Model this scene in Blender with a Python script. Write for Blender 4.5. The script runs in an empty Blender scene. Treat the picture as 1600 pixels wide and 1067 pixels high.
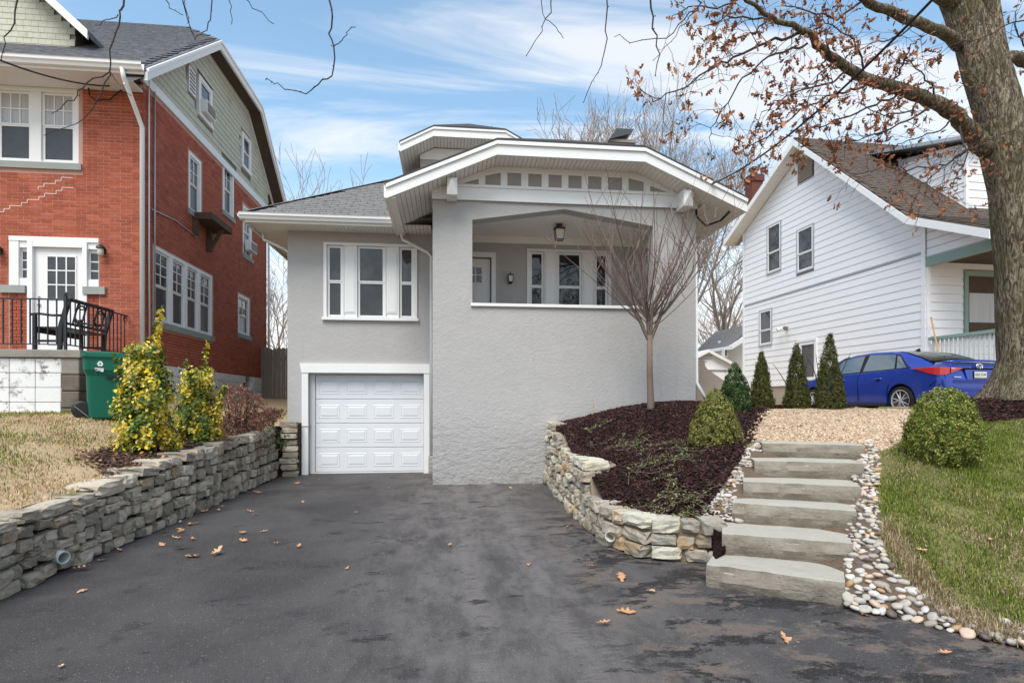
import bpy, math, random
import numpy as np
from mathutils import Vector, Matrix, Euler

R = math.radians
scene = bpy.context.scene
COL = scene.collection

# ---------------------------------------------------------------- camera
EYE = 1.57            # eye height above the driveway
FPX, HZ = 900.0, 629.0
YAW = math.atan(100.0 / FPX)
cam = bpy.data.cameras.new('camera')
camo = bpy.data.objects.new('camera', cam)
COL.objects.link(camo)
cam.sensor_width = 36.0
cam.lens = 36.0 * FPX / 1600.0
cam.shift_y = (HZ - 533.5) / 1600.0
cam.clip_start = 0.05
cam.clip_end = 3000
camo.location = (0, 0, EYE)
camo.rotation_euler = (R(90), 0, -YAW)
scene.camera = camo

# ---------------------------------------------------------------- sky and sun
SUN_EL, SUN_AZ = R(56), R(206)      # azimuth clockwise from +Y
world = bpy.data.worlds.new('World')
scene.world = world
world.use_nodes = True
wn, wl = world.node_tree.nodes, world.node_tree.links
wn.clear()
w_out = wn.new('ShaderNodeOutputWorld')
w_bg = wn.new('ShaderNodeBackground')
w_bg.inputs['Strength'].default_value = 0.15
sky = wn.new('ShaderNodeTexSky')
sky.sky_type = 'NISHITA'
sky.sun_disc = False
sky.sun_elevation = SUN_EL
sky.sun_rotation = SUN_AZ
sky.air_density = 1.0
sky.dust_density = 0.6
sky.ozone_density = 2.0
tc = wn.new('ShaderNodeTexCoord')
sep = wn.new('ShaderNodeSeparateXYZ')
wl.new(tc.outputs['Generated'], sep.inputs[0])
def wmath(op, a, b=None, clamp=False):
    n = wn.new('ShaderNodeMath'); n.operation = op; n.use_clamp = clamp
    for i, v in enumerate((a, b)):
        if v is None: continue
        if isinstance(v, (int, float)): n.inputs[i].default_value = v
        else: wl.new(v, n.inputs[i])
    return n.outputs[0]
zc = wmath('ADD', wmath('MAXIMUM', sep.outputs['Z'], 0.0), 0.18)
cxn = wn.new('ShaderNodeCombineXYZ')
wl.new(wmath('DIVIDE', sep.outputs['X'], zc), cxn.inputs['X'])
wl.new(wmath('DIVIDE', sep.outputs['Y'], zc), cxn.inputs['Y'])
mp = wn.new('ShaderNodeMapping')
mp.inputs['Rotation'].default_value = (0, 0, R(-14))
mp.inputs['Scale'].default_value = (0.45, 2.3, 1)
wl.new(cxn.outputs[0], mp.inputs[0])
nz = wn.new('ShaderNodeTexNoise')
nz.inputs['Scale'].default_value = 1.25
nz.inputs['Detail'].default_value = 7
nz.inputs['Roughness'].default_value = 0.58
nz.inputs['Distortion'].default_value = 0.9
wl.new(mp.outputs[0], nz.inputs['Vector'])
cr = wn.new('ShaderNodeMapRange'); cr.interpolation_type = 'SMOOTHSTEP'
cr.inputs['From Min'].default_value = 0.42
cr.inputs['From Max'].default_value = 0.62
cr.inputs['To Max'].default_value = 0.74
wl.new(nz.outputs['Fac'], cr.inputs['Value'])
hr = wn.new('ShaderNodeMapRange'); hr.interpolation_type = 'SMOOTHSTEP'
hr.inputs['From Min'].default_value = 0.06
hr.inputs['From Max'].default_value = 0.40
hr.inputs['To Min'].default_value = 0.96
hr.inputs['To Max'].default_value = 0.05
wl.new(sep.outputs['Z'], hr.inputs['Value'])
inv = wmath('MULTIPLY', wmath('SUBTRACT', 1.0, cr.outputs[0]), wmath('SUBTRACT', 1.0, hr.outputs[0]))
fac = wmath('SUBTRACT', 1.0, inv, True)
tint = wn.new('ShaderNodeMix'); tint.data_type = 'RGBA'; tint.blend_type = 'MULTIPLY'
tint.inputs['Factor'].default_value = 1.0
tint.inputs['B'].default_value = (1.10, 1.25, 1.12, 1)     # thin high haze brightens the blue
wl.new(sky.outputs[0], tint.inputs['A'])
cm = wn.new('ShaderNodeMix'); cm.data_type = 'RGBA'
cm.inputs['B'].default_value = (4.45, 4.45, 4.55, 1)        # cloud white, in the sky's own units
wl.new(fac, cm.inputs['Factor'])
wl.new(tint.outputs['Result'], cm.inputs['A'])
wl.new(cm.outputs['Result'], w_bg.inputs['Color'])
wl.new(w_bg.outputs[0], w_out.inputs['Surface'])

sun = bpy.data.lights.new('sun', 'SUN')
sun.energy = 2.6
sun.angle = R(36)
sun.color = (1.0, 0.95, 0.88)
suno = bpy.data.objects.new('sun', sun)
COL.objects.link(suno)
suno.rotation_euler = (R(90) - SUN_EL, 0, R(180) - SUN_AZ + R(180))
suno.location = (-4, -8, 12)
_sd = Vector((math.sin(SUN_AZ) * math.cos(SUN_EL), math.cos(SUN_AZ) * math.cos(SUN_EL), math.sin(SUN_EL)))
suno.rotation_euler = (-_sd).to_track_quat('-Z', 'Y').to_euler()

vs = scene.view_settings
vs.view_transform = 'Standard'
vs.look = 'None'
vs.exposure = 0.68
vs.gamma = 1.0
vs.use_curve_mapping = False
scene.cycles.max_bounces = 8
scene.cycles.diffuse_bounces = 5
scene.cycles.use_denoising = True

# ---------------------------------------------------------------- helpers
rng = random.Random(7)
nrg = np.random.default_rng(11)
BASE = {}

def ray(px, py, a=YAW):
    u = (px - 800) / FPX; v = (HZ - py) / FPX
    s, c = math.sin(a), math.cos(a)
    return s + c * u, c - s * u, v
def UD(px, py, d, a=YAW):
    x, y, v = ray(px, py, a); return Vector((d * x, d * y, EYE + d * v))
def UY(px, py, Y, a=YAW):
    x, y, v = ray(px, py, a); return UD(px, py, Y / y, a)
def UX(px, py, X, a=YAW):
    x, y, v = ray(px, py, a); return UD(px, py, X / x, a)
def UZ(px, py, z, a=YAW):
    x, y, v = ray(px, py, a); return UD(px, py, (z - EYE) / v, a)

class Fr:
    """wall frame: s along the wall, z up, n outwards"""
    def __init__(self, o, s, n, up=(0, 0, 1)):
        self.o, self.s, self.n, self.u = Vector(o), Vector(s).normalized(), Vector(n).normalized(), Vector(up).normalized()
    def p(self, s, z, n=0.0):
        return self.o + self.s * s + self.u * z + self.n * n

class MB:
    def __init__(self): self.v, self.f = [], []
    def vert(self, p): self.v.append(tuple(p)); return len(self.v) - 1
    def face(self, pts):
        i = len(self.v); self.v += [tuple(p) for p in pts]; self.f.append(tuple(range(i, i + len(pts)))); return self
    def hexa(self, c):
        i = len(self.v); self.v += [tuple(p) for p in c]
        for q in ((0, 3, 2, 1), (4, 5, 6, 7), (0, 1, 5, 4), (1, 2, 6, 5), (2, 3, 7, 6), (3, 0, 4, 7)):
            self.f.append(tuple(i + k for k in q))
        return self
    def box(self, x0, x1, y0, y1, z0, z1):
        return self.hexa([(x0, y0, z0), (x1, y0, z0), (x1, y1, z0), (x0, y1, z0), (x0, y0, z1), (x1, y0, z1), (x1, y1, z1), (x0, y1, z1)])
    def fbox(self, fr, s0, s1, z0, z1, n0, n1):
        return self.hexa([fr.p(s0, z0, n1), fr.p(s1, z0, n1), fr.p(s1, z0, n0), fr.p(s0, z0, n0), fr.p(s0, z1, n1), fr.p(s1, z1, n1), fr.p(s1, z1, n0), fr.p(s0, z1, n0)])
    def prism(self, a, b):
        """solid between polygon a and the matching polygon b"""
        i = len(self.v); n = len(a); self.v += [tuple(p) for p in a] + [tuple(p) for p in b]
        self.f.append(tuple(range(i, i + n))); self.f.append(tuple(range(i + 2 * n - 1, i + n - 1, -1)))
        for k in range(n):
            k2 = (k + 1) % n; self.f.append((i + k2, i + k, i + n + k, i + n + k2))
        return self
    def fpoly(self, fr, poly, n0, n1):
        return self.prism([fr.p(s, z, n1) for s, z in poly], [fr.p(s, z, n0) for s, z in poly])
    def slab(self, poly, th):
        return self.prism([Vector(p) for p in poly], [Vector(p) - Vector((0, 0, th)) for p in poly])
    def tube(self, pts, rad, n=6, cap=True):
        pts = [Vector(p) for p in pts]
        if isinstance(rad, (int, float)): rad = [rad] * len(pts)
        base = len(self.v); ref = None
        for k, p in enumerate(pts):
            t = (pts[min(k + 1, len(pts) - 1)] - pts[max(k - 1, 0)])
            if t.length < 1e-9: t = Vector((0, 0, 1))
            t.normalize()
            if ref is None:
                ref = t.orthogonal().normalized()
            else:
                ref = (ref - t * ref.dot(t))
                ref = ref.normalized() if ref.length > 1e-6 else t.orthogonal().normalized()
            b = t.cross(ref)
            for j in range(n):
                a = 2 * math.pi * j / n
                self.v.append(tuple(p + (ref * math.cos(a) + b * math.sin(a)) * rad[k]))
        for k in range(len(pts) - 1):
            for j in range(n):
                j2 = (j + 1) % n
                self.f.append((base + k * n + j, base + k * n + j2, base + (k + 1) * n + j2, base + (k + 1) * n + j))
        if cap:
            self.f.append(tuple(base + j for j in range(n - 1, -1, -1)))
            e = base + (len(pts) - 1) * n
            self.f.append(tuple(e + j for j in range(n)))
        return self
    def lathe(self, c, prof, n=16, axis=(0, 0, 1)):
        """prof: list of (radius, height)"""
        ax = Vector(axis).normalized(); e1 = ax.orthogonal().normalized(); e2 = ax.cross(e1); c = Vector(c)
        base = len(self.v)
        for r, h in prof:
            for j in range(n):
                a = 2 * math.pi * j / n
                self.v.append(tuple(c + ax * h + (e1 * math.cos(a) + e2 * math.sin(a)) * r))
        for k in range(len(prof) - 1):
            for j in range(n):
                j2 = (j + 1) % n
                self.f.append((base + k * n + j, base + k * n + j2, base + (k + 1) * n + j2, base + (k + 1) * n + j))
        self.f.append(tuple(base + j for j in range(n - 1, -1, -1)))
        e = base + (len(prof) - 1) * n
        self.f.append(tuple(e + j for j in range(n)))
        return self
    def ball(self, c, r, n=8, m=6):
        prof = [(max(1e-4, r * math.sin(math.pi * k / m)), -r * math.cos(math.pi * k / m)) for k in range(m + 1)]
        return self.lathe(c, prof, n)
    def grid(self, rows):
        base = len(self.v); nc = len(rows[0])
        for r in rows: self.v += [tuple(p) for p in r]
        for i in range(len(rows) - 1):
            for j in range(nc - 1):
                a = base + i * nc + j
                self.f.append((a, a + 1, a + nc + 1, a + nc))
        return self
    def build(self, name, mat, parent=None, smooth=False, bevel=0, origin=None):
        va = np.array(self.v, dtype=float)
        lo, hi = va.min(0), va.max(0)
        c = Vector(((lo[0] + hi[0]) / 2, (lo[1] + hi[1]) / 2, lo[2] if parent is None else (lo[2] + hi[2]) / 2))
        if origin is not None: c = Vector(origin)
        me = bpy.data.meshes.new(name)
        me.from_pydata((va - np.array(c)).tolist(), [], self.f)
        me.materials.append(mat)
        if smooth: me.polygons.foreach_set('use_smooth', [True] * len(me.polygons))
        me.update()
        o = bpy.data.objects.new(name, me)
        COL.objects.link(o)
        place(o, c, parent)
        if bevel:
            m = o.modifiers.new('bevel', 'BEVEL'); m.width = bevel; m.segments = 2; m.limit_method = 'ANGLE'; m.angle_limit = R(40)
        return o

def place(o, c, parent=None):
    c = Vector(c)
    BASE[o.name] = c
    if parent is None: o.location = c
    else:
        o.parent = parent; o.location = c - BASE[parent.name]

def thing(name, base, label, cat, group=None, rot=None):
    """Empty at a thing's base; rot turns the building frame about the world's vertical axis through the origin"""
    o = bpy.data.objects.new(name, None); o.empty_display_size = 0.2
    COL.objects.link(o)
    BASE[o.name] = Vector(base)
    if rot:
        o.location = Matrix.Rotation(rot, 3, 'Z') @ Vector(base); o.rotation_euler = (0, 0, rot)
    else: o.location = base
    return tag(o, label, cat, group)
def tag(o, label=None, cat=None, group=None, kind=None):
    if label: o['label'] = label
    if cat: o['category'] = cat
    if group: o['group'] = group
    if kind: o['kind'] = kind
    return o
def struct(o): o['kind'] = 'structure'; return o

def np_obj(name, V, F, mat, parent=None, col=None, smooth=False, kind=None, origin=(0, 0, 0)):
    """mesh from numpy arrays; F is (n,k); col per-vertex colour"""
    V = np.asarray(V, dtype=np.float32); F = np.asarray(F, dtype=np.int32)
    me = bpy.data.meshes.new(name)
    me.vertices.add(len(V)); me.vertices.foreach_set('co', (V - np.array(origin, dtype=np.float32)).ravel())
    n, k = F.shape
    me.loops.add(n * k); me.loops.foreach_set('vertex_index', F.ravel())
    me.polygons.add(n); me.polygons.foreach_set('loop_start', np.arange(0, n * k, k, dtype=np.int32))
    me.materials.append(mat)
    me.update(calc_edges=True)
    me.polygons.foreach_set('use_smooth', np.full(n, bool(smooth)))
    if col is not None:
        ca = me.color_attributes.new('Col', 'FLOAT_COLOR', 'POINT')
        c4 = np.ones((len(V), 4), dtype=np.float32); c4[:, :3] = col
        ca.data.foreach_set('color', c4.ravel())
    me.validate()
    o = bpy.data.objects.new(name, me); COL.objects.link(o)
    place(o, origin, parent)
    if kind: o['kind'] = kind
    return o

def scatter(name, T, TF, pos, axes, scl, mat, col=None, **kw):
    """copies of template (T verts, TF faces) at pos with axes (n,3,3 rows = local x,y,z) and scl (n,3), merged in one mesh"""
    T = np.asarray(T, dtype=np.float32); TF = np.asarray(TF, dtype=np.int32)
    n, m = len(pos), len(T)
    L = T[None] * np.asarray(scl, dtype=np.float32)[:, None, :]
    W = np.einsum('nmk,nkj->nmj', L, np.asarray(axes, dtype=np.float32)) + np.asarray(pos, dtype=np.float32)[:, None, :]
    F = (TF[None] + (np.arange(n) * m)[:, None, None]).reshape(-1, TF.shape[1])
    c = None if col is None else np.repeat(col, m, axis=0)
    return np_obj(name, W.reshape(-1, 3), F, mat, col=c, **kw)
def rand_axes(n, tilt=None):
    """random orthonormal frames; with tilt the z axis stays within about tilt of vertical"""
    if tilt is None: z = nrg.normal(size=(n, 3))
    else: z = np.stack([nrg.normal(size=n) * tilt, nrg.normal(size=n) * tilt, np.ones(n)], 1)
    z /= np.linalg.norm(z, axis=1, keepdims=True)
    r = nrg.normal(size=(n, 3)); x = np.cross(r, z); x /= np.linalg.norm(x, axis=1, keepdims=True)
    return np.stack([x, np.cross(z, x), z], 1)
def inpoly(P, poly):
    P = np.asarray(P); poly = np.asarray(poly); x, y = P[:, 0], P[:, 1]
    c = np.zeros(len(P), bool); j = len(poly) - 1
    for i in range(len(poly)):
        xi, yi = poly[i]; xj, yj = poly[j]
        c ^= ((yi > y) != (yj > y)) & (x < (xj - xi) * (y - yi) / (yj - yi + 1e-12) + xi)
        j = i
    return c

# unit meshes shared by alike pieces
def unit_box_mesh(name, mat, ch=0.0):
    me = bpy.data.meshes.new(name)
    if ch == 0:
        v = [(x, y, z) for z in (-.5, .5) for y in (-.5, .5) for x in (-.5, .5)]
        f = [(0, 2, 3, 1), (4, 5, 7, 6), (0, 1, 5, 4), (1, 3, 7, 5), (3, 2, 6, 7), (2, 0, 4, 6)]
        me.from_pydata(v, [], f)
    me.materials.append(mat); me.update(); return me
UBOX = [(x, y, z) for z in (-.5, .5) for y in (-.5, .5) for x in (-.5, .5)]
UBOXF = [(0, 2, 3, 1), (4, 5, 7, 6), (0, 1, 5, 4), (1, 3, 7, 5), (3, 2, 6, 7), (2, 0, 4, 6)]

def pieces(name, stuff_name, items, mat, parent, limit=300, label=None):
    """items: (centre, axes 3x3 rows, size) boxes; the first `limit` are parts of their own, the rest one part"""
    me = unit_box_mesh(name, mat)
    for c, ax, sz in items[:limit]:
        o = bpy.data.objects.new(name, me); COL.objects.link(o)
        M = Matrix(ax).transposed().to_4x4()
        o.parent = parent
        o.matrix_local = Matrix.Translation(Vector(c) - BASE[parent.name]) @ M @ Matrix.Diagonal((*sz, 1))
    if len(items) > limit:
        rest = items[limit:]
        scatter(stuff_name, UBOX, UBOXF, np.array([tuple(i[0]) for i in rest]), np.array([[tuple(r) for r in i[1]] for i in rest]),
                np.array([i[2] for i in rest]), mat, parent=parent, kind='stuff', origin=tuple(rest[0][0]))

# ---------------------------------------------------------------- materials
class NT:
    def __init__(self, name):
        self.m = bpy.data.materials.new(name); self.m.use_nodes = True
        self.n, self.l = self.m.node_tree.nodes, self.m.node_tree.links
        self.b = self.n['Principled BSDF']
        self.geo = self.n.new('ShaderNodeNewGeometry')
        self.pos = self.geo.outputs['Position']
    def link(self, a, b): self.l.new(a, b)
    def val(self, sock, v):
        if hasattr(v, 'is_linked'): self.l.new(v, sock)
        elif isinstance(v, (tuple, list)) and len(v) == 3 and sock.type == 'RGBA': sock.default_value = (*v, 1)
        else: sock.default_value = v
    def mapped(self, scale=(1, 1, 1), rot=(0, 0, 0), vec=None):
        m = self.n.new('ShaderNodeMapping'); m.inputs['Scale'].default_value = scale; m.inputs['Rotation'].default_value = rot
        self.l.new(vec or self.pos, m.inputs[0]); return m.outputs[0]
    def noise(self, scale, detail=4, rough=0.6, vec=None, dist=0.0):
        t = self.n.new('ShaderNodeTexNoise'); t.inputs['Scale'].default_value = scale; t.inputs['Detail'].default_value = detail
        t.inputs['Roughness'].default_value = rough; t.inputs['Distortion'].default_value = dist
        self.l.new(vec or self.pos, t.inputs['Vector']); return t.outputs['Fac']
    def voro(self, scale, vec=None, out='Distance', feature='F1'):
        t = self.n.new('ShaderNodeTexVoronoi'); t.feature = feature; t.inputs['Scale'].default_value = scale
        self.l.new(vec or self.pos, t.inputs['Vector']); return t.outputs[out]
    def ramp(self, f, a, b, lo=0.0, hi=1.0, smooth=True):
        r = self.n.new('ShaderNodeMapRange'); r.interpolation_type = 'SMOOTHSTEP' if smooth else 'LINEAR'
        for k, v in zip(('From Min', 'From Max', 'To Min', 'To Max'), (a, b, lo, hi)): r.inputs[k].default_value = v
        self.l.new(f, r.inputs['Value']); return r.outputs[0]
    def mix(self, f, a, b, blend='MIX'):
        m = self.n.new('ShaderNodeMix'); m.data_type = 'RGBA'; m.blend_type = blend
        self.val(m.inputs['Factor'], f); self.val(m.inputs['A'], a); self.val(m.inputs['B'], b); return m.outputs['Result']
    def math(self, op, a, b=0.0):
        m = self.n.new('ShaderNodeMath'); m.operation = op; self.val(m.inputs[0], a); self.val(m.inputs[1], b); return m.outputs[0]
    def sepz(self):
        s = self.n.new('ShaderNodeSeparateXYZ'); self.l.new(self.pos, s.inputs[0]); return s.outputs
    def objrand(self): return self.n.new('ShaderNodeObjectInfo').outputs['Random']
    def attr(self, name='Col'):
        a = self.n.new('ShaderNodeAttribute'); a.attribute_name = name; return a.outputs['Color']
    def bump(self, h, strength=0.4, dist=0.01, prev=None):
        b = self.n.new('ShaderNodeBump'); b.inputs['Strength'].default_value = strength; b.inputs['Distance'].default_value = dist
        self.l.new(h, b.inputs['Height'])
        if prev is not None: self.l.new(prev, b.inputs['Normal'])
        self.l.new(b.outputs[0], self.b.inputs['Normal']); return b.outputs[0]
    def done(self, color=None, rough=0.7, spec=0.3, metal=0.0, **kw):
        if color is not None: self.val(self.b.inputs['Base Color'], color)
        self.val(self.b.inputs['Roughness'], rough); self.val(self.b.inputs['Specular IOR Level'], spec); self.val(self.b.inputs['Metallic'], metal)
        for k, v in kw.items(): self.val(self.b.inputs[k.replace('_', ' ')], v)
        return self.m

def plain(name, c, var=0.12, scale=6, rough=0.6, spec=0.3, bump=0.0, bscale=60, bdist=0.004, metal=0.0, dirt=None, dirt_amt=0.5):
    t = NT(name)
    col = t.mix(t.noise(scale, 5), tuple(x * (1 - var) for x in c), tuple(min(1, x * (1 + var)) for x in c))
    if dirt is not None:
        col = t.mix(t.math('MULTIPLY', t.ramp(t.noise(scale * 0.35, 6, 0.7), 0.5, 0.75), dirt_amt), col, dirt)
    if bump: t.bump(t.noise(bscale, 4), bump, bdist)
    return t.done(col, rough, spec, metal)

M = {}
def mats():
    # painted stucco
    t = NT('stucco_grey')
    s = t.sepz()
    n1 = t.noise(17, 7, 0.66, dist=.5); n2 = t.noise(70, 4, 0.6); big = t.noise(2.2, 5, 0.6, vec=t.mapped((1, 1, 2.6)))
    lowz = t.ramp(s['Z'], 0.2, 2.0, 1.0, 0.0)          # rougher parge coat near the ground
    h = t.math('ADD', t.math('MULTIPLY', n1, 1.0), t.math('MULTIPLY', n2, 0.35))
    b0 = t.bump(h, 0.5, 0.026)
    rough_h = t.math('MULTIPLY', t.noise(7, 9, 0.72, vec=t.mapped((0.8, 0.8, 1.5)), dist=0.8), lowz)
    b1 = t.bump(rough_h, 0.7, 0.09, b0)
    crack = t.n.new('ShaderNodeTexVoronoi'); crack.feature = 'DISTANCE_TO_EDGE'; crack.inputs['Scale'].default_value = .9
    wv = t.n.new('ShaderNodeMix'); wv.data_type = 'VECTOR'; wv.inputs['Factor'].default_value = .10
    nzv = t.n.new('ShaderNodeTexNoise'); nzv.inputs['Scale'].default_value = 3.0; nzv.inputs['Detail'].default_value = 6; t.link(t.mapped((1, 1, 2.2)), nzv.inputs['Vector'])
    t.link(t.mapped((1, 1, 2.2)), wv.inputs['A']); t.link(nzv.outputs['Color'], wv.inputs['B']); t.link(wv.outputs['Result'], crack.inputs['Vector'])
    ck = t.math('MULTIPLY', t.ramp(crack.outputs['Distance'], .004, .0, 0, 1), t.math('MULTIPLY', t.ramp(t.noise(.9, 3), .50, .58), t.ramp(s['Z'], .3, 1.9, .8, .15)))
    col = t.mix(big, (0.395, 0.378, 0.364), (0.455, 0.438, 0.424))
    col = t.mix(t.ramp(t.noise(1.1, 5), 0.52, 0.8, 0, 0.3), col, (0.43, 0.425, 0.43))
    col = t.mix(t.math('MULTIPLY', t.ramp(t.noise(1.3, 6, .65, vec=t.mapped((5, 5, .5))), .52, .75), .22), col, (0.33, 0.31, 0.295))
    splash = t.math('MULTIPLY', t.ramp(s['Z'], .02, .35, 1, 0), t.ramp(t.noise(7, 6, .7), .4, .65))
    col = t.mix(t.math('MULTIPLY', splash, .55), col, (0.23, 0.205, 0.185)); col = t.mix(ck, col, (0.17, 0.155, 0.145))
    M['stucco'] = t.done(col, 0.85, 0.2)
    M['white'] = plain('white_paint', (0.76, 0.755, 0.74), 0.04, 3, 0.45, 0.35, 0.05, 30, dirt=(0.62, 0.60, 0.56), dirt_amt=0.22)
    M['white_metal'] = plain('white_aluminium', (0.80, 0.80, 0.80), 0.03, 2, 0.3, 0.5)
    M['soffit'] = plain('soffit_board', (0.80, 0.77, 0.72), 0.06, 3, 0.5, 0.3)
    M['groove'] = plain('soffit_gap', (0.16, 0.15, 0.14), 0.1)
    M['ceiling'] = plain('porch_ceiling_paint', (0.84, 0.81, 0.76), 0.04, 3, 0.5)
    M['panelgrey'] = plain('gable_panel_grey', (0.30, 0.28, 0.262), 0.08, 5, 0.8, 0.2, 0.3, 40)
    M['door_white'] = plain('garage_door_enamel', (0.70, 0.71, 0.73), 0.025, 1.5, 0.35, 0.4, dirt=(0.66, 0.65, 0.62), dirt_amt=0.25)
    # glass
    def glass(name, c, c2, rough=0.02):
        t = NT(name)
        return t.done(t.mix(t.ramp(t.noise(2.3, 3), .35, .7), c, c2), rough, 0.5, 0.0, IOR=1.62)
    M['glass'] = glass('window_glass', (0.025, 0.028, 0.032), (0.07, 0.072, 0.075))
    M['glass_dark'] = glass('porch_glass', (0.010, 0.011, 0.012), (0.03, 0.03, 0.03))
    t = NT('screen_glass')
    M['screen'] = t.done(t.mix(t.noise(3, 3), (0.035, 0.036, 0.04), (0.085, 0.085, 0.09)), 0.25, 0.35)
    t = NT('curtained_glass')
    w = t.noise(1.0, 2, vec=t.mapped((26, 26, 0.8)))
    M['curtain'] = t.done(t.mix(w, (0.26, 0.26, 0.27), (0.50, 0.50, 0.51)), 0.12, 0.6)
    M['lace'] = t.done(t.mix(w, (0.3, 0.3, 0.3), (0.55, 0.55, 0.55)), 0.2, 0.5)
    # shingles
    def shingle(name, a, b, c):
        t = NT(name)
        f = t.noise(7, 3, vec=t.mapped((1, 1, 1)))
        g = t.noise(140, 2)
        col = t.mix(t.ramp(f, .3, .7), a, b); col = t.mix(t.ramp(g, .45, .7, 0, .5), col, c)
        t.bump(g, 0.4, 0.003)
        return t.done(col, 0.92, 0.15)
    M['shingle_grey'] = shingle('asphalt_shingle_grey', (0.135, 0.13, 0.128), (0.195, 0.19, 0.185), (0.27, 0.265, 0.26))
    M['shingle_dark'] = shingle('asphalt_shingle_charcoal', (0.075, 0.078, 0.085), (0.15, 0.152, 0.16), (0.2, 0.2, 0.205))
    M['shingle_brown'] = shingle('asphalt_shingle_brown', (0.062, 0.046, 0.037), (0.125, 0.095, 0.078), (0.16, 0.13, 0.11))
    M['roof_edge'] = plain('roof_edge_dark', (0.045, 0.042, 0.042), 0.2)
    # brick
    t = NT('red_brick')
    p = t.n.new('ShaderNodeVectorMath'); p.operation = 'SNAP'; t.link(t.pos, p.inputs[0]); p.inputs[1].default_value = (0.215, 0.215, 0.0677)
    wn_ = t.n.new('ShaderNodeTexWhiteNoise'); t.link(p.outputs[0], wn_.inputs['Vector'])
    col = t.mix(wn_.outputs['Value'], (0.27, 0.062, 0.034), (0.42, 0.112, 0.062))
    col = t.mix(t.ramp(t.noise(1.2, 5), .42, .72, 0, .5), col, (0.29, 0.072, 0.042))
    col = t.mix(t.ramp(t.noise(60, 4), .56, .72, 0, .4), col, (0.46, 0.16, 0.10))
    t.bump(t.noise(70, 4), 0.4, 0.004)
    M['brick'] = t.done(col, 0.85, 0.2)
    M['mortar'] = plain('red_mortar', (0.50, 0.30, 0.235), 0.25, 4, 0.9, 0.1, 0.4, 90)
    M['mortar_white'] = plain('repair_mortar', (0.66, 0.61, 0.56), 0.12, 8, 0.9)
    M['limestone'] = plain('sill_stone', (0.30, 0.31, 0.29), 0.12, 4, 0.8, 0.2, 0.2, 40, dirt=(0.2, 0.22, 0.18))
    t = NT('shake_siding')
    col = t.mix(t.noise(5, 4), (0.44, 0.435, 0.355), (0.60, 0.59, 0.485))
    col = t.mix(t.ramp(t.noise(1.6, 6, .7, vec=t.mapped((1, 1, 2))), .5, .72, 0, .5), col, (0.33, 0.305, 0.23))
    t.bump(t.noise(40, 4, vec=t.mapped((1, 1, .12))), 0.3, 0.004)
    M['shake'] = t.done(col, 0.85, 0.15)
    M['shake_back'] = plain('shake_gap', (0.20, 0.19, 0.15), 0.2)
    t = NT('painted_block')
    col = t.mix(t.noise(3, 5), (0.66, 0.66, 0.66), (0.76, 0.76, 0.75))
    s = t.sepz()
    wear = t.math('MULTIPLY', t.ramp(t.noise(6.5, 8, .72), .50, .62), t.ramp(t.noise(1.3, 4), .42, .6))
    col = t.mix(wear, col, (0.13, 0.10, 0.085))
    t.bump(t.noise(20, 6), 0.4, 0.012)
    M['block'] = t.done(col, 0.8, 0.2)
    t = NT('split_face_block')
    nn = t.noise(16, 8, .72)
    t.bump(nn, 0.9, 0.03)
    M['splitblock'] = t.done(t.mix(t.ramp(nn, .34, .44), (0.20, 0.19, 0.185), (0.78, 0.78, 0.78)), 0.85, 0.2)
    M['concrete'] = plain('old_concrete', (0.26, 0.235, 0.205), 0.25, 5, 0.9, 0.15, 0.4, 50, dirt=(0.12, 0.105, 0.09), dirt_amt=.7)
    M['concrete_dark'] = plain('stained_concrete', (0.15, 0.125, 0.105), 0.4, 4, 0.9, 0.15, 0.4, 50, dirt=(0.045, 0.037, 0.03), dirt_amt=.8)
    M['tan'] = plain('tan_parging', (0.37, 0.305, 0.25), 0.12, 6, 0.9, 0.15, 0.3, 40)
    M['iron'] = plain('black_iron', (0.018, 0.018, 0.024), 0.2, 9, 0.45, 0.5)
    M['lamp_black'] = plain('black_lamp_metal', (0.02, 0.018, 0.016), 0.2, 9, 0.4, 0.5)
    t = NT('lamp_glass'); M['lampglass'] = t.done((0.55, 0.52, 0.45), 0.1, 0.6)
    M['dark_wood'] = plain('weathered_wood', (0.095, 0.068, 0.05), 0.35, 8, 0.85, 0.15, 0.4, 40)
    t = NT('fence_board')
    col = t.mix(t.noise(2, 5, vec=t.mapped((14, 14, 1))), (0.17, 0.14, 0.105), (0.30, 0.255, 0.20))
    t.bump(t.noise(4, 5, vec=t.mapped((14, 14, .6))), .3, .006)
    M['fence'] = t.done(col, 0.9, 0.1)
    M['green_plastic'] = plain('green_bin_plastic', (0.002, 0.11, 0.068), 0.1, 3, 0.42, 0.4, 0.05, 60)
    M['black_plastic'] = plain('black_plastic', (0.014, 0.014, 0.015), 0.2, 9, 0.5, 0.4)
    M['print_white'] = plain('white_print', (0.75, 0.77, 0.77), 0.03, 3, 0.5)
    M['pvc'] = plain('drain_pipe_plastic', (0.52, 0.57, 0.55), 0.1, 6, 0.4, 0.4)
    M['pvc_white'] = plain('white_drain_pipe', (0.72, 0.70, 0.66), 0.1, 6, 0.4, 0.4)
    M['dark'] = plain('dark_cavity', (0.012, 0.012, 0.012), 0.1, 4, 0.9, 0.05)
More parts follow.
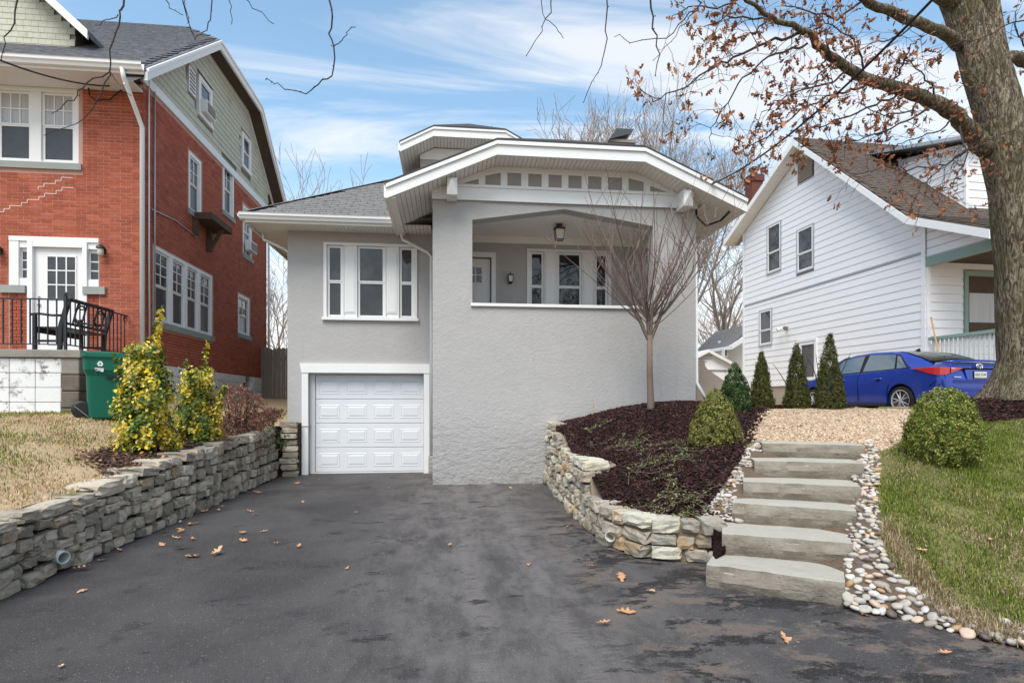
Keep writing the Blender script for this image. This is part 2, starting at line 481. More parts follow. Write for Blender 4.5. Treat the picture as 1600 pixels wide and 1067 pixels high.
    # field stone
    def stone(name, a, b, c, warm, wamt, moss=None):
        t = NT(name)
        r = t.objrand()
        ps = t.n.new('ShaderNodeVectorMath'); ps.operation = 'ADD'; t.link(t.pos, ps.inputs[0])
        cx = t.n.new('ShaderNodeCombineXYZ'); t.link(t.math('MULTIPLY', r, 37.0), cx.inputs[0]); t.link(t.math('MULTIPLY', r, 91.0), cx.inputs[1]); t.link(cx.outputs[0], ps.inputs[1])
        v = ps.outputs[0]
        n1 = t.noise(5, 6, .68, vec=v); n2 = t.noise(26, 7, .7, vec=v)
        col = t.mix(t.ramp(n1, .3, .7), a, b)
        col = t.mix(t.ramp(n2, .52, .68, 0, .75), col, c)
        col = t.mix(t.math('MULTIPLY', t.ramp(t.noise(3.2, 5, .6, vec=v), .46, .66), t.ramp(r, .25, .9, .1, wamt)), col, warm)
        r2 = t.n.new('ShaderNodeTexWhiteNoise'); r2.noise_dimensions = '1D'; t.link(t.math('MULTIPLY', r, 913.0), r2.inputs['W'])
        col = t.mix(t.ramp(r2.outputs['Value'], .3, 1, 0.0, 0.62), col, tuple(x * .55 for x in a)); col = t.mix(t.ramp(r2.outputs['Value'], .3, 0, 0.0, 0.45), col, tuple(min(.7, x * 1.35) for x in b))
        if moss:
            up = t.n.new('ShaderNodeSeparateXYZ'); t.link(t.geo.outputs['Normal'], up.inputs[0])
            mm = t.math('MULTIPLY', t.ramp(up.outputs['Z'], .35, .85), t.ramp(t.noise(1.9, 6, .7), .56, .66))
            col = t.mix(t.math('MULTIPLY', mm, .9), col, moss)
        hh = t.math('ADD', t.math('MULTIPLY', n2, .5), n1)
        t.bump(hh, 0.75, 0.035)
        return t.done(col, 0.9, 0.2)
    M['stone_l'] = stone('weathered_fieldstone', (0.30, 0.262, 0.21), (0.50, 0.445, 0.365), (0.16, 0.133, 0.10), (0.33, 0.22, 0.12), .75, (0.10, 0.12, 0.03))
    M['stone_r'] = stone('pale_limestone', (0.36, 0.325, 0.27), (0.58, 0.52, 0.42), (0.21, 0.185, 0.155), (0.54, 0.35, 0.17), 1.2)
    M['joint_l'] = plain('earthy_joint', (0.06, 0.045, 0.026), 0.4, 9, 0.95, 0.1, 0.6, 30, dirt=(0.05, 0.055, 0.02))
    M['joint_r'] = plain('sandy_joint', (0.24, 0.19, 0.135), 0.35, 9, 0.95, 0.1, 0.6, 30, dirt=(0.12, 0.1, 0.08))
    # stair slabs
    t = NT('sandstone_slab')
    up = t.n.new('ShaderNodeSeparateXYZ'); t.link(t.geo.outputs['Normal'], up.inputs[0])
    n1 = t.noise(4, 7, .68, dist=.4); n2 = t.noise(38, 6, .7); lay = t.noise(5, 5, .6, vec=t.mapped((.8, .8, 6)))
    col = t.mix(t.ramp(n1, .3, .7), (0.255, 0.225, 0.18), (0.40, 0.365, 0.305))
    col = t.mix(t.ramp(lay, .45, .7, 0, .5), col, (0.20, 0.168, 0.125))
    col = t.mix(t.ramp(n2, .55, .72, 0, .5), col, (0.20, 0.18, 0.15))
    col = t.mix(t.ramp(t.noise(2.4, 6, .7), .56, .7, 0, .6), col, (0.145, 0.12, 0.093))
    # light from above painted in: upward faces paler, risers darker
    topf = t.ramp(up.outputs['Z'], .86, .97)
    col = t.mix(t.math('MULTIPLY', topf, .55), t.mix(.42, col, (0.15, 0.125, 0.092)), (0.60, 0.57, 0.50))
    chs = t.voro(3.2, vec=t.mapped((1, 1, 2.2)), feature='F1')
    t.bump(t.math('ADD', t.math('ADD', n1, t.math('MULTIPLY', lay, .5)), t.math('ADD', t.math('MULTIPLY', n2, .5), t.math('MULTIPLY', chs, .3))), 0.9, 0.032)
    M['slab'] = t.done(col, 0.85, 0.2)
    # ground
    t = NT('asphalt')
    s = t.sepz()
    fine = t.noise(170, 3, .7); grit = t.voro(130); mid = t.noise(38, 5, .75)
    big = t.noise(.8, 7, .62, dist=.4); med = t.noise(2.0, 9, .74, dist=.15)
    lane = t.ramp(t.math('ABSOLUTE', t.math('SUBTRACT', t.math('ADD', s['X'], t.math('MULTIPLY', s['Y'], .02)), .55)), .25, 2.1, 1, 0)   # dusty middle where cars run
    col = t.mix(t.ramp(big, .34, .66), (0.050, 0.046, 0.047), (0.088, 0.082, 0.082))
    col = t.mix(t.math('MULTIPLY', lane, t.ramp(t.noise(2.2, 9, .74, vec=t.mapped((1.5, .6, 1))), .36, .64, .15, .9)), col, (0.19, 0.172, 0.164))
    tread = t.noise(30, 3, .6, vec=t.mapped((.25, 1.6, 1))); two = t.ramp(t.math('ABSOLUTE', t.math('SUBTRACT', t.math('ABSOLUTE', t.math('SUBTRACT', s['X'], .52)), .30)), .05, .13, 1, 0)
    col = t.mix(t.math('MULTIPLY', t.math('MULTIPLY', two, t.ramp(t.noise(1.4, 5), .40, .55)), t.ramp(tread, .42, .58, .15, .75)), col, (0.22, 0.20, 0.19))
    col = t.mix(t.ramp(med, .55, .66, 0, .8), col, (0.036, 0.033, 0.035))
    blot = t.ramp(t.noise(1.15, 10, .74, vec=t.mapped((.8, 1.5, 1)), dist=.2), .60, .64)
    col = t.mix(t.math('MULTIPLY', blot, .85), col, (0.020, 0.019, 0.021))
    # worn dusty patches and damp stains on the stair side
    side = t.math('MULTIPLY', t.ramp(s['X'], .6, 1.6), t.ramp(s['Y'], 9.5, 7.0))
    pn = t.noise(1.9, 10, .75, vec=t.mapped((1.0, 1.5, 1)), dist=.2)
    col = t.mix(t.math('MULTIPLY', t.ramp(pn, .49, .58), t.math('MULTIPLY', side, .85)), col, (0.205, 0.155, 0.125))
    damp = t.math('MULTIPLY', t.ramp(t.noise(1.5, 10, .74, vec=t.mapped((1.0, 1.7, 1)), dist=.25), .53, .56), side)
    col = t.mix(damp, col, (0.018, 0.016, 0.017))
    pale = t.ramp(t.noise(6, 9, .78, vec=t.mapped((1, 1.5, 1))), .60, .70, 0, .8)
    col = t.mix(t.math('MULTIPLY', pale, t.math('MULTIPLY', t.ramp(s['Y'], 7, 4.2), t.ramp(s['X'], -.5, 1.8, .25, 1))), col, (0.27, 0.24, 0.215))
    col = t.mix(t.ramp(mid, .52, .72, 0, .5), col, (0.15, 0.138, 0.133))
    col = t.mix(t.ramp(t.noise(75, 2, .5), .68, .71, 0, .7), col, (0.38, 0.34, 0.30))
    col = t.mix(t.ramp(fine, .52, .70, 0, .6), col, (0.17, 0.16, 0.158)); col = t.mix(t.ramp(fine, .48, .32, 0, .6), col, (0.018, 0.017, 0.018))
    t.bump(t.math('ADD', fine, t.math('ADD', t.math('MULTIPLY', grit, .6), t.math('MULTIPLY', mid, 1.2))), 0.8, 0.010)
    M['asphalt'] = t.done(col, t.ramp(damp, 0, 1, .85, .4), 0.25)
    t = NT('mulch_soil'); n1 = t.noise(30, 7, .75)
    t.bump(n1, 1.0, 0.05)
    M['mulch'] = t.done(t.mix(t.ramp(n1, .35, .7), (0.012, 0.006, 0.006), (0.05, 0.026, 0.023)), 0.95, 0.1)
    t = NT('gravel_base'); n1 = t.voro(55, out='Color'); n2 = t.voro(55)
    t.bump(n2, 0.6, 0.012)
    M['gravel'] = t.done(t.mix(t.noise(40, 3), (0.30, 0.21, 0.14), (0.44, 0.33, 0.235)), 0.95, 0.1)
    t = NT('soil'); n1 = t.noise(14, 7, .7); t.bump(n1, .7, .03)
    M['soil'] = t.done(t.mix(n1, (0.08, 0.055, 0.038), (0.19, 0.14, 0.10)), 0.95, 0.1)
    t = NT('lawn_soil'); n1 = t.noise(12, 7, .7); t.bump(n1, .6, .02)
    M['turf'] = t.done(t.mix(t.ramp(t.noise(1.3, 5), .4, .65), (0.10, 0.105, 0.035), (0.19, 0.165, 0.075)), 0.95, 0.1)
    t = NT('dry_lawn_soil'); n1 = t.noise(12, 7, .7); t.bump(n1, .6, .02)
    M['turf_dry'] = t.done(t.mix(n1, (0.32, 0.235, 0.14), (0.46, 0.35, 0.22)), 0.95, 0.1)
    def vc(name, rough=.8, spec=.25, trans=False):
        t = NT(name); a = t.attr()
        m = t.done(a, rough, spec)
        if trans:
            tr = t.n.new('ShaderNodeBsdfTranslucent'); t.link(a, tr.inputs['Color'])
            mx = t.n.new('ShaderNodeMixShader'); mx.inputs[0].default_value = .3
            out = t.n['Material Output']; t.link(t.b.outputs[0], mx.inputs[1]); t.link(tr.outputs[0], mx.inputs[2]); t.link(mx.outputs[0], out.inputs['Surface'])
        return m
    M['blade'] = vc('grass_blade', .8, .15, True)
    M['chip'] = vc('bark_chip', .85, .2)
    M['pebblets'] = vc('gravel_stone', .9, .15)
    M['leaf'] = vc('shrub_leaf', .45, .4, True)
    M['dull_leaf'] = vc('conifer_spray', .75, .2, True)
    # river pebbles, per stone
    t = NT('river_pebble'); r = t.objrand()
    rp = t.n.new('ShaderNodeValToRGB'); t.link(r, rp.inputs[0]); e = rp.color_ramp.elements
    e[0].position = 0; e[0].color = (0.42, 0.39, 0.35, 1); e[1].position = 1; e[1].color = (0.30, 0.27, 0.24, 1)
    for p_, c_ in ((.25, (.52, .49, .45, 1)), (.42, (.42, .27, .14, 1)), (.5, (.46, .42, .37, 1)), (.62, (.34, .29, .24, 1)), (.72, (.58, .44, .33, 1)), (.85, (.56, .54, .50, 1)), (.93, (.12, .09, .08, 1))):
        k = e.new(p_); k.color = c_
    rp.color_ramp.interpolation = 'CONSTANT'
    n1 = t.noise(30, 5, .7); t.bump(n1, .25, .01)
    M['pebble'] = t.done(t.mix(t.ramp(n1, .45, .7, 0, .45), rp.outputs[0], (0.27, 0.24, 0.2)), .6, .3)
    # bark and twigs
    t = NT('oak_bark')
    uvm = t.mapped((1, 1, .22)); wob = t.noise(9, 6, .7, vec=uvm, dist=1.2); fis = t.noise(22, 5, .65, vec=uvm, dist=1.6); nb = t.noise(60, 5, .7)
    hh = t.math('ADD', t.math('MULTIPLY', t.ramp(fis, .36, .60), .9), t.math('ADD', t.math('MULTIPLY', wob, .5), t.math('MULTIPLY', nb, .25)))
    col = t.mix(t.ramp(hh, .35, 1.15), (0.075, 0.056, 0.037), (0.31, 0.255, 0.185))
    col = t.mix(t.ramp(t.noise(1.6, 6, .65), .46, .66, 0, .6), col, (0.13, 0.125, 0.055))
    col = t.mix(t.ramp(t.noise(11, 6, .7), .62, .70, 0, .5), col, (0.34, 0.32, 0.28))
    t.bump(hh, 0.9, 0.045)
    M['bark'] = t.done(col, .92, .12)
    M['bark_young'] = plain('young_bark', (0.165, 0.125, 0.10), 0.3, 14, 0.85, 0.15, .3, 60)
    M['shoot'] = plain('reddish_shoot', (0.16, 0.115, 0.098), 0.3, 14, 0.75, 0.2)
    M['twig'] = plain('dark_twig', (0.060, 0.046, 0.040), 0.3, 12, 0.85, 0.15)
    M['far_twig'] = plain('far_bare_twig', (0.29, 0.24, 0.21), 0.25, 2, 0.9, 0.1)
    t = NT('dry_oak_leaf'); r = t.objrand()
    M['oakleaf'] = t.done(t.mix(t.ramp(t.noise(3, 3), .3, .7), t.mix(r, (0.25, 0.10, 0.05), (0.50, 0.245, 0.115)), (0.27, 0.12, 0.065)), .75, .2)
    t = NT('fallen_leaf'); r = t.objrand()
    M['fallen'] = t.done(t.mix(t.noise(30, 3), t.mix(r, (0.52, 0.26, 0.12), (0.70, 0.45, 0.27)), (0.48, 0.25, 0.13)), .7, .2)
    # white siding
    t = NT('white_siding')
    col = t.mix(t.noise(1.5, 5, vec=t.mapped((1, 1, 3))), (0.80, 0.80, 0.81), (0.86, 0.86, 0.87))
    M['siding'] = t.done(col, .4, .35)
    M['siding_gap'] = plain('siding_shadow_gap', (0.40, 0.40, 0.42), .1)
    M['beige'] = plain('beige_siding', (0.52, 0.475, 0.42), .05, 2, .7)
    M['sage'] = plain('sage_green_paint', (0.25, 0.345, 0.30), .1, 4, .6)
    M['porch_white'] = plain('porch_picket_paint', (0.60, 0.62, 0.60), .08, 4, .6)
    M['chimney_brick'] = plain('chimney_brick', (0.15, 0.062, 0.048), .35, 18, .9, .1, .4, 60)
    M['galv'] = plain('flashing_metal', (0.45, 0.46, 0.48), .1, 3, .45, .5, metal=.6)
    M['wood_pole'] = plain('pale_wood_pole', (0.50, 0.32, 0.16), .15, 8, .7)
    M['cable'] = plain('black_cable', (0.012, 0.012, 0.013), .1, 9, .5, .3)
    # car
    t = NT('blue_car_paint')
    M['paint'] = t.done(t.mix(t.noise(.8, 2), (0.004, 0.036, 0.34), (0.006, 0.05, 0.44)), .25, .5, .35, Coat_Weight=1.0, Coat_Roughness=.04)
    t = NT('car_glass'); M['carglass'] = t.done((0.06, 0.085, 0.085), .03, 1.0, 0, IOR=2.0)
    t = NT('car_dark_glass'); M['carglass2'] = t.done((0.012, 0.014, 0.016), .03, 1.0, 0, IOR=1.8)
    M['tyre'] = plain('tyre_rubber', (0.02, 0.02, 0.021), .2, 9, .8, .2)
    t = NT('alloy'); M['alloy'] = t.done((0.45, 0.45, 0.46), .45, .5, .2)
    t = NT('red_lamp'); M['redlamp'] = t.done((0.62, 0.012, 0.012), .12, .7, 0, Coat_Weight=.8)
    t = NT('chrome'); M['chrome'] = t.done((0.75, 0.75, 0.76), .12, .5, 1.0)
    t = NT('number_plate'); s = t.sepz()
    M['plate'] = t.done(t.mix(t.noise(6, 2), (0.50, 0.62, 0.68), (0.72, 0.66, 0.45)), .5, .4)
    M['plate_ink'] = plain('plate_ink', (0.05, 0.07, 0.16), .1)
mats()
# ================================================================ terrain
GY, PY = 12.97, 11.10           # bungalow: set-back garage wall, porch front
GX0, PX0, PX1 = -3.465, -0.292, 4.95

# stone stair: measured front edges of the treads
ST_Z = [.183, .366, .555, .725, .905, 1.07]
ST_PX = [((1102.7, 883.3), (1320.6, 911.3)), ((1128, 834.2), (1333.7, 850)), ((1143.9, 786), (1339, 799)),
         ((1161.4, 752.6), (1345.9, 760.7)), ((1179.3, 720), (1350.7, 724)), ((1191.5, 692.5), (1352.4, 695.7))]
ST = [(UZ(*a, z), UZ(*b, z)) for (a, b), z in zip(ST_PX, ST_Z)]

# right retaining wall: foot line on the asphalt
RW_PX = [(848, 752), (858, 764), (870, 776), (893, 801), (905, 815), (920, 831), (937, 845), (955, 856), (976, 865), (1000, 872), (1050, 880), (1112, 881)]
RW = [UZ(x, y, 0) for x, y in RW_PX]
RW[0] = Vector((RW[0].x, PY - 0.02, 0))
RW.append(RW[-1] + Vector((.17, -.01, 0)))

CP = []                                               # control points x, y, z of the right bank
def cp(x, y, z): CP.append((x, y, z))
for p, zt in zip(RW, [1.16, 1.13, 1.05, .78, .74, .60, .40, .36, .35, .35, .35, .34]):
    n = Vector((0.22, 0.12, 0)); cp(p.x + n.x, p.y + n.y, zt)
for (a, b), z in zip(ST, ST_Z):
    d = (b - a).normalized(); back = Vector((-d.y, d.x, 0))
    for q in (a - d * .08, b + d * .08): cp(q.x + back.x * .2, q.y + back.y * .2, z - .05)
    m = (a + b) / 2 + back * .3; cp(m.x, m.y, z - .11)
for px, py in ((1330, 952), (1420, 958), (1510, 985), (1600, 1006)):
    q = UZ(px, py, 0.03); cp(q.x, q.y, 0.03)
cp(4.9, 2.7, .03); cp(6.5, 2.2, .05); cp(9, 1.9, .1); cp(12, 1.9, .1)
for px, py, d in ((1475, 716, 6.3), (1400, 800, 5.25), (1480, 819, 5.2), (1600, 850, 4.95), (1400, 880, 4.6), (1500, 905, 4.5), (1600, 740, 6.1), (1540, 690, 7.0),
                  (1600, 655, 8.0), (1260, 660, 8.3), (1400, 662, 8.2), (1180, 665, 8.4), (1180, 637, 10.2), (1300, 636.5, 10.2), (1410, 637.5, 10.0),
                  (1116, 692, 7.9), (1017, 640, 10.2), (940, 648, 10.6), (1087, 629, 11.4), (905, 656, 11.1), (1000, 690, 8.6), (1040, 740, 7.0), (1080, 780, 6.2), (960, 690, 9.0),
                  (1145, 634, 11.2)):
    q = UD(px, py, d); cp(*q)
for x, y, z in ((8.9, 8.07, 1.66), (8.3, 7.3, 1.46), (9.8, 7.6, 1.5), (8.9, 9.6, 1.52), (10.6, 12.2, 1.30), (11.5, 13, 1.30), (9.8, 14.8, 1.30), (8.2, 12.6, 1.36), (8.0, 16, 1.36), (5.6, 14, 1.45), (12, 10, 1.4),
                (13, 8, 1.3), (14, 5, .8), (12, 16, 1.33), (6.5, 18, 1.4), (10, 20, 1.4), (16, 12, 1.4), (13, 24, 1.45), (6, 24, 1.45), (20, 20, 1.45), (20, 8, 1.3)):
    cp(x, y, z)
CP = np.array(CP)
def _phi(r2): return np.where(r2 > 1e-12, r2 * np.log(np.maximum(r2, 1e-12)) * .5, 0)
_n = len(CP)
_A = np.zeros((_n + 3, _n + 3))
_A[:_n, :_n] = _phi(((CP[:, None, :2] - CP[None, :, :2]) ** 2).sum(2)) + np.eye(_n) * 0.02
_A[:_n, _n] = 1; _A[:_n, _n + 1:] = CP[:, :2]; _A[_n, :_n] = 1; _A[_n + 1:, :_n] = CP[:, :2].T
_w = np.linalg.solve(_A, np.concatenate([CP[:, 2], np.zeros(3)]))
def zR(x, y):
    x = np.atleast_1d(np.asarray(x, float)); y = np.atleast_1d(np.asarray(y, float))
    out = np.zeros(len(x))
    for i in range(0, len(x), 20000):
        xs, ys = x[i:i + 20000], y[i:i + 20000]
        out[i:i + 20000] = _phi((xs[:, None] - CP[None, :, 0]) ** 2 + (ys[:, None] - CP[None, :, 1]) ** 2) @ _w[:_n] + _w[_n] + _w[_n + 1] * xs + _w[_n + 2] * ys
    return np.clip(out, 0.015, 1.75)
def zR1(x, y): return float(zR(x, y)[0])

WT_Y = [2.0, 5.0, 6.2, 7.3, 9.0, 11.0, 13.0, 16.0, 21.0, 26.0]
WT_Z = [0.50, 0.62, 0.68, 0.80, 0.93, 1.00, 1.12, 1.42, 1.72, 1.75]
def wtop(y): return np.interp(y, WT_Y, WT_Z)
LWX = -3.55
def zL(x, y):
    x = np.asarray(x, float); y = np.asarray(y, float)
    rise = np.clip((LWX - .25 - x) / 2.5, 0, 1.0)
    rise = rise * rise * (3 - 2 * rise)
    top = np.interp(y, [2, 6, 9, 10.6, 14, 20], [.16, .30, .38, .45, .45, .10])
    return wtop(y) - .03 + rise * top
def zL1(x, y): return float(zL(x, y))
def hit(px, py, fn, d0=2.5, d1=30):
    ds = np.linspace(d0, d1, 900); rx, ry, rv = ray(px, py)
    zz = fn(ds * rx, ds * ry); below = (EYE + ds * rv) < zz
    i = int(np.argmax(below)) if below.any() else len(ds) - 1
    d = ds[i]; return Vector((d * rx, d * ry, float(fn(np.array([d * rx]), np.array([d * ry]))[0])))
def hitR(px, py): return hit(px, py, zR, 3.2)
def hitL(px, py): return hit(px, py, zL, 4.4)
def poly_hit(pts, fn): return [tuple(hit(x, y, fn, 3.2)[:2]) for x, y in pts]

# regions of the right bank, from the photograph's outlines
rw_in = [(p.x + .13, p.y + .08) for p in RW]
edge_r = [tuple(UZ(x, y, .02)[:2]) for x, y in ((1322, 949), (1420, 962), (1510, 988), (1600, 1009))] + [(4.9, 2.62), (6.5, 2.1), (11.0, 1.85)]
BANK = [(rw_in[0][0], PY + .1)] + rw_in + [tuple(((ST[0][0] + Vector((.16, .16, 0))))[:2]), tuple((ST[0][1] + Vector((.05, .12, 0)))[:2])] + edge_r + [(11.0, 13.5), (4.9, 13.5), (4.9, PY + .1)]
P_MULCH = [(rw_in[0][0] - .1, PY + .1)] + [(x - .2, y - .2) for x, y in rw_in[:-1]] + poly_hit([(1112, 822), (1122, 812), (1100, 800), (1112, 782), (1135, 760), (1150, 735), (1160, 712), (1172, 690), (1180, 668), (1192, 650), (1200, 640.5)], zR) + [(7.0, 10.8), (5.6, 11.9), (5.0, 12.2), (4.9, PY + .1)]
P_GRAV = poly_hit([(1188, 690), (1172, 690), (1180, 668), (1192, 650), (1202, 640.5), (1300, 639.5), (1412, 640), (1421, 652), (1418, 672), (1408, 692), (1385, 705), (1372, 703), (1354, 692)], zR)
P_TREE = poly_hit([(1498, 640.5), (1512, 652), (1545, 662), (1600, 656)], zR) + [(10.4, 6.9), (10.4, 9.3), (8.6, 9.6), (7.6, 8.6)]
P_PEBL = poly_hit([(1185, 692), (1168, 702), (1152, 735), (1124, 772), (1098, 803), (1150, 832), (1165, 795), (1180, 758), (1197, 726), (1208, 697)], zR)
P_PEBR = poly_hit([(1358, 690), (1374, 704), (1371, 790), (1376, 850), (1396, 898), (1442, 932), (1515, 966), (1600, 985)], zR) + [tuple(UZ(x, y, .02)[:2]) for x, y in ((1610, 1014), (1510, 992), (1420, 967), (1322, 952))] + poly_hit([(1304, 905), (1317, 855), (1323, 806), (1330, 762), (1338, 728)], zR)
P_ROWM = [tuple(UD(px, 640, d)[:2]) for px, d in ((1165, 9.9), (1320, 9.9), (1330, 11.0), (1160, 11.2))]

def cells(x0, x1, y0, y1, h):
    xs = np.arange(x0, x1 + 1e-6, h); ys = np.arange(y0, y1 + 1e-6, h)
    X, Y = np.meshgrid(xs, ys); nx = len(xs)
    i, j = np.meshgrid(np.arange(len(ys) - 1), np.arange(nx - 1), indexing='ij')
    a = (i * nx + j).ravel()
    return X.ravel(), Y.ravel(), np.stack([a, a + 1, a + nx + 1, a + nx], 1)
def sub(name, V, F, keep, mat):
    F = F[keep]; u, inv = np.unique(F.ravel(), return_inverse=True)
    return struct(np_obj(name, V[u], inv.reshape(-1, 4), mat, smooth=True))
hc = 0.07
X, Y, F = cells(0.2, 11.0, 1.8, 13.5, hc)
Z = zR(X, Y) + 0.022 * np.sin(X * 7.1 + 1.3 * np.sin(Y * 5)) * np.sin(Y * 6.3 + 2)
V = np.stack([X, Y, Z], 1); C = V[F].mean(1)[:, :2]
bank = inpoly(C, BANK)
mul = bank & (inpoly(C, P_MULCH) | inpoly(C, P_TREE) | inpoly(C, P_ROWM)); gra = bank & inpoly(C, P_GRAV) & ~mul
P_STEP = [tuple(a[:2]) for a, b in ST] + [tuple((b + (b - a).normalized() * .14 + Vector((.0, .12, 0)))[:2]) for a, b in ST][::-1]
peb = bank & (inpoly(C, P_PEBL) | inpoly(C, P_PEBR) | inpoly(C, P_STEP)) & ~mul & ~gra
back = bank & ~mul & ~gra & ~peb & (C[:, 1] > 9.6)
lawn = bank & ~mul & ~gra & ~peb & ~back
sub('mulch_bed', V, F, mul, M['mulch']); sub('gravel_path', V, F, gra, M['gravel']); sub('pebble_soil', V, F, peb, M['soil'])
sub('neighbour_drive', V, F, back, M['gravel']); sub('front_lawn', V, F, lawn, M['turf'])
X2, Y2, F2 = cells(-1.0, 45.0, -3.0, 60.0, 0.5)
V2 = np.stack([X2, Y2, zR(X2, Y2) - .03], 1); C2 = V2[F2].mean(1)[:, :2]
out = ~((C2[:, 0] > 0) & (C2[:, 0] < 10.7) & (C2[:, 1] > 1.0) & (C2[:, 1] < 13.2)) & (C2[:, 0] > 4.9) & ~((C2[:, 1] < 1.9) & (C2[:, 0] < 11))
V2[:, 2] = np.where(V2[:, 1] > 26, np.minimum(V2[:, 2], 1.5), V2[:, 2])
sub('side_yard', V2, F2, out, M['turf_dry'])

# left bank
X3, Y3, F3 = cells(-13.0, LWX - .2, 2.0, 13.0, .1)
V3 = np.stack([X3, Y3, zL(X3, Y3) + .02 * np.sin(X3 * 5 + Y3) * np.sin(Y3 * 4.2)], 1); C3 = V3[F3].mean(1)[:, :2]
P_LM = poly_hit([(128, 711), (160, 704), (205, 700), (330, 655), (440, 640)], zL) + [(LWX - .2, 12.9), (LWX - .2, 6.9)]
lm = inpoly(C3, P_LM)
sub('shrub_bed', V3, F3, lm, M['soil']); sub('side_lawn', V3, F3, ~lm, M['turf_dry'])
X4, Y4, F4 = cells(-40, -3.0, 12.9, 60, .5)
sub('back_yard', np.stack([X4, Y4, zL(X4, Y4) - .02], 1), F4, np.ones(len(F4), bool), M['turf_dry'])
struct(MB().face([(-1200, -1200, -.12), (1200, -1200, -.12), (1200, 1200, -.12), (-1200, 1200, -.12)]).build('ground', M['turf_dry']))
struct(MB().face([(-200, 26, 1.42), (200, 26, 1.42), (200, 500, 1.42), (-200, 500, 1.42)]).build('far_ground', M['turf_dry']))

# asphalt: gently uneven sheet
X5, Y5, F5 = cells(-3.6, 9.0, -4.0, 13.1, .15)
Z5 = .004 + .006 * np.sin(X5 * 1.3 + .4) * np.sin(Y5 * .9) + .0 * X5
C5 = np.stack([X5, Y5], 1)[F5].mean(1)
struct(np_obj('driveway', np.stack([X5, Y5, Z5], 1), F5, M['asphalt'], smooth=True))
struct(MB().face([(-80, -14, -.03), (80, -14, -.03), (80, -3.9, -.03), (-80, -3.9, -.03)]).build('street', M['asphalt']))

# ---------------------------------------------------------------- loose ground cover
def ground_scatter(poly, fn, n, jit=0.0):
    P = np.asarray(poly); lo, hi = P.min(0), P.max(0); out = []
    while sum(len(o) for o in out) < n:
        q = nrg.uniform(lo, hi, (n * 2, 2)); k = inpoly(q + nrg.normal(size=q.shape) * jit, P); out.append(q[k])
    q = np.concatenate(out)[:n]
    return np.column_stack([q, fn(q[:, 0], q[:, 1])])
CHIP = [(-.5, -.5, 0), (.5, -.35, 0), (.45, .5, 0), (-.55, .4, 0), (-.4, -.4, 1), (.5, -.3, .8), (.4, .4, 1), (-.45, .35, .9)]
CHIPF = [(4, 5, 6, 7), (0, 1, 5, 4), (1, 2, 6, 5), (2, 3, 7, 6), (3, 0, 4, 7)]
def lin(c, n, s=.35):
    k = np.clip(nrg.normal(1, s, (n, 1)), .3, 2.2); return np.array(c)[None] * k
def pick(cols, n, p=None, s=.3):
    idx = nrg.choice(len(cols), n, p=p); return np.array(cols)[idx] * np.clip(nrg.normal(1, s, (n, 1)), .3, 1.9)
mulch_cols = [(.030, .013, .012), (.055, .024, .020), (.016, .008, .008), (.085, .045, .036)]
for nm, poly, n, fn in (('mulch', P_MULCH, 26000, zR), ('mulch', P_TREE, 7000, zR), ('mulch', P_ROWM, 3500, zR)):
    p = ground_scatter(poly, fn, n, .05); p = p[inpoly(p, BANK)]; n = len(p); p[:, 2] += nrg.uniform(-.01, .03, n)
    s = np.column_stack([nrg.uniform(.02, .075, n), nrg.uniform(.010, .024, n), nrg.uniform(.006, .016, n)])
    o = scatter(nm, CHIP, CHIPF, p, rand_axes(n, .45), s, M['chip'], col=pick(mulch_cols, n, [.4, .3, .2, .1]), kind='stuff')
    tag(o, 'dark brown bark mulch covering the sloping bed' if poly is P_MULCH else ('dark bark mulch ring around the big oak trunk' if poly is P_TREE else 'strip of dark mulch under the narrow conifers'), 'mulch')
p = ground_scatter(P_GRAV, zR, 24000, .06); n = len(p)
s = nrg.uniform(.010, .028, (n, 1)) * np.array([[1.2, 1, .8]])
tag(scatter('gravel', CHIP, CHIPF, p, rand_axes(n, .5), s, M['pebblets'], col=pick([(.45, .32, .21), (.54, .42, .30), (.33, .22, .14), (.60, .50, .39), (.14, .09, .06)], n, [.35, .3, .15, .15, .05], .15), kind='stuff'),
    'tan pea gravel spread above the stone steps', 'gravel')
# shredded mulch crumbs strayed on the gravel
def blades(name, poly, fn, n, cols, h0, h1, green_fn, lean=.75, wid=.007, excl=()):
    p = ground_scatter(poly, fn, n, .03)
    for e in excl: p = p[~inpoly(p, e)]
    n = len(p)
    g = green_fn(p[:, 0], p[:, 1])                       # 0 straw, 1 green
    isg = nrg.uniform(size=n) < g
    col = np.where(isg[:, None], pick(cols[0], n, s=.25), pick(cols[1], n, s=.22))
    h = nrg.uniform(h0, h1, n) * np.where(isg, 1.0, .85)
    a = nrg.uniform(0, 2 * np.pi, n); ln = np.abs(nrg.normal(0, lean, n)) * np.where(isg, .75, 1.35)
    dx, dy = np.cos(a) * ln, np.sin(a) * ln; nn = np.sqrt(1 + ln * ln)
    sx, sy = -np.sin(a) * wid, np.cos(a) * wid
    b = p.copy(); b[:, 2] -= .006
    mid = b + np.column_stack([dx * .35, dy * .35, np.full(n, .62)]) * (h / nn)[:, None]
    tip = b + np.column_stack([dx, dy, np.full(n, .95)]) * (h / nn)[:, None]
    V = np.empty((n, 5, 3)); S = np.column_stack([sx, sy, np.zeros(n)])
    V[:, 0] = b - S * .5; V[:, 1] = b + S * .5; V[:, 2] = mid + S * .42; V[:, 3] = mid - S * .42; V[:, 4] = tip
    base = (np.arange(n) * 5)[:, None, None]
    Ft = np.array([[0, 1, 2], [0, 2, 3], [3, 2, 4]])[None] + base
    return np_obj(name, V.reshape(-1, 3), Ft.reshape(-1, 3), M['blade'], col=np.repeat(col, 5, 0), kind='stuff')
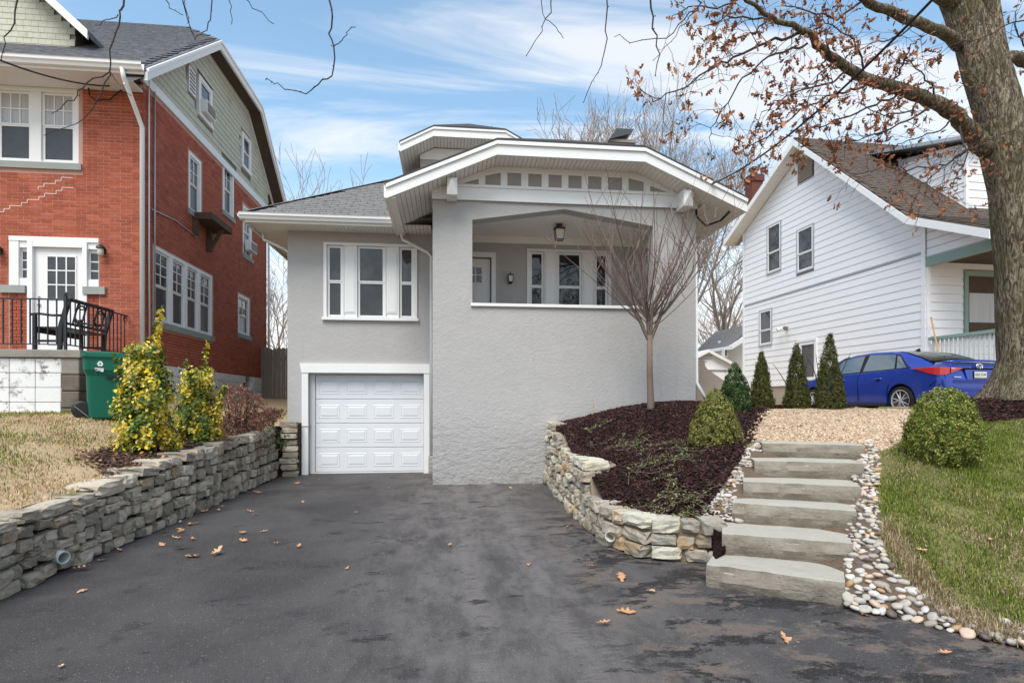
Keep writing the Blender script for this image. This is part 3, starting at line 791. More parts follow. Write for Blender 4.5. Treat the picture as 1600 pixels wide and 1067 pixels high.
def fbm(x, y, seed=0, s=1.0):
    r = np.random.default_rng(seed); out = 0
    for k in range(5):
        f = s * 1.9 ** k; a, b, c, d = r.uniform(0, 6.28, 4); t = r.uniform(0, 6.28)
        u = x * math.cos(t) + y * math.sin(t); v = -x * math.sin(t) + y * math.cos(t)
        out = out + np.sin(u * f + a + 1.3 * np.sin(v * f * .8 + b)) * np.sin(v * f * 1.1 + c + np.sin(u * f + d)) * .62 ** k
    return out
G_GREEN = [(.15, .20, .026), (.21, .255, .045), (.11, .155, .024), (.27, .29, .075)]
G_STRAW = [(.46, .36, .22), (.56, .45, .29), (.38, .28, .17), (.27, .20, .11)]
P_LAWN = [tuple((ST[0][1] + Vector((.2, .05, 0)))[:2])] + edge_r[1:5] + [(7.6, 2.3), (9.8, 6.5), (9.8, 8.0), (7.4, 8.2)] + poly_hit([(1430, 655), (1415, 685), (1392, 705), (1376, 712), (1375, 790), (1379, 850), (1400, 898), (1442, 932)], zR)
def edge_dist(x, y):
    e = np.array([P_LAWN[0]] + P_LAWN[1:5]); d = np.full(len(x), 9.0)
    for i in range(len(e) - 1):
        a, b = e[i], e[i + 1]; ab = b - a; t = np.clip(((x - a[0]) * ab[0] + (y - a[1]) * ab[1]) / (ab @ ab), 0, 1)
        d = np.minimum(d, np.hypot(x - a[0] - t * ab[0], y - a[1] - t * ab[1]))
    return d
def gr_r(x, y): return np.clip(.84 + .42 * fbm(x, y, 3, 1.7), .12, .98) * np.clip(edge_dist(x, y) / .42 - .15, .05, 1)
o = blades('lawn_grass', P_LAWN, zR, 170000, (G_GREEN, G_STRAW), .028, .066, gr_r, excl=(P_PEBR, P_GRAV, P_TREE, P_STEP))
tag(o, 'green and straw coloured grass on the bank beside the steps', 'grass')
# longer dead fringe hanging over the rock edge
fr_poly = [tuple(UZ(x, y, .06)[:2]) for x, y in ((1385, 890), (1450, 932), (1520, 965), (1600, 985), (1600, 998), (1515, 980), (1440, 948), (1380, 905))]
o = blades('grass_fringe', fr_poly, zR, 4200, (G_STRAW, G_STRAW), .06, .13, lambda x, y: np.zeros(len(x)), lean=1.1, wid=.006)
tag(o, 'dead straw fringe at the lower edge of the lawn', 'grass')
P_LL = [(-12.5, 2.5), (LWX - .22, 2.5), (LWX - .22, 12.6), (-6.2, 12.6), (-6.5, 10.5), (-12.5, 10.5)]
def gr_l(x, y): return np.clip(.50 + .42 * fbm(x, y, 9, 1.1), .03, .9) * np.clip((LWX - .55 - x) / .9, .03, 1)
G_DRY = [(.56, .41, .24), (.66, .51, .32), (.46, .33, .19), (.36, .26, .15)]
o = blades('dry_grass', P_LL, zL, 110000, (G_GREEN, G_DRY), .03, .075, gr_l, lean=1.0, wid=.010, excl=(P_LM,))
tag(o, 'patchy winter grass above the left stone wall', 'grass')
# leaf litter and mulch in the shrub bed
p = ground_scatter(P_LM, zL, 5200, .08); n = len(p); p[:, 2] += nrg.uniform(0, .03, n)
s = np.column_stack([nrg.uniform(.02, .07, n), nrg.uniform(.015, .04, n), nrg.uniform(.004, .010, n)])
tag(scatter('leaf_litter', CHIP, CHIPF, p, rand_axes(n, .4), s, M['chip'], col=pick([(.07, .04, .03), (.13, .07, .045), (.27, .15, .09), (.035, .02, .018)], n, [.4, .3, .1, .2]), kind='stuff'), 'brown mulch and dead leaves under the yellow shrubs', 'leaf litter')

# ---------------------------------------------------------------- stones
def rock_mesh(name, mat, seed, k=3, amp=.10, power=5.0):
    """rounded irregular block, unit size"""
    r = random.Random(seed); me = bpy.data.meshes.new(name); vs_, fs, ix = [], [], {}
    def vid(i, j, l):
        key = (i, j, l)
        if key not in ix:
            p = Vector(((i / k) * 2 - 1, (j / k) * 2 - 1, (l / k) * 2 - 1))
            f = (abs(p.x) ** power + abs(p.y) ** power + abs(p.z) ** power) ** (1 / power)
            p = p / f
            p = Vector((p.x + r.gauss(0, amp), p.y + r.gauss(0, amp), p.z + r.gauss(0, amp * .8))) * .5
            ix[key] = len(vs_); vs_.append(p)
        return ix[key]
    for a in range(k):
        for b in range(k):
            fs += [(vid(a, b, 0), vid(a, b + 1, 0), vid(a + 1, b + 1, 0), vid(a + 1, b, 0)), (vid(a, b, k), vid(a + 1, b, k), vid(a + 1, b + 1, k), vid(a, b + 1, k)),
                   (vid(a, 0, b), vid(a + 1, 0, b), vid(a + 1, 0, b + 1), vid(a, 0, b + 1)), (vid(a, k, b), vid(a, k, b + 1), vid(a + 1, k, b + 1), vid(a + 1, k, b)),
                   (vid(0, a, b), vid(0, a, b + 1), vid(0, a + 1, b + 1), vid(0, a + 1, b)), (vid(k, a, b), vid(k, a + 1, b), vid(k, a + 1, b + 1), vid(k, a, b + 1))]
    me.from_pydata(vs_, [], fs); me.materials.append(mat); me.update(); return me
def put(name, me, c, rot, scl, parent):
    o = bpy.data.objects.new(name, me); COL.objects.link(o)
    o.parent = parent; o.location = Vector(c) - BASE[parent.name]; o.rotation_euler = rot; o.scale = scl; return o

def stone_wall(root, path, ztop, mat, joint, side, depth, courses, len_rng, cap_rng, seed, ncap=True, batter=0.05, cover=.96):
    """coursed rubble along a foot line; side = sign of the inward normal"""
    r = random.Random(seed)
    meshes = [rock_mesh('stone', mat, seed * 100 + i, 3, .062, 12.0) for i in range(14)]
    path = [Vector((p[0], p[1], 0)) for p in path]
    S = [0.0]
    for a, b in zip(path, path[1:]): S.append(S[-1] + (b - a).length)
    L = S[-1]
    def at(s):
        s = min(max(s, 0), L); i = 0
        while i < len(S) - 2 and s > S[i + 1]: i += 1
        t = (s - S[i]) / (S[i + 1] - S[i]); p = path[i].lerp(path[i + 1], t)
        e = .18; a = path[i]; d = (path[i + 1] - path[i]).normalized()
        if t * (S[i + 1] - S[i]) < e and i > 0: d = (d + (path[i] - path[i - 1]).normalized()).normalized()
        elif (1 - t) * (S[i + 1] - S[i]) < e and i < len(S) - 2: d = (d + (path[i + 2] - path[i + 1]).normalized()).normalized()
        return p, d
    # earth core behind the faces
    mb = MB(); rows = []
    m = max(8, int(L / .25))
    for k in range(m + 1):
        s = L * k / m; p, d = at(s); nrm = Vector((-d.y, d.x, 0)) * side; zt = ztop(s) - .045
        rows.append([p + nrm * .055 + Vector((0, 0, -.05)), p + nrm * (.055 + batter * zt) + Vector((0, 0, zt)), p + nrm * (depth + .1) + Vector((0, 0, zt)), p + nrm * (depth + .1) + Vector((0, 0, -.05))])
    mb.grid(rows); mb.face(rows[0]); mb.face(rows[-1][::-1])
    mb.build('joint_fill', joint, root)
    cnt = 0
    hs = courses
    for ci in range(len(hs)):
        s = -r.uniform(0, .1)
        while s < L - .05:
            ln = r.uniform(*len_rng)
            if s + ln > L - .1: ln = L - s
            sm = s + ln / 2; H = ztop(min(max(sm, 0), L)); 
            z0, z1 = hs[ci](H, sm)
            if z1 > z0 + .03:
                p, d = at(sm); nrm = Vector((-d.y, d.x, 0)) * side
                h = (z1 - z0); zc = (z0 + z1) / 2 + r.uniform(-.018, .018)
                top = z1 > H - .02
                dp = depth * r.uniform(.8, 1.0) * (1.15 if top else .75)
                pos = p + nrm * (dp / 2 - r.uniform(0, .06) + batter * zc) + Vector((0, 0, zc))
                ang = math.atan2(d.y, d.x) + r.uniform(-.06, .06)
                k = r.uniform(.86, .99)
                sc = (ln * cover * k * (-1 if r.random() < .5 else 1), dp, h * r.uniform(.78, .98))
                put('stone', r.choice(meshes), pos, (r.uniform(-.06, .06), r.uniform(-.06, .06), ang), sc, root); cnt += 1
            s += ln
    return cnt

# left wall: six wavering courses that climb with the lawn
lw_path = [(LWX, 3.2), (LWX - .02, 6.0), (LWX + .02, 9.0), (LWX, 11.4), (LWX - .03, 12.62)]
def lw_top(s): return float(wtop(3.2 + s))
fracs = [0, .18, .35, .51, .66, .81, 1.0]
def lw_c(i):
    def f(H, s):
        w = lambda k: 0 if k in (0, 6) else .022 * math.sin(s * 2.3 + k * 1.9) + .014 * math.sin(s * 5.1 + k)
        return H * fracs[i] + w(i), H * fracs[i + 1] + w(i + 1)
    return f
lwall = thing('fieldstone_wall', (LWX, 7.9, 0), 'long weathered fieldstone retaining wall with mossy cap stones left of the driveway', 'stone wall')
n_l = stone_wall(lwall, lw_path, lw_top, M['stone_l'], M['joint_l'], 1, .30, [lw_c(i) for i in range(5)], (.12, .29), None, 3)
n_l += stone_wall(lwall, lw_path, lw_top, M['stone_l'], M['joint_l'], 1, .36, [lw_c(5)], (.24, .54), None, 4, cover=.97)
# return pier against the garage
pier = thing('fieldstone_pier', (-3.36, 12.75, 0), 'narrow stack of flat stones between the left wall and the garage trim', 'stone wall')
stone_wall(pier, [(-3.50, 12.72), (-3.17, 12.72)], lambda s: 1.18, M['stone_l'], M['joint_l'], 1, .2, [(lambda i: (lambda H, s: (i * .131, (i + 1) * .131)))(i) for i in range(9)], (.33, .34), None, 8, batter=0)
# right wall: steps down in three lifts
rwS = [0.0]
for a, b in zip(RW, RW[1:]): rwS.append(rwS[-1] + (b - a).length)
s_of = lambda i: rwS[i]
def rw_top(s):
    if s < s_of(1) * .9: return 1.20
    if s < s_of(2) * .98: return 1.05
    if s < s_of(4) + .2: return .82
    return .42
def rw_c(i, h=.14):
    def f(H, s):
        n = max(1, round(H / h)); hh = H / n
        return (i * hh, (i + 1) * hh) if i < n else (0, 0)
    return f
rwall = thing('limestone_wall', (RW[6].x, RW[6].y, 0), 'curved pale limestone retaining wall stepping down beside the mulch bed', 'stone wall')
stone_wall(rwall, RW, rw_top, M['stone_r'], M['joint_r'], 1, .34, [rw_c(i) for i in range(9)], (.16, .42), None, 5, cover=.95)
e_ = RW[-1]; fx = [e_ + Vector((-.10, .10, 0)), ST[0][0] + Vector((.10, .10, 0)), ST[1][0] + Vector((.10, .05, 0)), ST[1][0] + Vector((.05, .30, 0)), e_ + Vector((-.10, .42, 0))]
MB().prism([Vector((p.x, p.y, h)) for p, h in zip(fx, (.26, .15, .31, .36, .36))], [Vector((p.x, p.y, -.02)) for p in fx]).build('joint_fill', M['mulch'], rwall)
for k, (t_, h_) in enumerate(((.20, .06), (.45, .12))):
    q_ = fx[0].lerp(fx[1], t_); put('stone', rock_mesh('stone', M['stone_r'], 990 + k, 3, .07, 5), (q_.x + .02, q_.y + .03, h_), (.2, .1, k), (.12, .10, .09), rwall)
# upper lift turned into the bed
q0 = RW[4] + Vector((.12, .0, 0)); lift = [(q0.x, q0.y), (q0.x + .42, q0.y - .12), (q0.x + .86, q0.y - .10)]
tier = thing('upper_stone_tier', (q0.x + .4, q0.y, .4), 'short upper tier of blocky stones set back in the mulch bed', 'stone wall')
def tier_top(s): return .78 if s < .5 else .60
stone_wall(tier, lift, tier_top, M['stone_r'], M['joint_r'], 1, .26, [lambda H, s: (.40, .40 + (H - .40) * .5), lambda H, s: (.40 + (H - .40) * .5, H)], (.20, .34), None, 6)
far_t = [(RW[0].x + .32, RW[0].y - .35), (RW[0].x + .80, RW[0].y - .62), (RW[0].x + 1.15, RW[0].y - .95)]
tier2 = thing('flat_stone_tier', (far_t[1][0], far_t[1][1], .9), 'low tier of thin flat stones in the bed beside the porch wall', 'stone wall')
stone_wall(tier2, far_t, lambda s: 1.16 - .12 * s, M['stone_r'], M['joint_r'], 1, .22, [(lambda i: (lambda H, s: (.80 + i * (H - .8) / 3, .80 + (i + 1) * (H - .8) / 3)))(i) for i in range(3)], (.22, .4), None, 9)
# drain pipes let into the walls
def pipe(name, p, d, r, mat, label):
    mb = MB(); d = Vector(d).normalized(); p = Vector(p); mb2 = MB()
    o = MB().lathe(p, [(r, -.25), (r, .0), (r * .86, .0), (r * .86, -.2)], 18, d).build(name, mat, smooth=False)
    return tag(o, label, 'pipe')
c = UX(100, 871, LWX + .07); pipe('drain_pipe', c, (1, -.45, -.05), .058, M['pvc'], 'pale green plastic drain pipe poking out of the left stone wall')
c = UZ(953, 838, .135); pipe('drain_pipe', c, (-.62, -.78, -.03), .058, M['pvc_white'], 'white drain pipe end in the curved limestone wall')

# ---------------------------------------------------------------- stair slabs
stair = thing('stone_stair', tuple(((ST[0][0] + ST[0][1]) / 2)[:2]) + (0,), 'flight of six thick grey sandstone slab steps up the bank', 'steps')
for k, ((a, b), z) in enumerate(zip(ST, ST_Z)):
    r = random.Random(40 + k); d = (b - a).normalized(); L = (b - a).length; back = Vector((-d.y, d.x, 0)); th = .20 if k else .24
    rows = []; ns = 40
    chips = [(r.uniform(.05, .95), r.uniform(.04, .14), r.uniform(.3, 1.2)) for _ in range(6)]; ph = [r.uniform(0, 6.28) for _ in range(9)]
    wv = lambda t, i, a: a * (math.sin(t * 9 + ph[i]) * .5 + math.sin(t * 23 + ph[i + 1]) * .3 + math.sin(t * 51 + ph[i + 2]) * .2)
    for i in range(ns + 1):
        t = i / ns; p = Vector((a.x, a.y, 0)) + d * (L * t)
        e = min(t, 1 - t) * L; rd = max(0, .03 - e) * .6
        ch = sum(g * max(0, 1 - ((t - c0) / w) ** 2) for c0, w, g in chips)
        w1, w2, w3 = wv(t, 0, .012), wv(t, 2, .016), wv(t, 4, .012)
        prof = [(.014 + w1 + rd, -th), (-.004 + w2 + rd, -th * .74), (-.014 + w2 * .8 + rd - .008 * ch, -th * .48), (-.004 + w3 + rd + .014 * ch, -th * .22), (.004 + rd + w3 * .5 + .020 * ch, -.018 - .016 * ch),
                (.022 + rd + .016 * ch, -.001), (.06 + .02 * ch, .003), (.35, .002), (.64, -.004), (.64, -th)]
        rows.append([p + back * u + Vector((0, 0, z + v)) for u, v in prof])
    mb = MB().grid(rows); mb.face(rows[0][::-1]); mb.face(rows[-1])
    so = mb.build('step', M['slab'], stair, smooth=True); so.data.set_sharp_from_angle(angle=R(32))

# ---------------------------------------------------------------- river pebbles
pm = [rock_mesh('pebble', M['pebble'], 700 + i, 3, .045, 2.3) for i in range(5)]
for me in pm: me.polygons.foreach_set('use_smooth', [True] * len(me.polygons))
def pebbles(name, poly, n, label, rmin, rmax):
    P = np.asarray(poly); lo, hi = P.min(0), P.max(0)
    root = thing(name, (*P.mean(0), zR1(*P.mean(0))), label, 'pebbles'); done = []; tries = 0
    foot = [[tuple(v[:2]) for v in (a, b, b + Vector((-(b - a).y, (b - a).x, 0)).normalized() * .6, a + Vector((-(b - a).y, (b - a).x, 0)).normalized() * .6)] for a, b in ST]
    Q = nrg.uniform(lo, hi, (40000, 2)); ok = inpoly(Q, P)
    for f in foot: ok &= ~inpoly(Q, f)
    for q in Q[ok]:
        if len(done) >= n or tries > 9000: break
        tries += 1
        near = 1.25 if q[1] < 4.6 else 1.0
        rad = rng.uniform(rmin, rmax) * near * (1.25 if rng.random() < .12 else 1) * (1 if tries < 1500 else .6)
        if any((q[0] - x) ** 2 + (q[1] - y) ** 2 < ((rad + r2) * .74) ** 2 for x, y, r2 in done): continue
        done.append((q[0], q[1], rad))
        put('pebble', rng.choice(pm), (q[0], q[1], zR1(*q) + rad * .22), (rng.gauss(0, .3), rng.gauss(0, .3), rng.uniform(0, 6.28)), (rad * 2 * rng.uniform(1.0, 1.45), rad * 2 * rng.uniform(.75, 1.05), rad * rng.uniform(.9, 1.4)), root)
    return len(done)
pebbles('river_pebbles', P_PEBL, 290, 'pale river pebbles filling the gap between mulch bed and steps', .019, .037)
pebbles('river_pebbles', P_PEBR, 300, 'mixed river pebbles edging the lawn right of the steps down to the asphalt', .019, .036)
print('stones left', n_l)
# ================================================================ grey stucco bungalow
def wall_holes(fr, s0, s1, z0, z1, holes, reveal=.12):
    """front skin with rectangular openings and their reveals"""
    ss = sorted({s0, s1, *[h[0] for h in holes], *[h[1] for h in holes]}); zs = sorted({z0, z1, *[h[2] for h in holes], *[h[3] for h in holes]})
    mb = MB()
    for a, b in zip(ss, ss[1:]):
        for c, d in zip(zs, zs[1:]):
            m, k = (a + b) / 2, (c + d) / 2
            if any(h[0] < m < h[1] and h[2] < k < h[3] for h in holes): continue
            mb.face([fr.p(a, c), fr.p(b, c), fr.p(b, d), fr.p(a, d)])
    for a, b, c, d in holes:
        for q in (((a, c), (a, d)), ((b, d), (b, c)), ((a, d), (b, d)), ((b, c), (a, c))):
            (sa, za), (sb, zb) = q
            mb.face([fr.p(sa, za), fr.p(sb, zb), fr.p(sb, zb, -reveal), fr.p(sa, za, -reveal)])
    return mb

def sash(parent, fr, s0, s1, z0, z1, n=-.05, fw=.045, mat='white', top='glass', bot='glass', grid=None, glass_n=None, split=.5):
    """double-hung sash pair: two frames, two panes, optional muntins in the upper sash"""
    zm = z0 + (z1 - z0) * split
    gn = n - .02 if glass_n is None else glass_n
    lo = MB(); lo.fbox(fr, s0, s1, z0, z0 + fw * 1.2, n - .03, n); lo.fbox(fr, s0, s0 + fw, z0 + fw * 1.2, zm, n - .03, n); lo.fbox(fr, s1 - fw, s1, z0 + fw * 1.2, zm, n - .03, n); lo.fbox(fr, s0 + fw, s1 - fw, zm - fw * .7, zm, n - .03, n)
    lo.build('sash', M[mat], parent)
    up = MB(); m2 = n + .012
    up.fbox(fr, s0, s1, z1 - fw, z1, m2 - .03, m2); up.fbox(fr, s0, s0 + fw, zm, z1 - fw, m2 - .03, m2); up.fbox(fr, s1 - fw, s1, zm, z1 - fw, m2 - .03, m2); up.fbox(fr, s0 + fw, s1 - fw, zm, zm + fw * .6, m2 - .03, m2)
    up.build('sash', M[mat], parent)
    MB().fbox(fr, s0 + fw, s1 - fw, z0 + fw * 1.2, zm - fw * .7, gn - .006, gn).build('pane', M[bot], parent)
    MB().fbox(fr, s0 + fw, s1 - fw, zm + fw * .6, z1 - fw, gn - .002, gn + .006).build('pane', M[top], parent)
    if grid:
        c, r = grid; g = MB(); w = .011
        for i in range(1, c):
            s = s0 + fw + (s1 - s0 - 2 * fw) * i / c; g.fbox(fr, s - w, s + w, zm + fw * .6, z1 - fw, gn + .008, gn + .02)
        for j in range(1, r):
            z = zm + fw * .6 + (z1 - fw - zm - fw * .6) * j / r; g.fbox(fr, s0 + fw, s1 - fw, z - w, z + w, gn + .009, gn + .022)
        g.build('muntins', M[mat], parent)

def beam_path(mb, pts, h, y0, y1, drop=0.0):
    """board of height h hanging below a polyline of (x, z), from depth y0 to y1"""
    for (xa, za), (xb, zb) in zip(pts, pts[1:]):
        a = [(xa, za - drop), (xb, zb - drop), (xb, zb - drop - h), (xa, za - drop - h)]
        mb.prism([Vector((x, y0, z)) for x, z in a], [Vector((x, y1, z)) for x, z in a])
    return mb
def prof_z(pts, x):
    return float(np.interp(x, [p[0] for p in pts], [p[1] for p in pts]))

house = thing('stucco_bungalow', (0.7, GY, 0), 'grey stucco bungalow with white trim, arched front porch and garage door below', 'house')
fG = Fr((0, GY, 0), (1, 0, 0), (0, -1, 0)); fP = Fr((0, PY, 0), (1, 0, 0), (0, -1, 0))
gx0, gx1 = -3.02, -0.535                                   # garage opening
W1 = (-2.70, -0.68, 3.376, 5.07); W2 = (1.78, 3.74, 3.376, 5.06)
DOORX = (0.10, 0.97, 2.85, 4.84)
holes = [(gx0, gx1, 0.0, 2.215), (W1[0] + .06, W1[1] - .06, W1[2] + .06, W1[3] - .06), (W2[0] + .06, W2[1] - .06, W2[2] + .06, W2[3] - .06), DOORX]
wall_holes(fG, GX0, PX1, -.05, 5.42, holes, .16).build('front_wall', M['stucco'], house)
s = MB().face([(GX0, 25, -.05), (GX0, GY, -.05), (GX0, GY, 5.42), (GX0, 25, 5.42)])
s.build('side_wall', M['stucco'], house)
MB().face([(PX1, GY, 0), (PX1, 25, 0), (PX1, 25, 5.42), (PX1, GY, 5.42)]).build('side_wall', M['stucco'], house)
MB().face([(PX1, 25, 0), (GX0, 25, 0), (GX0, 25, 5.42), (PX1, 25, 5.42)]).build('rear_wall', M['stucco'], house)
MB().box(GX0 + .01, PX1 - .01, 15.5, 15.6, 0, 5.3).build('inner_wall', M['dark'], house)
# porch: front wall with peaked opening, thickness .30, open right side
PT = 5.47
O0, O1, OZ, OS, OA, OM = 0.465, 4.06, 3.42, 5.085, 5.36, 2.27
mb = MB(); t_ = .30
def both(poly):
    mb.fpoly(fP, poly, -t_, 0)
both([(PX0, -.05), (PX1, -.05), (PX1, OZ), (PX0, OZ)])
both([(PX0, OZ), (O0, OZ), (O0, OS), (PX0, OS)])
both([(O1, OZ), (PX1, OZ), (PX1, OS), (O1, OS)])
both([(PX0, OS), (O0, OS), (OM, OA), (O1, OS), (PX1, OS), (PX1, PT), (PX0, PT)])
mb.build('porch_wall', M['stucco'], house)
fPr = Fr((PX1, 0, 0), (0, 1, 0), (1, 0, 0)); fPl = Fr((PX0, 0, 0), (0, -1, 0), (-1, 0, 0))
mb = MB(); a, b = PY + .30, GY
mb.fpoly(fPr, [(a, -.05), (b, -.05), (b, OZ), (a, OZ)], -t_, 0); mb.fpoly(fPr, [(b - .3, OZ), (b, OZ), (b, 5.05), (b - .3, 5.05)], -t_, 0)
mb.fpoly(fPr, [(a, 5.05), (b, 5.05), (b, PT), (a, PT)], -t_, 0)
mb.build('porch_side_wall', M['stucco'], house)
mb = MB(); mb.fpoly(fPl, [(-b, -.05), (-a, -.05), (-a, PT), (-b, PT)], -t_, 0); mb.build('porch_side_wall', M['stucco'], house)
MB().box(PX0 + .31, PX1 - .31, PY + .31, GY - .01, 2.7, 2.85).build('porch_floor', M['concrete'], house)
mb = MB().box(PX0 + .3, PX1 - .3, PY + .30, GY - .002, 5.335, 5.40); mb.build('porch_ceiling', M['ceiling'], house)
MB().box(PX0 + .31, PX1 - .31, GY - .035, GY - .003, 5.17, 5.333).build('ceiling_trim', M['ceiling'], house)
MB().fbox(fP, O0 - .03, O1 + .03, OZ + .002, OZ + .062, -t_ - .04, .045).build('porch_sill', M['white'], house, bevel=.006)
MB().fbox(fPr, a, b - .3, OZ + .002, OZ + .062, -t_ - .03, .04).build('porch_sill', M['white'], house)

# three-part windows
def triple(W, fr, glass_top, glass_bot, name='window'):
    x0, x1, z0, z1 = W; w = x1 - x0; h = z1 - z0
    fx = lambda v: x0 + w * (v - 430) / 455.0
    fm = MB()
    fm.fbox(fr, x0, x1, z1 - .055, z1, -.10, .04); fm.fbox(fr, x0, fx(445), z0 + .06, z1 - .055, -.10, .035); fm.fbox(fr, fx(868), x1, z0 + .06, z1 - .055, -.10, .035)
    fm.fbox(fr, x0 - .03, x1 + .03, z0, z0 + .06, -.10, .07)
    for l, r_ in ((522, 592), (726, 796)):
        fm.fbox(fr, fx(l), fx(r_), z0 + .06, z1 - .055, -.10, .012)
        a_, b_ = fx(l) + .035, fx(r_) - .035
        fm.fbox(fr, a_, b_, z0 + .16, z1 - .14, .0121, .026); fm.fbox(fr, a_ + .03, b_ - .03, z0 + .19, z1 - .17, .0261, .034)
        for q in (fx(l) + .004, fx(r_) - .024): fm.fbox(fr, q, q + .02, z0 + .061, z1 - .056, .0122, .035)
    wo = fm.build(name, M['white'], house)
    for l, r_ in ((445, 522), (592, 726), (796, 868)):
        sash(wo, fr, fx(l) + .004, fx(r_) - .004, z0 + .062, z1 - .057, -.03, .048 if r_ - l > 100 else .05, 'white', glass_top, glass_bot)
    return wo
triple(W1, fG, 'glass', 'screen'); triple(W2, fG, 'glass_dark', 'glass_dark')
# porch door
dx0, dx1, dz0, dz1 = DOORX
d = MB(); d.fbox(fG, dx0 + .02, dx1 - .02, dz0, dz1 - .02, -.10, -.06)
gz0, gz1, g0, g1 = dz0 + 1.42, dz0 + 1.78, dx0 + .20, dx1 - .20
door = d.build('front_door', M['white'], house)
MB().fbox(fG, g0, g1, gz0, gz1, -.0598, -.055).build('pane', M['glass_dark'], door)
g = MB()
for k in range(4): s_ = g0 + (g1 - g0) * k / 3; g.fbox(fG, s_ - .012, s_ + .012, gz0 - .012, gz1 + .012, -.0545, -.04)
for k in range(3): z_ = gz0 + (gz1 - gz0) * k / 2; g.fbox(fG, g0 - .012, g1 + .012, z_ - .012, z_ + .012, -.0548, -.042)
g.build('muntins', M['white'], door)
for k in range(2):
    s_ = dx0 + .12 + k * .36; MB().fbox(fG, s_, s_ + .27, dz0 + .25, dz0 + 1.25, -.0599, -.048).build('door_panel', M['white'], door, bevel=.008)
MB().ball(fG.p(dx0 + .10, dz0 + .95, -.03), .03).build('door_handle', M['lamp_black'], door, smooth=True)
c = MB(); c.fbox(fG, dx0 - .10, dx0, dz0, dz1, -.02, .035); c.fbox(fG, dx1, dx1 + .10, dz0, dz1, -.02, .035); c.fbox(fG, dx0 - .10, dx1 + .10, dz1 + .0005, dz1 + .11, -.02, .04)
c.build('door_casing', M['white'], house)

# garage door
gd = MB().fbox(fG, gx0 + .10, gx1, .03, 2.2, -.30, -.20).build('garage_door', M['door_white'], house)
dw0, dw1 = gx0 + .115, gx1 - .01; sec = (2.19 - .04) / 4
for k in range(4):
    z0 = .04 + k * sec; z1 = z0 + sec - .010
    so = MB().fbox(fG, dw0, dw1, z0, z1, -.199, -.165).build('door_section', M['door_white'], gd, bevel=.006)
    pw = (dw1 - dw0) / 4
    for j in range(4):
        a0 = dw0 + pw * j + .085; a1 = dw0 + pw * (j + 1) - .085; b0 = z0 + .12; b1 = z1 - .13
        p = MB(); e1, e2 = .022, .05
        lv = [(0, -.1648), (e1, -.1765), (e2, -.156)]
        rings = [[fG.p(a0 + e, b0 + e, n), fG.p(a1 - e, b0 + e, n), fG.p(a1 - e, b1 - e, n), fG.p(a0 + e, b1 - e, n)] for e, n in lv]
        # the moulded panel sits proud on the section
        rings = [[fG.p(a0 - .012, b0 - .012, -.1645), fG.p(a1 + .012, b0 - .012, -.1645), fG.p(a1 + .012, b1 + .012, -.1645), fG.p(a0 - .012, b1 + .012, -.1645)],
                 [fG.p(a0, b0, -.158), fG.p(a1, b0, -.158), fG.p(a1, b1, -.158), fG.p(a0, b1, -.158)],
                 [fG.p(a0 + .018, b0 + .018, -.1635), fG.p(a1 - .018, b0 + .018, -.1635), fG.p(a1 - .018, b1 - .018, -.1635), fG.p(a0 + .018, b1 - .018, -.1635)],
                 [fG.p(a0 + .055, b0 + .055, -.155), fG.p(a1 - .055, b0 + .055, -.155), fG.p(a1 - .055, b1 - .055, -.155), fG.p(a0 + .055, b1 - .055, -.155)]]
        for r0, r1 in zip(rings, rings[1:]):
            for q in range(4): p.face([r0[q], r0[(q + 1) % 4], r1[(q + 1) % 4], r1[q]])
        p.face(rings[-1])
        p.build('door_panel', M['door_white'], gd)
MB().fbox(fG, gx0 + .1, gx1, .006, .03, -.25, -.16).build('bottom_seal', M['white'], gd)
tr = MB(); tr.fbox(fG, gx0 - .135, gx0, .005, 2.2205, -.02, .05); tr.fbox(fG, gx1, gx1 + .125, .005, 2.2205, -.02, .05)
tr.fbox(fG, gx0 + .0005, gx0 + .10, .005, 2.214, -.20, -.13); tr.fbox(fG, gx0 + .0005, gx1, 2.195, 2.214, -.2, -.1)
tr.fpoly(fG, [(gx0 - .14, 2.221), (gx1 + .13, 2.221), (gx1 + .165, 2.425), (gx0 - .175, 2.425)], -.02, .062)
tr.build('garage_trim', M['white'], house)

# ---------------------------------------------------------------- roofs
def roof_tabs(parent, o, sdir, udir, poly, mat, name='shingle', tab=(.30, .145), limit=300, order=None, seed=1, th=.009):
    """lapped shingle tabs on a roof plane; poly in (along eave, up slope) coordinates"""
    r = random.Random(seed); o, sd, ud = Vector(o), Vector(sdir).normalized(), Vector(udir).normalized(); nn = sd.cross(ud).normalized()
    if nn.z < 0: nn = -nn
    P = np.array(poly); lo, hi = P.min(0), P.max(0); items = []; row = 0
    tilt = .05
    u2 = (ud * math.cos(tilt) - nn * math.sin(tilt)).normalized(); n2 = sd.cross(u2); n2 = n2 if n2.dot(nn) > 0 else -n2
    t = lo[1]
    C, A = [], []
    while t < hi[1]:
        s = lo[0] - (tab[0] * .5 if row % 2 else 0) - r.uniform(0, .05)
        while s < hi[0]:
            C.append((s + tab[0] / 2, t + tab[1] / 2)); s += tab[0]
        t += tab[1]; row += 1
    C = np.array(C); q_ = np.array([[tab[0] * .42, 0]]); C = C[inpoly(C, P) & inpoly(C + q_, P) & inpoly(C - q_, P)]
    for s, t in C:
        jl = r.uniform(-.004, .004)
        c = o + sd * float(s) + ud * float(t) + nn * (.010 + th / 2 + r.uniform(0, .002))
        items.append((c, [tuple(sd), tuple(u2), tuple(n2)], (tab[0] - .010, tab[1] + .035 + jl, th)))
    if order: items.sort(key=order)
    pieces(name, 'shingle_courses', items, M[mat], parent, limit)
    return len(items)

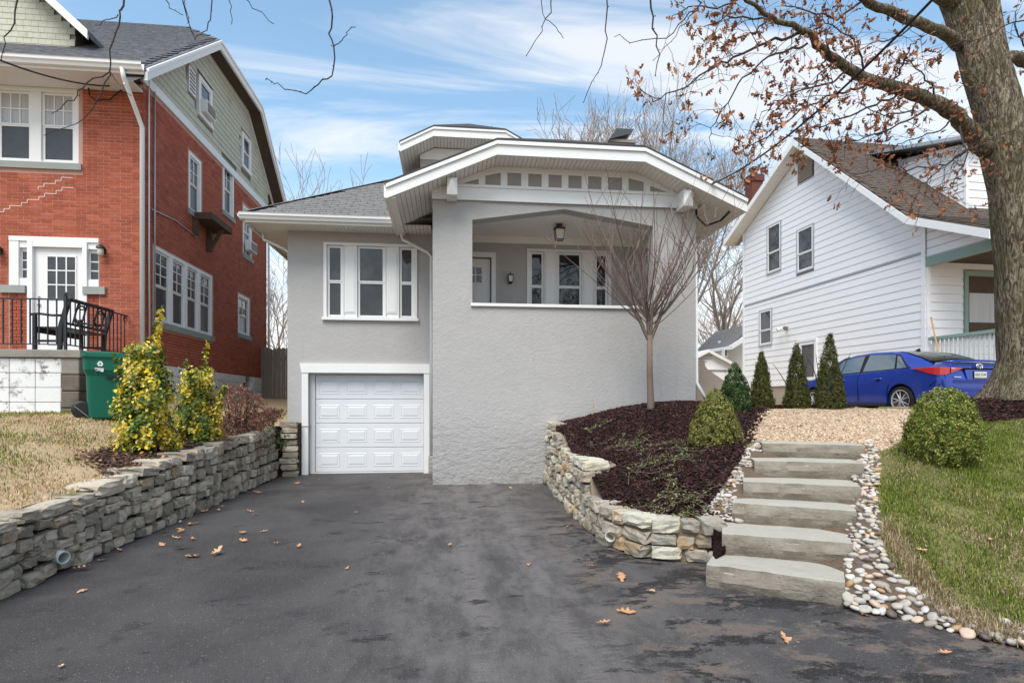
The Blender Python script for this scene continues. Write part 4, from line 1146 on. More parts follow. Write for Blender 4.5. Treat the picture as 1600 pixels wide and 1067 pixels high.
# main hip roof
ex0, ex1, ey0, ey1, ez = -4.15, 5.65, 12.30, 25.6, 5.46
pit = .67; half = (ex1 - ex0) / 2; rz = ez + pit * half; rx = (ex0 + ex1) / 2; ry0, ry1 = ey0 + half, ey1 - half
mb = MB()
mb.slab([(ex0, ey0, ez), (ex1, ey0, ez), (rx, ry0, rz)], .03); mb.slab([(ex0, ey1, ez), (ex0, ey0, ez), (rx, ry0, rz), (rx, ry1, rz)], .03)
mb.slab([(ex1, ey0, ez), (ex1, ey1, ez), (rx, ry1, rz), (rx, ry0, rz)], .03); mb.slab([(ex1, ey1, ez), (ex0, ey1, ez), (rx, ry1, rz)], .03)
roof = mb.build('roof', M['shingle_grey'], house)
sl = math.sqrt(1 + pit * pit)
cut = (-1.0 - ex0)
roof_tabs(roof, (ex0, ey0, ez), (1, 0, 0), (0, 1, pit), [(0, 0), (4.2, 0), (4.2, 3.6 * sl), (half * .78, half * .78 * sl)], 'shingle_grey', limit=300)
mb = MB()
for k in range(26):
    t = k * .17; p = Vector((ex0 + t, ey0 + t, ez + pit * t + .004)); q = p + Vector((.19, .19, .19 * pit + .002))
    dv = Vector((.08, -.08, 0)); mb.prism([p - dv, p + dv * .0 + Vector((0, 0, .022)), p + dv], [q - dv, q + dv * .0 + Vector((0, 0, .022)), q + dv])
mb.build('hip_caps', M['shingle_grey'], house)
# eave: gutter, fascia, boarded soffit
def gutter(name, p0, p1, out, mat, parent, w=.125, h=.125):
    p0, p1, out = Vector(p0), Vector(p1), Vector(out).normalized(); u = Vector((0, 0, 1))
    pr = [(0, 0), (w * .55, 0), (w * .72, h * .35), (w * .95, h * .55), (w, h * .92), (w + .012, h), (w - .006, h), (w - .02, h * .6), (w * .6, .02), (.01, .02), (.01, h), (0, h)]
    a = [p0 + out * x + u * z for x, z in pr]; b = [p1 + out * x + u * z for x, z in pr]
    return MB().prism(a, b).build(name, M[mat], parent)
gutter('gutter', (ex0 - .06, ey0 + .0, ez - .15), (-1.13, ey0 + .0, ez - .15), (0, -1, 0), 'white_metal', house)
gutter('gutter', (ex0, 25.6, ez - .15), (ex0, ey0 + .0, ez - .15), (-1, 0, 0), 'white_metal', house)
MB().box(ex0 + .02, -1.16, ey0 + .002, ey0 + .03, ez - .20, ez - .03).build('fascia', M['white'], house)
MB().box(ex0 + .002, ex0 + .03, ey0 + .031, ey1, ez - .20, ez - .03).build('fascia', M['white'], house)
MB().box(ex1 - .03, ex1, ey0 + .031, ey1, ez - .2, ez - .03).build('fascia', M['white'], house)
def boards(name, mat, rects, parent, pitch=.085, along='y', th=.02, gap=.008, kind='stuff'):
    mb = MB()
    for x0, x1, y0, y1, z in rects:
        if along == 'y':
            n = max(1, round((x1 - x0) / pitch)); w = (x1 - x0) / n
            for i in range(n): mb.box(x0 + i * w, x0 + (i + 1) * w - gap, y0, y1, z, z + th)
        else:
            n = max(1, round((y1 - y0) / pitch)); w = (y1 - y0) / n
            for i in range(n): mb.box(x0, x1, y0 + i * w, y0 + (i + 1) * w - gap, z, z + th)
    o = mb.build(name, M[mat], parent); o['kind'] = kind; return o
boards('soffit_boards', 'soffit', [(GX0, -.35, ey0 + .035, GY - .003, ez - .155)], house, along='y')
boards('soffit_boards', 'soffit', [(ex0 + .035, GX0 - .003, ey0 + .035, 25, ez - .155)], house, along='x')
MB().box(ex0 + .04, -.36, ey0 + .04, ey1, ez - .132, ez - .12).build('soffit_backing', M['groove'], house)

def jerk_roof(parent, x0, k1, k2, x1, ze, zk, y0, yb, mat_top, edge=.045):
    """clipped-gable roof whose ridge runs back along y"""
    xm = (k1 + k2) / 2; sl_ = (zk - ze) / (k1 - x0); zr = zk + sl_ * (xm - k1); run = (xm - k1) * .9
    mb = MB()
    mb.slab([(x0, y0, ze), (k1, y0, zk), (xm, y0 + run, zr), (xm, yb, zr), (x0, yb, ze)], edge)
    mb.slab([(k2, y0, zk), (x1, y0, ze), (x1, yb, ze), (xm, yb, zr), (xm, y0 + run, zr)], edge)
    mb.slab([(k1, y0, zk), (k2, y0, zk), (xm, y0 + run, zr)], edge)
    return mb.build('roof', M[mat_top], parent)
def jerk_soffit(parent, prof, y0, yw, drop, mat='soffit', pitch=.085, gap=.008):
    mb = MB(); bk = MB()
    for (xa, za), (xb, zb) in zip(prof, prof[1:]):
        n = max(1, round((xb - xa) / pitch)); w = (xb - xa) / n
        for i in range(n):
            p, q = xa + i * w, xa + (i + 1) * w - gap; zp = za + (zb - za) * (p - xa) / (xb - xa); zq = za + (zb - za) * (q - xa) / (xb - xa)
            a = [(p, zp - drop), (q, zq - drop), (q, zq - drop - .018), (p, zp - drop - .018)]
            mb.prism([Vector((x, y0, z)) for x, z in a], [Vector((x, yw, z)) for x, z in a])
        a = [(xa, za - drop + .022), (xb, zb - drop + .022), (xb, zb - drop + .004), (xa, za - drop + .004)]
        bk.prism([Vector((x, y0, z)) for x, z in a], [Vector((x, yw, z)) for x, z in a])
    o = mb.build('soffit_boards', M[mat], parent); o['kind'] = 'stuff'
    bk.build('soffit_backing', M['groove'], parent)

# porch roof
py0 = 10.55
pp = [(-1.11, 5.53), (.895, 6.41), (3.70, 6.41), (5.73, 5.53)]
proof = jerk_roof(house, -1.13, .895, 3.70, 5.75, 5.53, 6.42, py0 - .03, 16.5, 'roof_edge')
f_ = MB(); beam_path(f_, pp, .065, py0 - .055, py0 + .03, .045); f_.build('rake_mould', M['white'], house)
f_ = MB(); beam_path(f_, pp, .185, py0 - .022, py0 + .028, .111); f_.build('rake_board', M['white'], house)
jerk_soffit(house, pp, py0 + .03, 12.96, .27)
# side eave boards of the porch roof
MB().box(-1.15, -1.105, py0 + .03, 12.95, 5.27, 5.49).build('eave_board', M['soffit'], house)
MB().box(-1.10, -.94, py0 + .035, 12.95, 5.262, 5.30).build('eave_board', M['soffit'], house)
MB().box(5.70, 5.75, py0 + .03, 12.95, 5.27, 5.49).build('eave_board', M['soffit'], house)
gutter('gutter', (5.752, 12.9, 5.36), (5.752, 11.6, 5.36), (1, 0, 0), 'white_metal', house, .11, .11)
# gable face: white band, ledge, frieze with grey panels
gp = [(PX0, PT)] + [(x, prof_z(pp, x) - .285) for x in (PX0, .895, 3.70, PX1)] + [(PX1, PT)]
MB().fpoly(fP, gp, -.08, .022).build('gable_face', M['white'], house)
MB().fbox(fP, PX0 - .012, PX1 + .012, 5.448, 5.69, .0225, .055).build('gable_band', M['white'], house)
MB().fbox(fP, .14, PX1 - .30, 5.6905, 5.725, .0225, .075).build('gable_ledge', M['white'], house)
zx = lambda v, y=290: UY(700 + v / 3.1375, y, PY).x
top_soff = lambda x: prof_z(pp, x) - .285
for l, r_ in ((72, 150), (182, 258), (290, 358), (392, 458), (491, 556), (588, 653), (685, 750), (781, 851), (882, 957), (988, 1062)):
    a_, b_ = zx(l), zx(r_); zt = 6.075
    za, zb = min(zt, top_soff(a_) - .12), min(zt, top_soff(b_) - .12)
    za, zb = max(za, 5.765), max(zb, 5.765)
    MB().fpoly(fP, [(a_, 5.755), (b_, 5.755), (b_, zb), (a_, za)], .0225, .026).build('gable_panel', M['panelgrey'], house)
    rim = MB(); w = .022
    rim.fbox(fP, a_ - w, b_ + w, 5.733, 5.7545, .0226, .042)
    rim.fpoly(fP, [(a_ - w, 5.7546), (a_, 5.7546), (a_, za), (a_ - w, za)], .0226, .04); rim.fpoly(fP, [(b_, 5.7546), (b_ + w, 5.7546), (b_ + w, zb), (b_, zb)], .0226, .04)
    rim.fpoly(fP, [(a_ - w, za + .0005), (b_ + w, zb + .0005), (b_ + w, zb + w), (a_ - w, za + w)], .0226, .041)
    rim.build('panel_frame', M['white'], house)
# purlin ends under the rakes
for xc in (.075, 4.62):
    z1 = prof_z(pp, xc) - .30; b_ = MB(); y_f = py0 + .04; w = .095; zl = z1 - .34
    b_.box(xc - w, xc + w, y_f + .10, PY - .024, zl, z1 - .02)
    i = [Vector((xc - w, y_f + .10, zl)), Vector((xc + w, y_f + .10, zl)), Vector((xc + w, y_f + .10, z1 - .02)), Vector((xc - w, y_f + .10, z1 - .02))]
    tip = Vector((xc, y_f, z1 - .10))
    for k in range(4): b_.face([i[k], i[(k + 1) % 4], tip])
    b_.build('purlin_end', M['white'], house)
# dormer
dy0 = 14.60
dp = [(-1.19, 8.09), (-.36, 8.52), (1.46, 8.52), (2.29, 8.09)]
jerk_roof(house, -1.21, -.36, 1.46, 2.31, 8.09, 8.53, dy0 - .03, 19, 'roof_edge')
f_ = MB(); beam_path(f_, dp, .05, dy0 - .05, dy0 + .03, .045); beam_path(f_, dp, .17, dy0 - .02, dy0 + .025, .096); f_.build('dormer_rake', M['white'], house)
jerk_soffit(house, dp, dy0 + .03, 18, .25)
fD = Fr((0, 15.25, 0), (1, 0, 0), (0, -1, 0))
MB().fpoly(fD, [(-.72, 6.5), (1.82, 6.5), (1.82, 8.05), (1.46, 8.24), (-.36, 8.24), (-.72, 8.05)], -2.5, 0).build('dormer_wall', M['stucco'], house)
MB().fpoly(fD, [(-.72, 7.93), (1.82, 7.93), (1.82, 8.04), (1.46, 8.225), (-.36, 8.225), (-.72, 8.04)], .002, .03).build('dormer_trim', M['white'], house)
dwn = MB().fbox(fD, -.16, 1.26, 7.2, 7.86, .002, .05).build('dormer_window', M['white'], house)
MB().fbox(fD, -.07, 1.17, 7.27, 7.78, .0505, .056).build('pane', M['screen'], dwn)
MB().box(-1.23, -1.19, dy0, 18, 7.86, 8.05).build('dormer_eave', M['white'], house)
# chimney with rain cap
cx_, cy_ = UD(966, 215, 15.5)[:2]
ch = MB().box(cx_ - .30, cx_ + .30, cy_ - .3, cy_ + .3, 6.5, 8.42).build('chimney', M['concrete'], house)
MB().box(cx_ - .34, cx_ + .38, cy_ - .34, cy_ + .34, 8.421, 8.50).build('chimney_crown', M['concrete'], ch)
cc = MB(); cc.prism([Vector((cx_ - .36, cy_ - .4, 8.46)), Vector((cx_ - .13, cy_ - .3, 8.80)), Vector((cx_ + .34, cy_ - .3, 8.80)), Vector((cx_ + .18, cy_ - .4, 8.62))], [Vector((cx_ - .36, cy_ + .4, 8.46)), Vector((cx_ - .13, cy_ + .3, 8.80)), Vector((cx_ + .34, cy_ + .3, 8.80)), Vector((cx_ + .18, cy_ + .4, 8.62))])
cc.build('chimney_cap', M['iron'], ch)
# downspouts
def spout(pts, r, parent, name='downspout', mat='white_metal'):
    return MB().tube(pts, r, 8).build(name, M[mat], parent, smooth=True)
spout([(-1.02, 12.80, 5.30), (-1.0, 12.86, 5.16), (-.45, 12.90, 4.90), (-.37, 12.90, 4.80), (-.37, 12.90, .42)], .036, house)
MB().box(-.43, -.31, 12.84, 12.965, .0, .40).build('spout_boot', M['stucco'], house)
spout([(ex0 + .10, 13.2, 5.33), (ex0 + .12, 13.2, 5.16), (ex0 + .55, 13.3, 4.98), (GX0 - .05, 13.3, 4.9), (GX0 - .05, 13.3, 1.3)], .036, house)
spout([(5.80, 12.7, 5.36), (5.78, 12.7, 5.2), (5.15, 12.5, 5.0), (5.02, 11.4, 4.9), (5.01, 11.25, 4.8), (5.01, 11.20, 1.98), (5.13, 11.05, 1.66)], .038, house)
MB().tube([(5.13, 11.05, 1.665), (5.17, 10.98, 1.55)], .045, 8).build('spout_shoe', M['black_plastic'], house)
# lamps
lan = thing('ceiling_lantern', tuple(UY(874, 362, 12.0)), 'black glass lantern hanging from the porch ceiling', 'lantern')
b = UY(874, 362, 12.0); hz = 5.335
MB().lathe((b.x, b.y, hz - .03), [(.06, 0), (.07, .03)], 10).build('canopy', M['lamp_black'], lan)
def lantern(root, c, w, h, taper=.75, flip=1):
    c = Vector(c); t = MB(); w2 = w * taper
    T = [Vector((sx * w / 2, sy * w / 2, h / 2)) for sx, sy in ((-1, -1), (1, -1), (1, 1), (-1, 1))]; B = [Vector((sx * w2 / 2, sy * w2 / 2, -h / 2)) for sx, sy in ((-1, -1), (1, -1), (1, 1), (-1, 1))]
    for k in range(4):
        t.tube([c + T[k], c + B[k]], .008, 4); t.tube([c + T[k], c + T[(k + 1) % 4]], .010, 4); t.tube([c + B[k], c + B[(k + 1) % 4]], .010, 4)
    t.build('frame', M['lamp_black'], root)
    g = MB(); g.hexa([c + B[0] * .9, c + B[1] * .9, c + B[2] * .9, c + B[3] * .9, c + T[0] * .9, c + T[1] * .9, c + T[2] * .9, c + T[3] * .9]); g.build('glass', M['lampglass'], root)
    cp_ = MB(); top = c + Vector((0, 0, h / 2 + h * .28))
    for k in range(4): cp_.face([c + T[k] * 1.2, c + T[(k + 1) % 4] * 1.2, top])
    cp_.face([c + q * 1.2 for q in T]); cp_.build('cap', M['lamp_black'], root)
lantern(lan, (b.x, b.y, 5.12), .20, .22); MB().tube([(b.x, b.y, 5.25), (b.x, b.y, 5.31)], .012, 6).build('stem', M['lamp_black'], lan)
b = UY(797, 437, GY)
wl_ = thing('wall_lantern', (b.x, GY, b.z - .15), 'small black wall lantern beside the porch door', 'lantern')
lantern(wl_, (b.x, GY - .10, b.z), .11, .15); MB().box(b.x - .04, b.x + .04, GY - .03, GY - .002, b.z - .1, b.z + .12).build('back_plate', M['lamp_black'], wl_)
MB().tube([(b.x, GY - .03, b.z + .05), (b.x, GY - .08, b.z + .16), (b.x, GY - .10, b.z + .13)], .010, 5).build('arm', M['lamp_black'], wl_)
# ================================================================ red brick house on the left
RX, RY, RYB = -6.26, 12.64, 20.8
red = thing('brick_house', (RX - 3, RY + 3, 1.4), 'red brick house with white windows, shingled clipped gable and grey roof', 'house')
fRF = Fr((0, RY, 0), (1, 0, 0), (0, -1, 0)); fRS = Fr((RX, 0, 0), (0, 1, 0), (1, 0, 0))
RZ0, RZ1 = 2.40, 8.20
F_WIN = (-9.09, -7.48, 6.42, 7.95)                          # upper pair on the front
F_DOOR = (-8.77, -7.09, 2.49, 4.92)
SW = {'quad': (13.08, 16.19, 3.33, 4.95), 'small': (18.1, 19.1, 3.66, 4.86), 'a': (14.78, 15.5, 6.28, 7.71), 'b': (16.9, 17.7, 6.95, 8.4), 'c': (18.5, 19.3, 6.15, 7.67)}
f_holes = [F_WIN, (F_DOOR[0], F_DOOR[1], F_DOOR[2], F_DOOR[3])]
s_holes = [(w[0], w[1], w[2], min(w[3], 8.2)) for w in SW.values()]
wall_holes(fRF, -13.5, RX - .001, 1.0, 8.2, f_holes, .14).build('front_wall', M['mortar'], red)
wall_holes(fRS, RY, RYB, RZ0, 8.2, s_holes, .14).build('side_wall', M['mortar'], red)
MB().face([(RX, RYB, 1), (-13.5, RYB, 1), (-13.5, RYB, 8.2), (RX, RYB, 8.2)]).build('rear_wall', M['mortar'], red)
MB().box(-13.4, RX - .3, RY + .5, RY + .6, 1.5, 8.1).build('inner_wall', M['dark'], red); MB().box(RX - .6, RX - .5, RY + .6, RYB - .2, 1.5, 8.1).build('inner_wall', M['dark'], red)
# bricks
BW, BH = .203, .0575; CL, CH = .215, .0677
def bricks(fr, s0, s1, z0, z1, holes, flip=False):
    out = []; row = 0; z = z0
    r = random.Random(5)
    while z + BH < z1:
        s = s1 + (CL / 2 if row % 2 else 0)
        while s > s0:
            a, b = max(s0, s - CL + .011), min(s, s1); s -= CL
            if b - a < .04: continue
            zc = z + BH / 2; cut = False
            for h in holes:
                if h[2] - .03 < zc < h[3] + .03:
                    if a >= h[0] - .004 and b <= h[1] + .004: cut = True; break
                    if a < h[1] < b and a > h[0] - .004: a = h[1]
                    elif a < h[0] < b and b < h[1] + .004: b = h[0]
                    elif a < h[0] and b > h[1]: b = h[0]
            if cut or b - a < .03: continue
            out.append((fr.p((a + b) / 2, zc, -.0155 + r.uniform(-.001, .0015)), [tuple(fr.s), tuple(Vector((0, 0, 1)).cross(fr.s)), (0, 0, 1)], (b - a, .04, BH + r.uniform(-.002, .002))))
        z += CH; row += 1
    return out
fh = [(F_WIN[0] - .02, F_WIN[1] + .08, F_WIN[2] - .16, F_WIN[3]), (F_DOOR[0] - .02, F_DOOR[1] + .02, F_DOOR[2] + .0, F_DOOR[3])]
lst = bricks(fRF, -10.2, RX, 2.49, 8.19, fh)
lst.sort(key=lambda i: (i[0].x - RX) ** 2 + (i[0].z - 6.2) ** 2)
pieces('brick', 'brickwork', lst, M['brick'], red, 300)
sh = [(w[0] - .06, w[1] + .06, w[2] - .15, w[3] + .02) for w in SW.values()]
lst = bricks(fRS, RY + .0, RYB, RZ0 + .005, 8.14, sh)
o_side = bpy.data.objects['side_wall.002'] if 'side_wall.002' in bpy.data.objects else red
scatter('brickwork', UBOX, UBOXF, np.array([tuple(i[0]) for i in lst]), np.array([[tuple(r) for r in i[1]] for i in lst]), np.array([i[2] for i in lst]), M['brick'], parent=red, kind='stuff', origin=tuple(lst[0][0]))
# stepped repair joints under the upper window
mb = MB()
for x_, y_, n_ in ((-8.05, 5.95, 7), (-7.75, 6.24, 4)):
    x, z = x_ + .5, y_
    x = UY(115, 295, RY).x if n_ == 7 else UY(114, 277, RY).x; z = UY(115, 295, RY).z if n_ == 7 else UY(114, 277, RY).z
    z = 2.49 + round((z - 2.49) / CH) * CH - .005
    for k in range(n_ * 2 if n_ == 7 else n_):
        w = .108 * (1 if k % 2 else 2)
        mb.fbox(fRF, x - w, x, z - .006, z + .006, .002, .0085); mb.fbox(fRF, x - w - .006, x - w + .006, z - CH, z - .0061, .002, .0085)
        x -= w; z -= CH
tag(mb.build('joint_repair', M['mortar_white'], red), kind='stuff')
# stone sills and windows
def sill(fr, s0, s1, z, h=.13, out=.05): return MB().fbox(fr, s0 - .07, s1 + .07, z - h, z - .001, -.10, out).build('window_sill', M['limestone'], red)
def casing(fr, w, mull=(), fw=.075, out=.0):
    s0, s1, z0, z1 = w; mb = MB(); n0, n1 = -.12, -.005 + out
    mb.fbox(fr, s0, s1, z1 - fw, z1, n0, n1); mb.fbox(fr, s0, s0 + fw, z0, z1 - fw, n0, n1); mb.fbox(fr, s1 - fw, s1, z0, z1 - fw, n0, n1); mb.fbox(fr, s0 + fw, s1 - fw, z0, z0 + .035, n0, n1 + .01)
    for a, b in mull: mb.fbox(fr, a, b, z0 + .036, z1 - fw, n0, n1 + .006)
    return mb.build('window', M['white'], red)
sill(fRF, *F_WIN[:2], F_WIN[2])
m0, m1 = UY(47, 200, RY).x, UY(64, 200, RY).x
wo = casing(fRF, F_WIN, [(m0, m1)], .09)
for a, b in ((F_WIN[0] + .09, m0), (m1, F_WIN[1] - .09)): sash(wo, fRF, a + .004, b - .004, F_WIN[2] + .037, F_WIN[3] - .094, -.045, .045, 'white', 'curtain', 'screen', (3, 2), split=.52)
q = SW['quad']; sill(fRS, q[0], q[1], q[2], .14)
bw = (q[1] - q[0] - .16) / 4; mul = [(q[0] + .08 + bw * k - .07, q[0] + .08 + bw * k + .07) for k in (1, 2, 3)]
wo = casing(fRS, q, mul, .08); ed = [q[0] + .08] + [x for m in mul for x in m] + [q[1] - .08]
for k in range(4): sash(wo, fRS, ed[2 * k] + .004, ed[2 * k + 1] - .004, q[2] + .037, q[3] - .084, -.045, .045, 'white', 'glass', 'screen', (2, 3), split=.5)
for nm in ('small', 'a', 'b', 'c'):
    w = SW[nm]; sill(fRS, w[0], w[1], w[2], .13); wo = casing(fRS, w, (), .09, .02 if nm == 'b' else 0)
    sash(wo, fRS, w[0] + .094, w[1] - .094, w[2] + .037, w[3] - .094, -.045, .04, 'white', 'glass', 'screen', (2, 2), split=.5)
# foundation of split-face block
mb = MB()
fz0 = 1.45
holes = [(18.55, 19.35, 1.9, 2.36)]
wall_holes(fRS, RY, RYB, 1.2, 2.395, [(18.5, 19.2, 1.75, 2.395)], .2).build('foundation', M['block'], red)
items = []
for r_ in range(5):
    z = 1.3 + r_ * .22; s = RY + (.2 if r_ % 2 else 0)
    while s < RYB - .05:
        e = min(s + .40, RYB); m = (s + e) / 2
        if not (18.45 < m < 19.25 and z > 1.7): items.append((fRS.p(m, z + .105, .008), [(0, 1, 0), (-1, 0, 0), (0, 0, 1)], (e - s - .012, .05, .205)))
        s += .40
pieces('foundation_block', 'foundation_blocks', [i for i in items if i[0].z < 2.36], M['splitblock'], red, 120)
MB().box(RX - .19, RX - .15, 18.5, 19.2, 1.7, 2.4).build('vent_recess', M['screen'], red)
# belt, gable of shakes, roof
MB().fbox(fRS, RY - .05, RYB + .05, 8.17, 8.37, -.02, .045).build('belt_board', M['white'], red)
RG = [(11.96, 8.10), (15.6, 10.92), (18.9, 10.92), (21.3, 8.80)]        # rake outline (y, z)
RG[3] = (22.3, 8.35)
under = lambda y: prof_z(RG, y) - .24
mb = MB(); mb.fpoly(fRS, [(RY, 8.371), (RYB, 8.371)] + [(RYB, under(RYB)), (18.9, 10.68), (15.6, 10.68), (RY, under(RY))], -.1, 0); mb.build('gable_wall', M['shake_back'], red)
items = []; z = 8.38; row = 0; gh = [(UX(307.5, 150, RX).y, UX(327.6, 150, RX).y, 8.78, 9.8), (UX(376, 230, RX).y, UX(389, 230, RX).y, 8.72, 9.82), (UX(292, 120, RX).y, UX(303, 120, RX).y, 9.1, 9.72), SW['b']]
rr = random.Random(12)
while z < 10.66:
    s = RY + (.1 if row % 2 else 0)
    while s < RYB:
        w = rr.uniform(.15, .24); m = s + w / 2
        if z + .13 < under(m) and not any(h[0] - .1 < m < h[1] + .1 and h[2] - .12 < z + .08 < h[3] + .1 for h in gh):
            c = fRS.p(m, z + .085, .018); tl = .09
            items.append((c, [(0, 1, 0), (-math.cos(tl), 0, -math.sin(tl)), (-math.sin(tl), 0, math.cos(tl))], (w - .006, .014, .185 + rr.uniform(-.006, .006))))
        s += w
    z += .155; row += 1
items.sort(key=lambda i: i[0].y)
pieces('shake', 'shake_courses', items, M['shake'], red, 300)
for h in gh[:3]:
    if h is gh[2]:
        v = MB(); v.fbox(fRS, h[0], h[1], h[2], h[3], .002, .05); vo = v.build('attic_vent', M['white'], red)
        for k in range(6): MB().fbox(fRS, h[0] + .05, h[1] - .05, h[2] + .06 + k * .09, h[2] + .10 + k * .09, .0505, .06).build('louvre', M['concrete'], vo)
    else:
        wo = MB(); fw = .09
        wo.fbox(fRS, h[0] - .03, h[1] + .03, h[3] - fw, h[3], .0, .07); wo.fbox(fRS, h[0] - .03, h[0] + fw, h[2] + .1, h[3] - fw, .0, .065); wo.fbox(fRS, h[1] - fw, h[1] + .03, h[2] + .1, h[3] - fw, 0, .065); wo.fbox(fRS, h[0] - .05, h[1] + .05, h[2], h[2] + .1, 0, .085)
        wo = wo.build('attic_window', M['white'], red)
        sash(wo, fRS, h[0] + fw, h[1] - fw, h[2] + .101, h[3] - fw - .001, .045, .04, 'white', 'glass', 'screen', None)
# clipped-gable roof: ridge along x
zr = 12.20; ym = 17.25; xe = RX + .42
mb = MB(); e = .06
xr = xe - 1.45
mb.slab([(-16, 11.92, 8.08), (xe, 11.92, 8.08), (xe, 15.6, 10.93), (xr, ym, zr), (-16, ym, zr)], e)
mb.slab([(xe, 15.6, 10.93), (xe, 18.9, 10.93), (xr, ym, zr)], e)
mb.slab([(xe, 22.3, 8.35), (-16, 22.3, 8.35), (-16, ym, zr), (xr, ym, zr), (xe, 18.9, 10.93)], e)
rroof = mb.build('roof', M['shingle_dark'], red)
slope = Vector((0, 15.6 - 11.92, 10.93 - 8.08)); up = slope.normalized(); tl = slope.length; tr_ = (Vector((0, ym - 11.92, zr - 8.08))).length
roof_tabs(rroof, (-13, 11.92, 8.08), (1, 0, 0), tuple(up), [(0, 0), (xe + 13, 0), (xe + 13, tl), (xr + 13, tr_), (0, tr_)], 'shingle_dark', limit=0, seed=4, tab=(.33, .14))
def rake_y(pts, h, x0, x1, drop):
    mb = MB()
    for (ya, za), (yb, zb) in zip(pts, pts[1:]):
        a = [(ya, za - drop), (yb, zb - drop), (yb, zb - drop - h), (ya, za - drop - h)]
        mb.prism([Vector((x1, y, z)) for y, z in a], [Vector((x0, y, z)) for y, z in a])
    return mb
RG2 = [(11.93, 8.09), (15.6, 10.93), (18.9, 10.93), (22.3, 8.35)]
rake_y(RG2, .19, xe - .03, xe + .025, .062).build('rake_board', M['white'], red)
rake_y(RG2, .06, xe - .03, xe + .05, .02).build('rake_mould', M['white_metal'], red)
rake_y(RG2, .02, RX + .002, xe - .031, .19).build('rake_soffit', M['dark_wood'], red)
rake_y([(y, z - .21) for y, z in RG2[0:4]], .14, RX + .001, RX + .04, .0).build('frieze_board', M['white'], red)
# front eave
gutter('gutter', (-16, 11.90, 7.99), (xe - .02, 11.90, 7.99), (0, -1, 0), 'white_metal', red, .13, .13)
MB().box(-16, xe - .04, 11.905, 11.94, 7.94, 8.05).build('fascia', M['white'], red)
MB().box(-16, RX + .02, 11.941, RY - .02, 7.945, 7.97).build('soffit', M['white'], red)
MB().box(-16, RX - .001, RY - .025, RY - .014, 7.62 + .33, 8.1).build('frieze_board', M['soffit'], red)
spout([(RX + .02, 11.85, 8.02), (RX + .03, 11.9, 7.85), (RX + .02, 12.35, 7.45), (RX + .03, RY - .07, 7.2), (RX + .03, RY - .07, 1.45)], .045, red)
spout([(RX + .06, RYB + .05, 8.1), (RX + .06, RYB + .05, 1.9)], .04, red)
for yy, zz in ((RY + .18, 8.3), (RY + .42, 8.2)):
    MB().tube([(RX + .04, yy, zz), (RX + .04, yy, 4.9 if yy < 13 else 5.6), (RX + .04, yy + (.02 if yy < 13 else .0), 2.9 if yy < 13 else 3.0)], .018, 6).build('conduit', M['soffit'] if yy < 12.9 else M['galv'], red, smooth=True)
p_ = [UX(237, 327, RX + .03), UX(275, 345, RX + .03), UX(308, 371, RX + .03)]
MB().tube(p_, .014, 5).build('conduit', M['galv'], red)
# wooden shelf bracket on the wall
b0 = UX(300, 330, RX + .0)
br = MB(); y0_, y1_ = UX(300, 340, RX).y, UX(334, 340, RX).y; zt = UX(300, 331, RX).z
br.box(RX + .01, RX + .48, y0_, y1_, zt - .16, zt); br.box(RX + .01, RX + .12, y0_ + .02, y0_ + .12, zt - .55, zt - .161); br.box(RX + .01, RX + .12, y1_ - .5, y1_ - .40, zt - .75, zt - .161)
br.prism([Vector((RX + .12, y1_ - .5, zt - .70)), Vector((RX + .44, y1_ - .5, zt - .165)), Vector((RX + .34, y1_ - .5, zt - .165)), Vector((RX + .12, y1_ - .5, zt - .56))], [Vector((RX + .12, y1_ - .42, zt - .70)), Vector((RX + .44, y1_ - .42, zt - .165)), Vector((RX + .34, y1_ - .42, zt - .165)), Vector((RX + .12, y1_ - .42, zt - .56))])
br.build('timber_bracket', M['dark_wood'], red)
# window air conditioners
for w, nm in ((gh[0], 'boxy white air conditioner in the attic window of the brick house'), (SW['c'], 'white air conditioner in the rear upper window of the brick house')):
    y0_, y1_ = w[0] + .10, w[1] - .10; zb = w[2] + .14
    ac = thing('air_conditioner', (RX + .2, (y0_ + y1_) / 2, zb), nm, 'air conditioner')
    MB().box(RX + .03, RX + .20, y0_, y1_, zb, zb + .32).build('case', M['white'], ac, bevel=.012)
    MB().box(RX + .201, RX + .21, y0_ + .05, y1_ - .05, zb + .04, zb + .28).build('grille', M['concrete'], ac)
# roof dormer with shingled gable, cut by the frame
dyf = 13.35; ax = UY(140, 50, dyf - .35); dxr = ax.x
k_ = .92; dapex = -10.9; zA = ax.z + k_ * (dxr - dapex)
mb = MB(); th = .12
for sg in (1, -1):
    xe_ = dapex + sg * (dxr - dapex)
    mb.prism([Vector((xe_, dyf - .4, ax.z)), Vector((dapex, dyf - .4, zA)), Vector((dapex, dyf - .4, zA - th)), Vector((xe_, dyf - .4, ax.z - th))], [Vector((xe_, 17, ax.z)), Vector((dapex, 17, zA)), Vector((dapex, 17, zA - th)), Vector((xe_, 17, ax.z - th))])
mb.build('dormer_roof', M['shingle_dark'], red)
mb = MB()
for sg in (1, -1):
    xe_ = dapex + sg * (dxr - dapex)
    a = [Vector((xe_ + sg * .0, dyf - .44, ax.z - .005)), Vector((dapex, dyf - .44, zA - .005)), Vector((dapex, dyf - .44, zA - .22)), Vector((xe_, dyf - .44, ax.z - .20))]
    mb.prism(a, [p + Vector((0, .05, 0)) for p in a])
mb.build('dormer_rake', M['white'], red)
xw = dxr - .48; zw = ax.z + k_ * .48
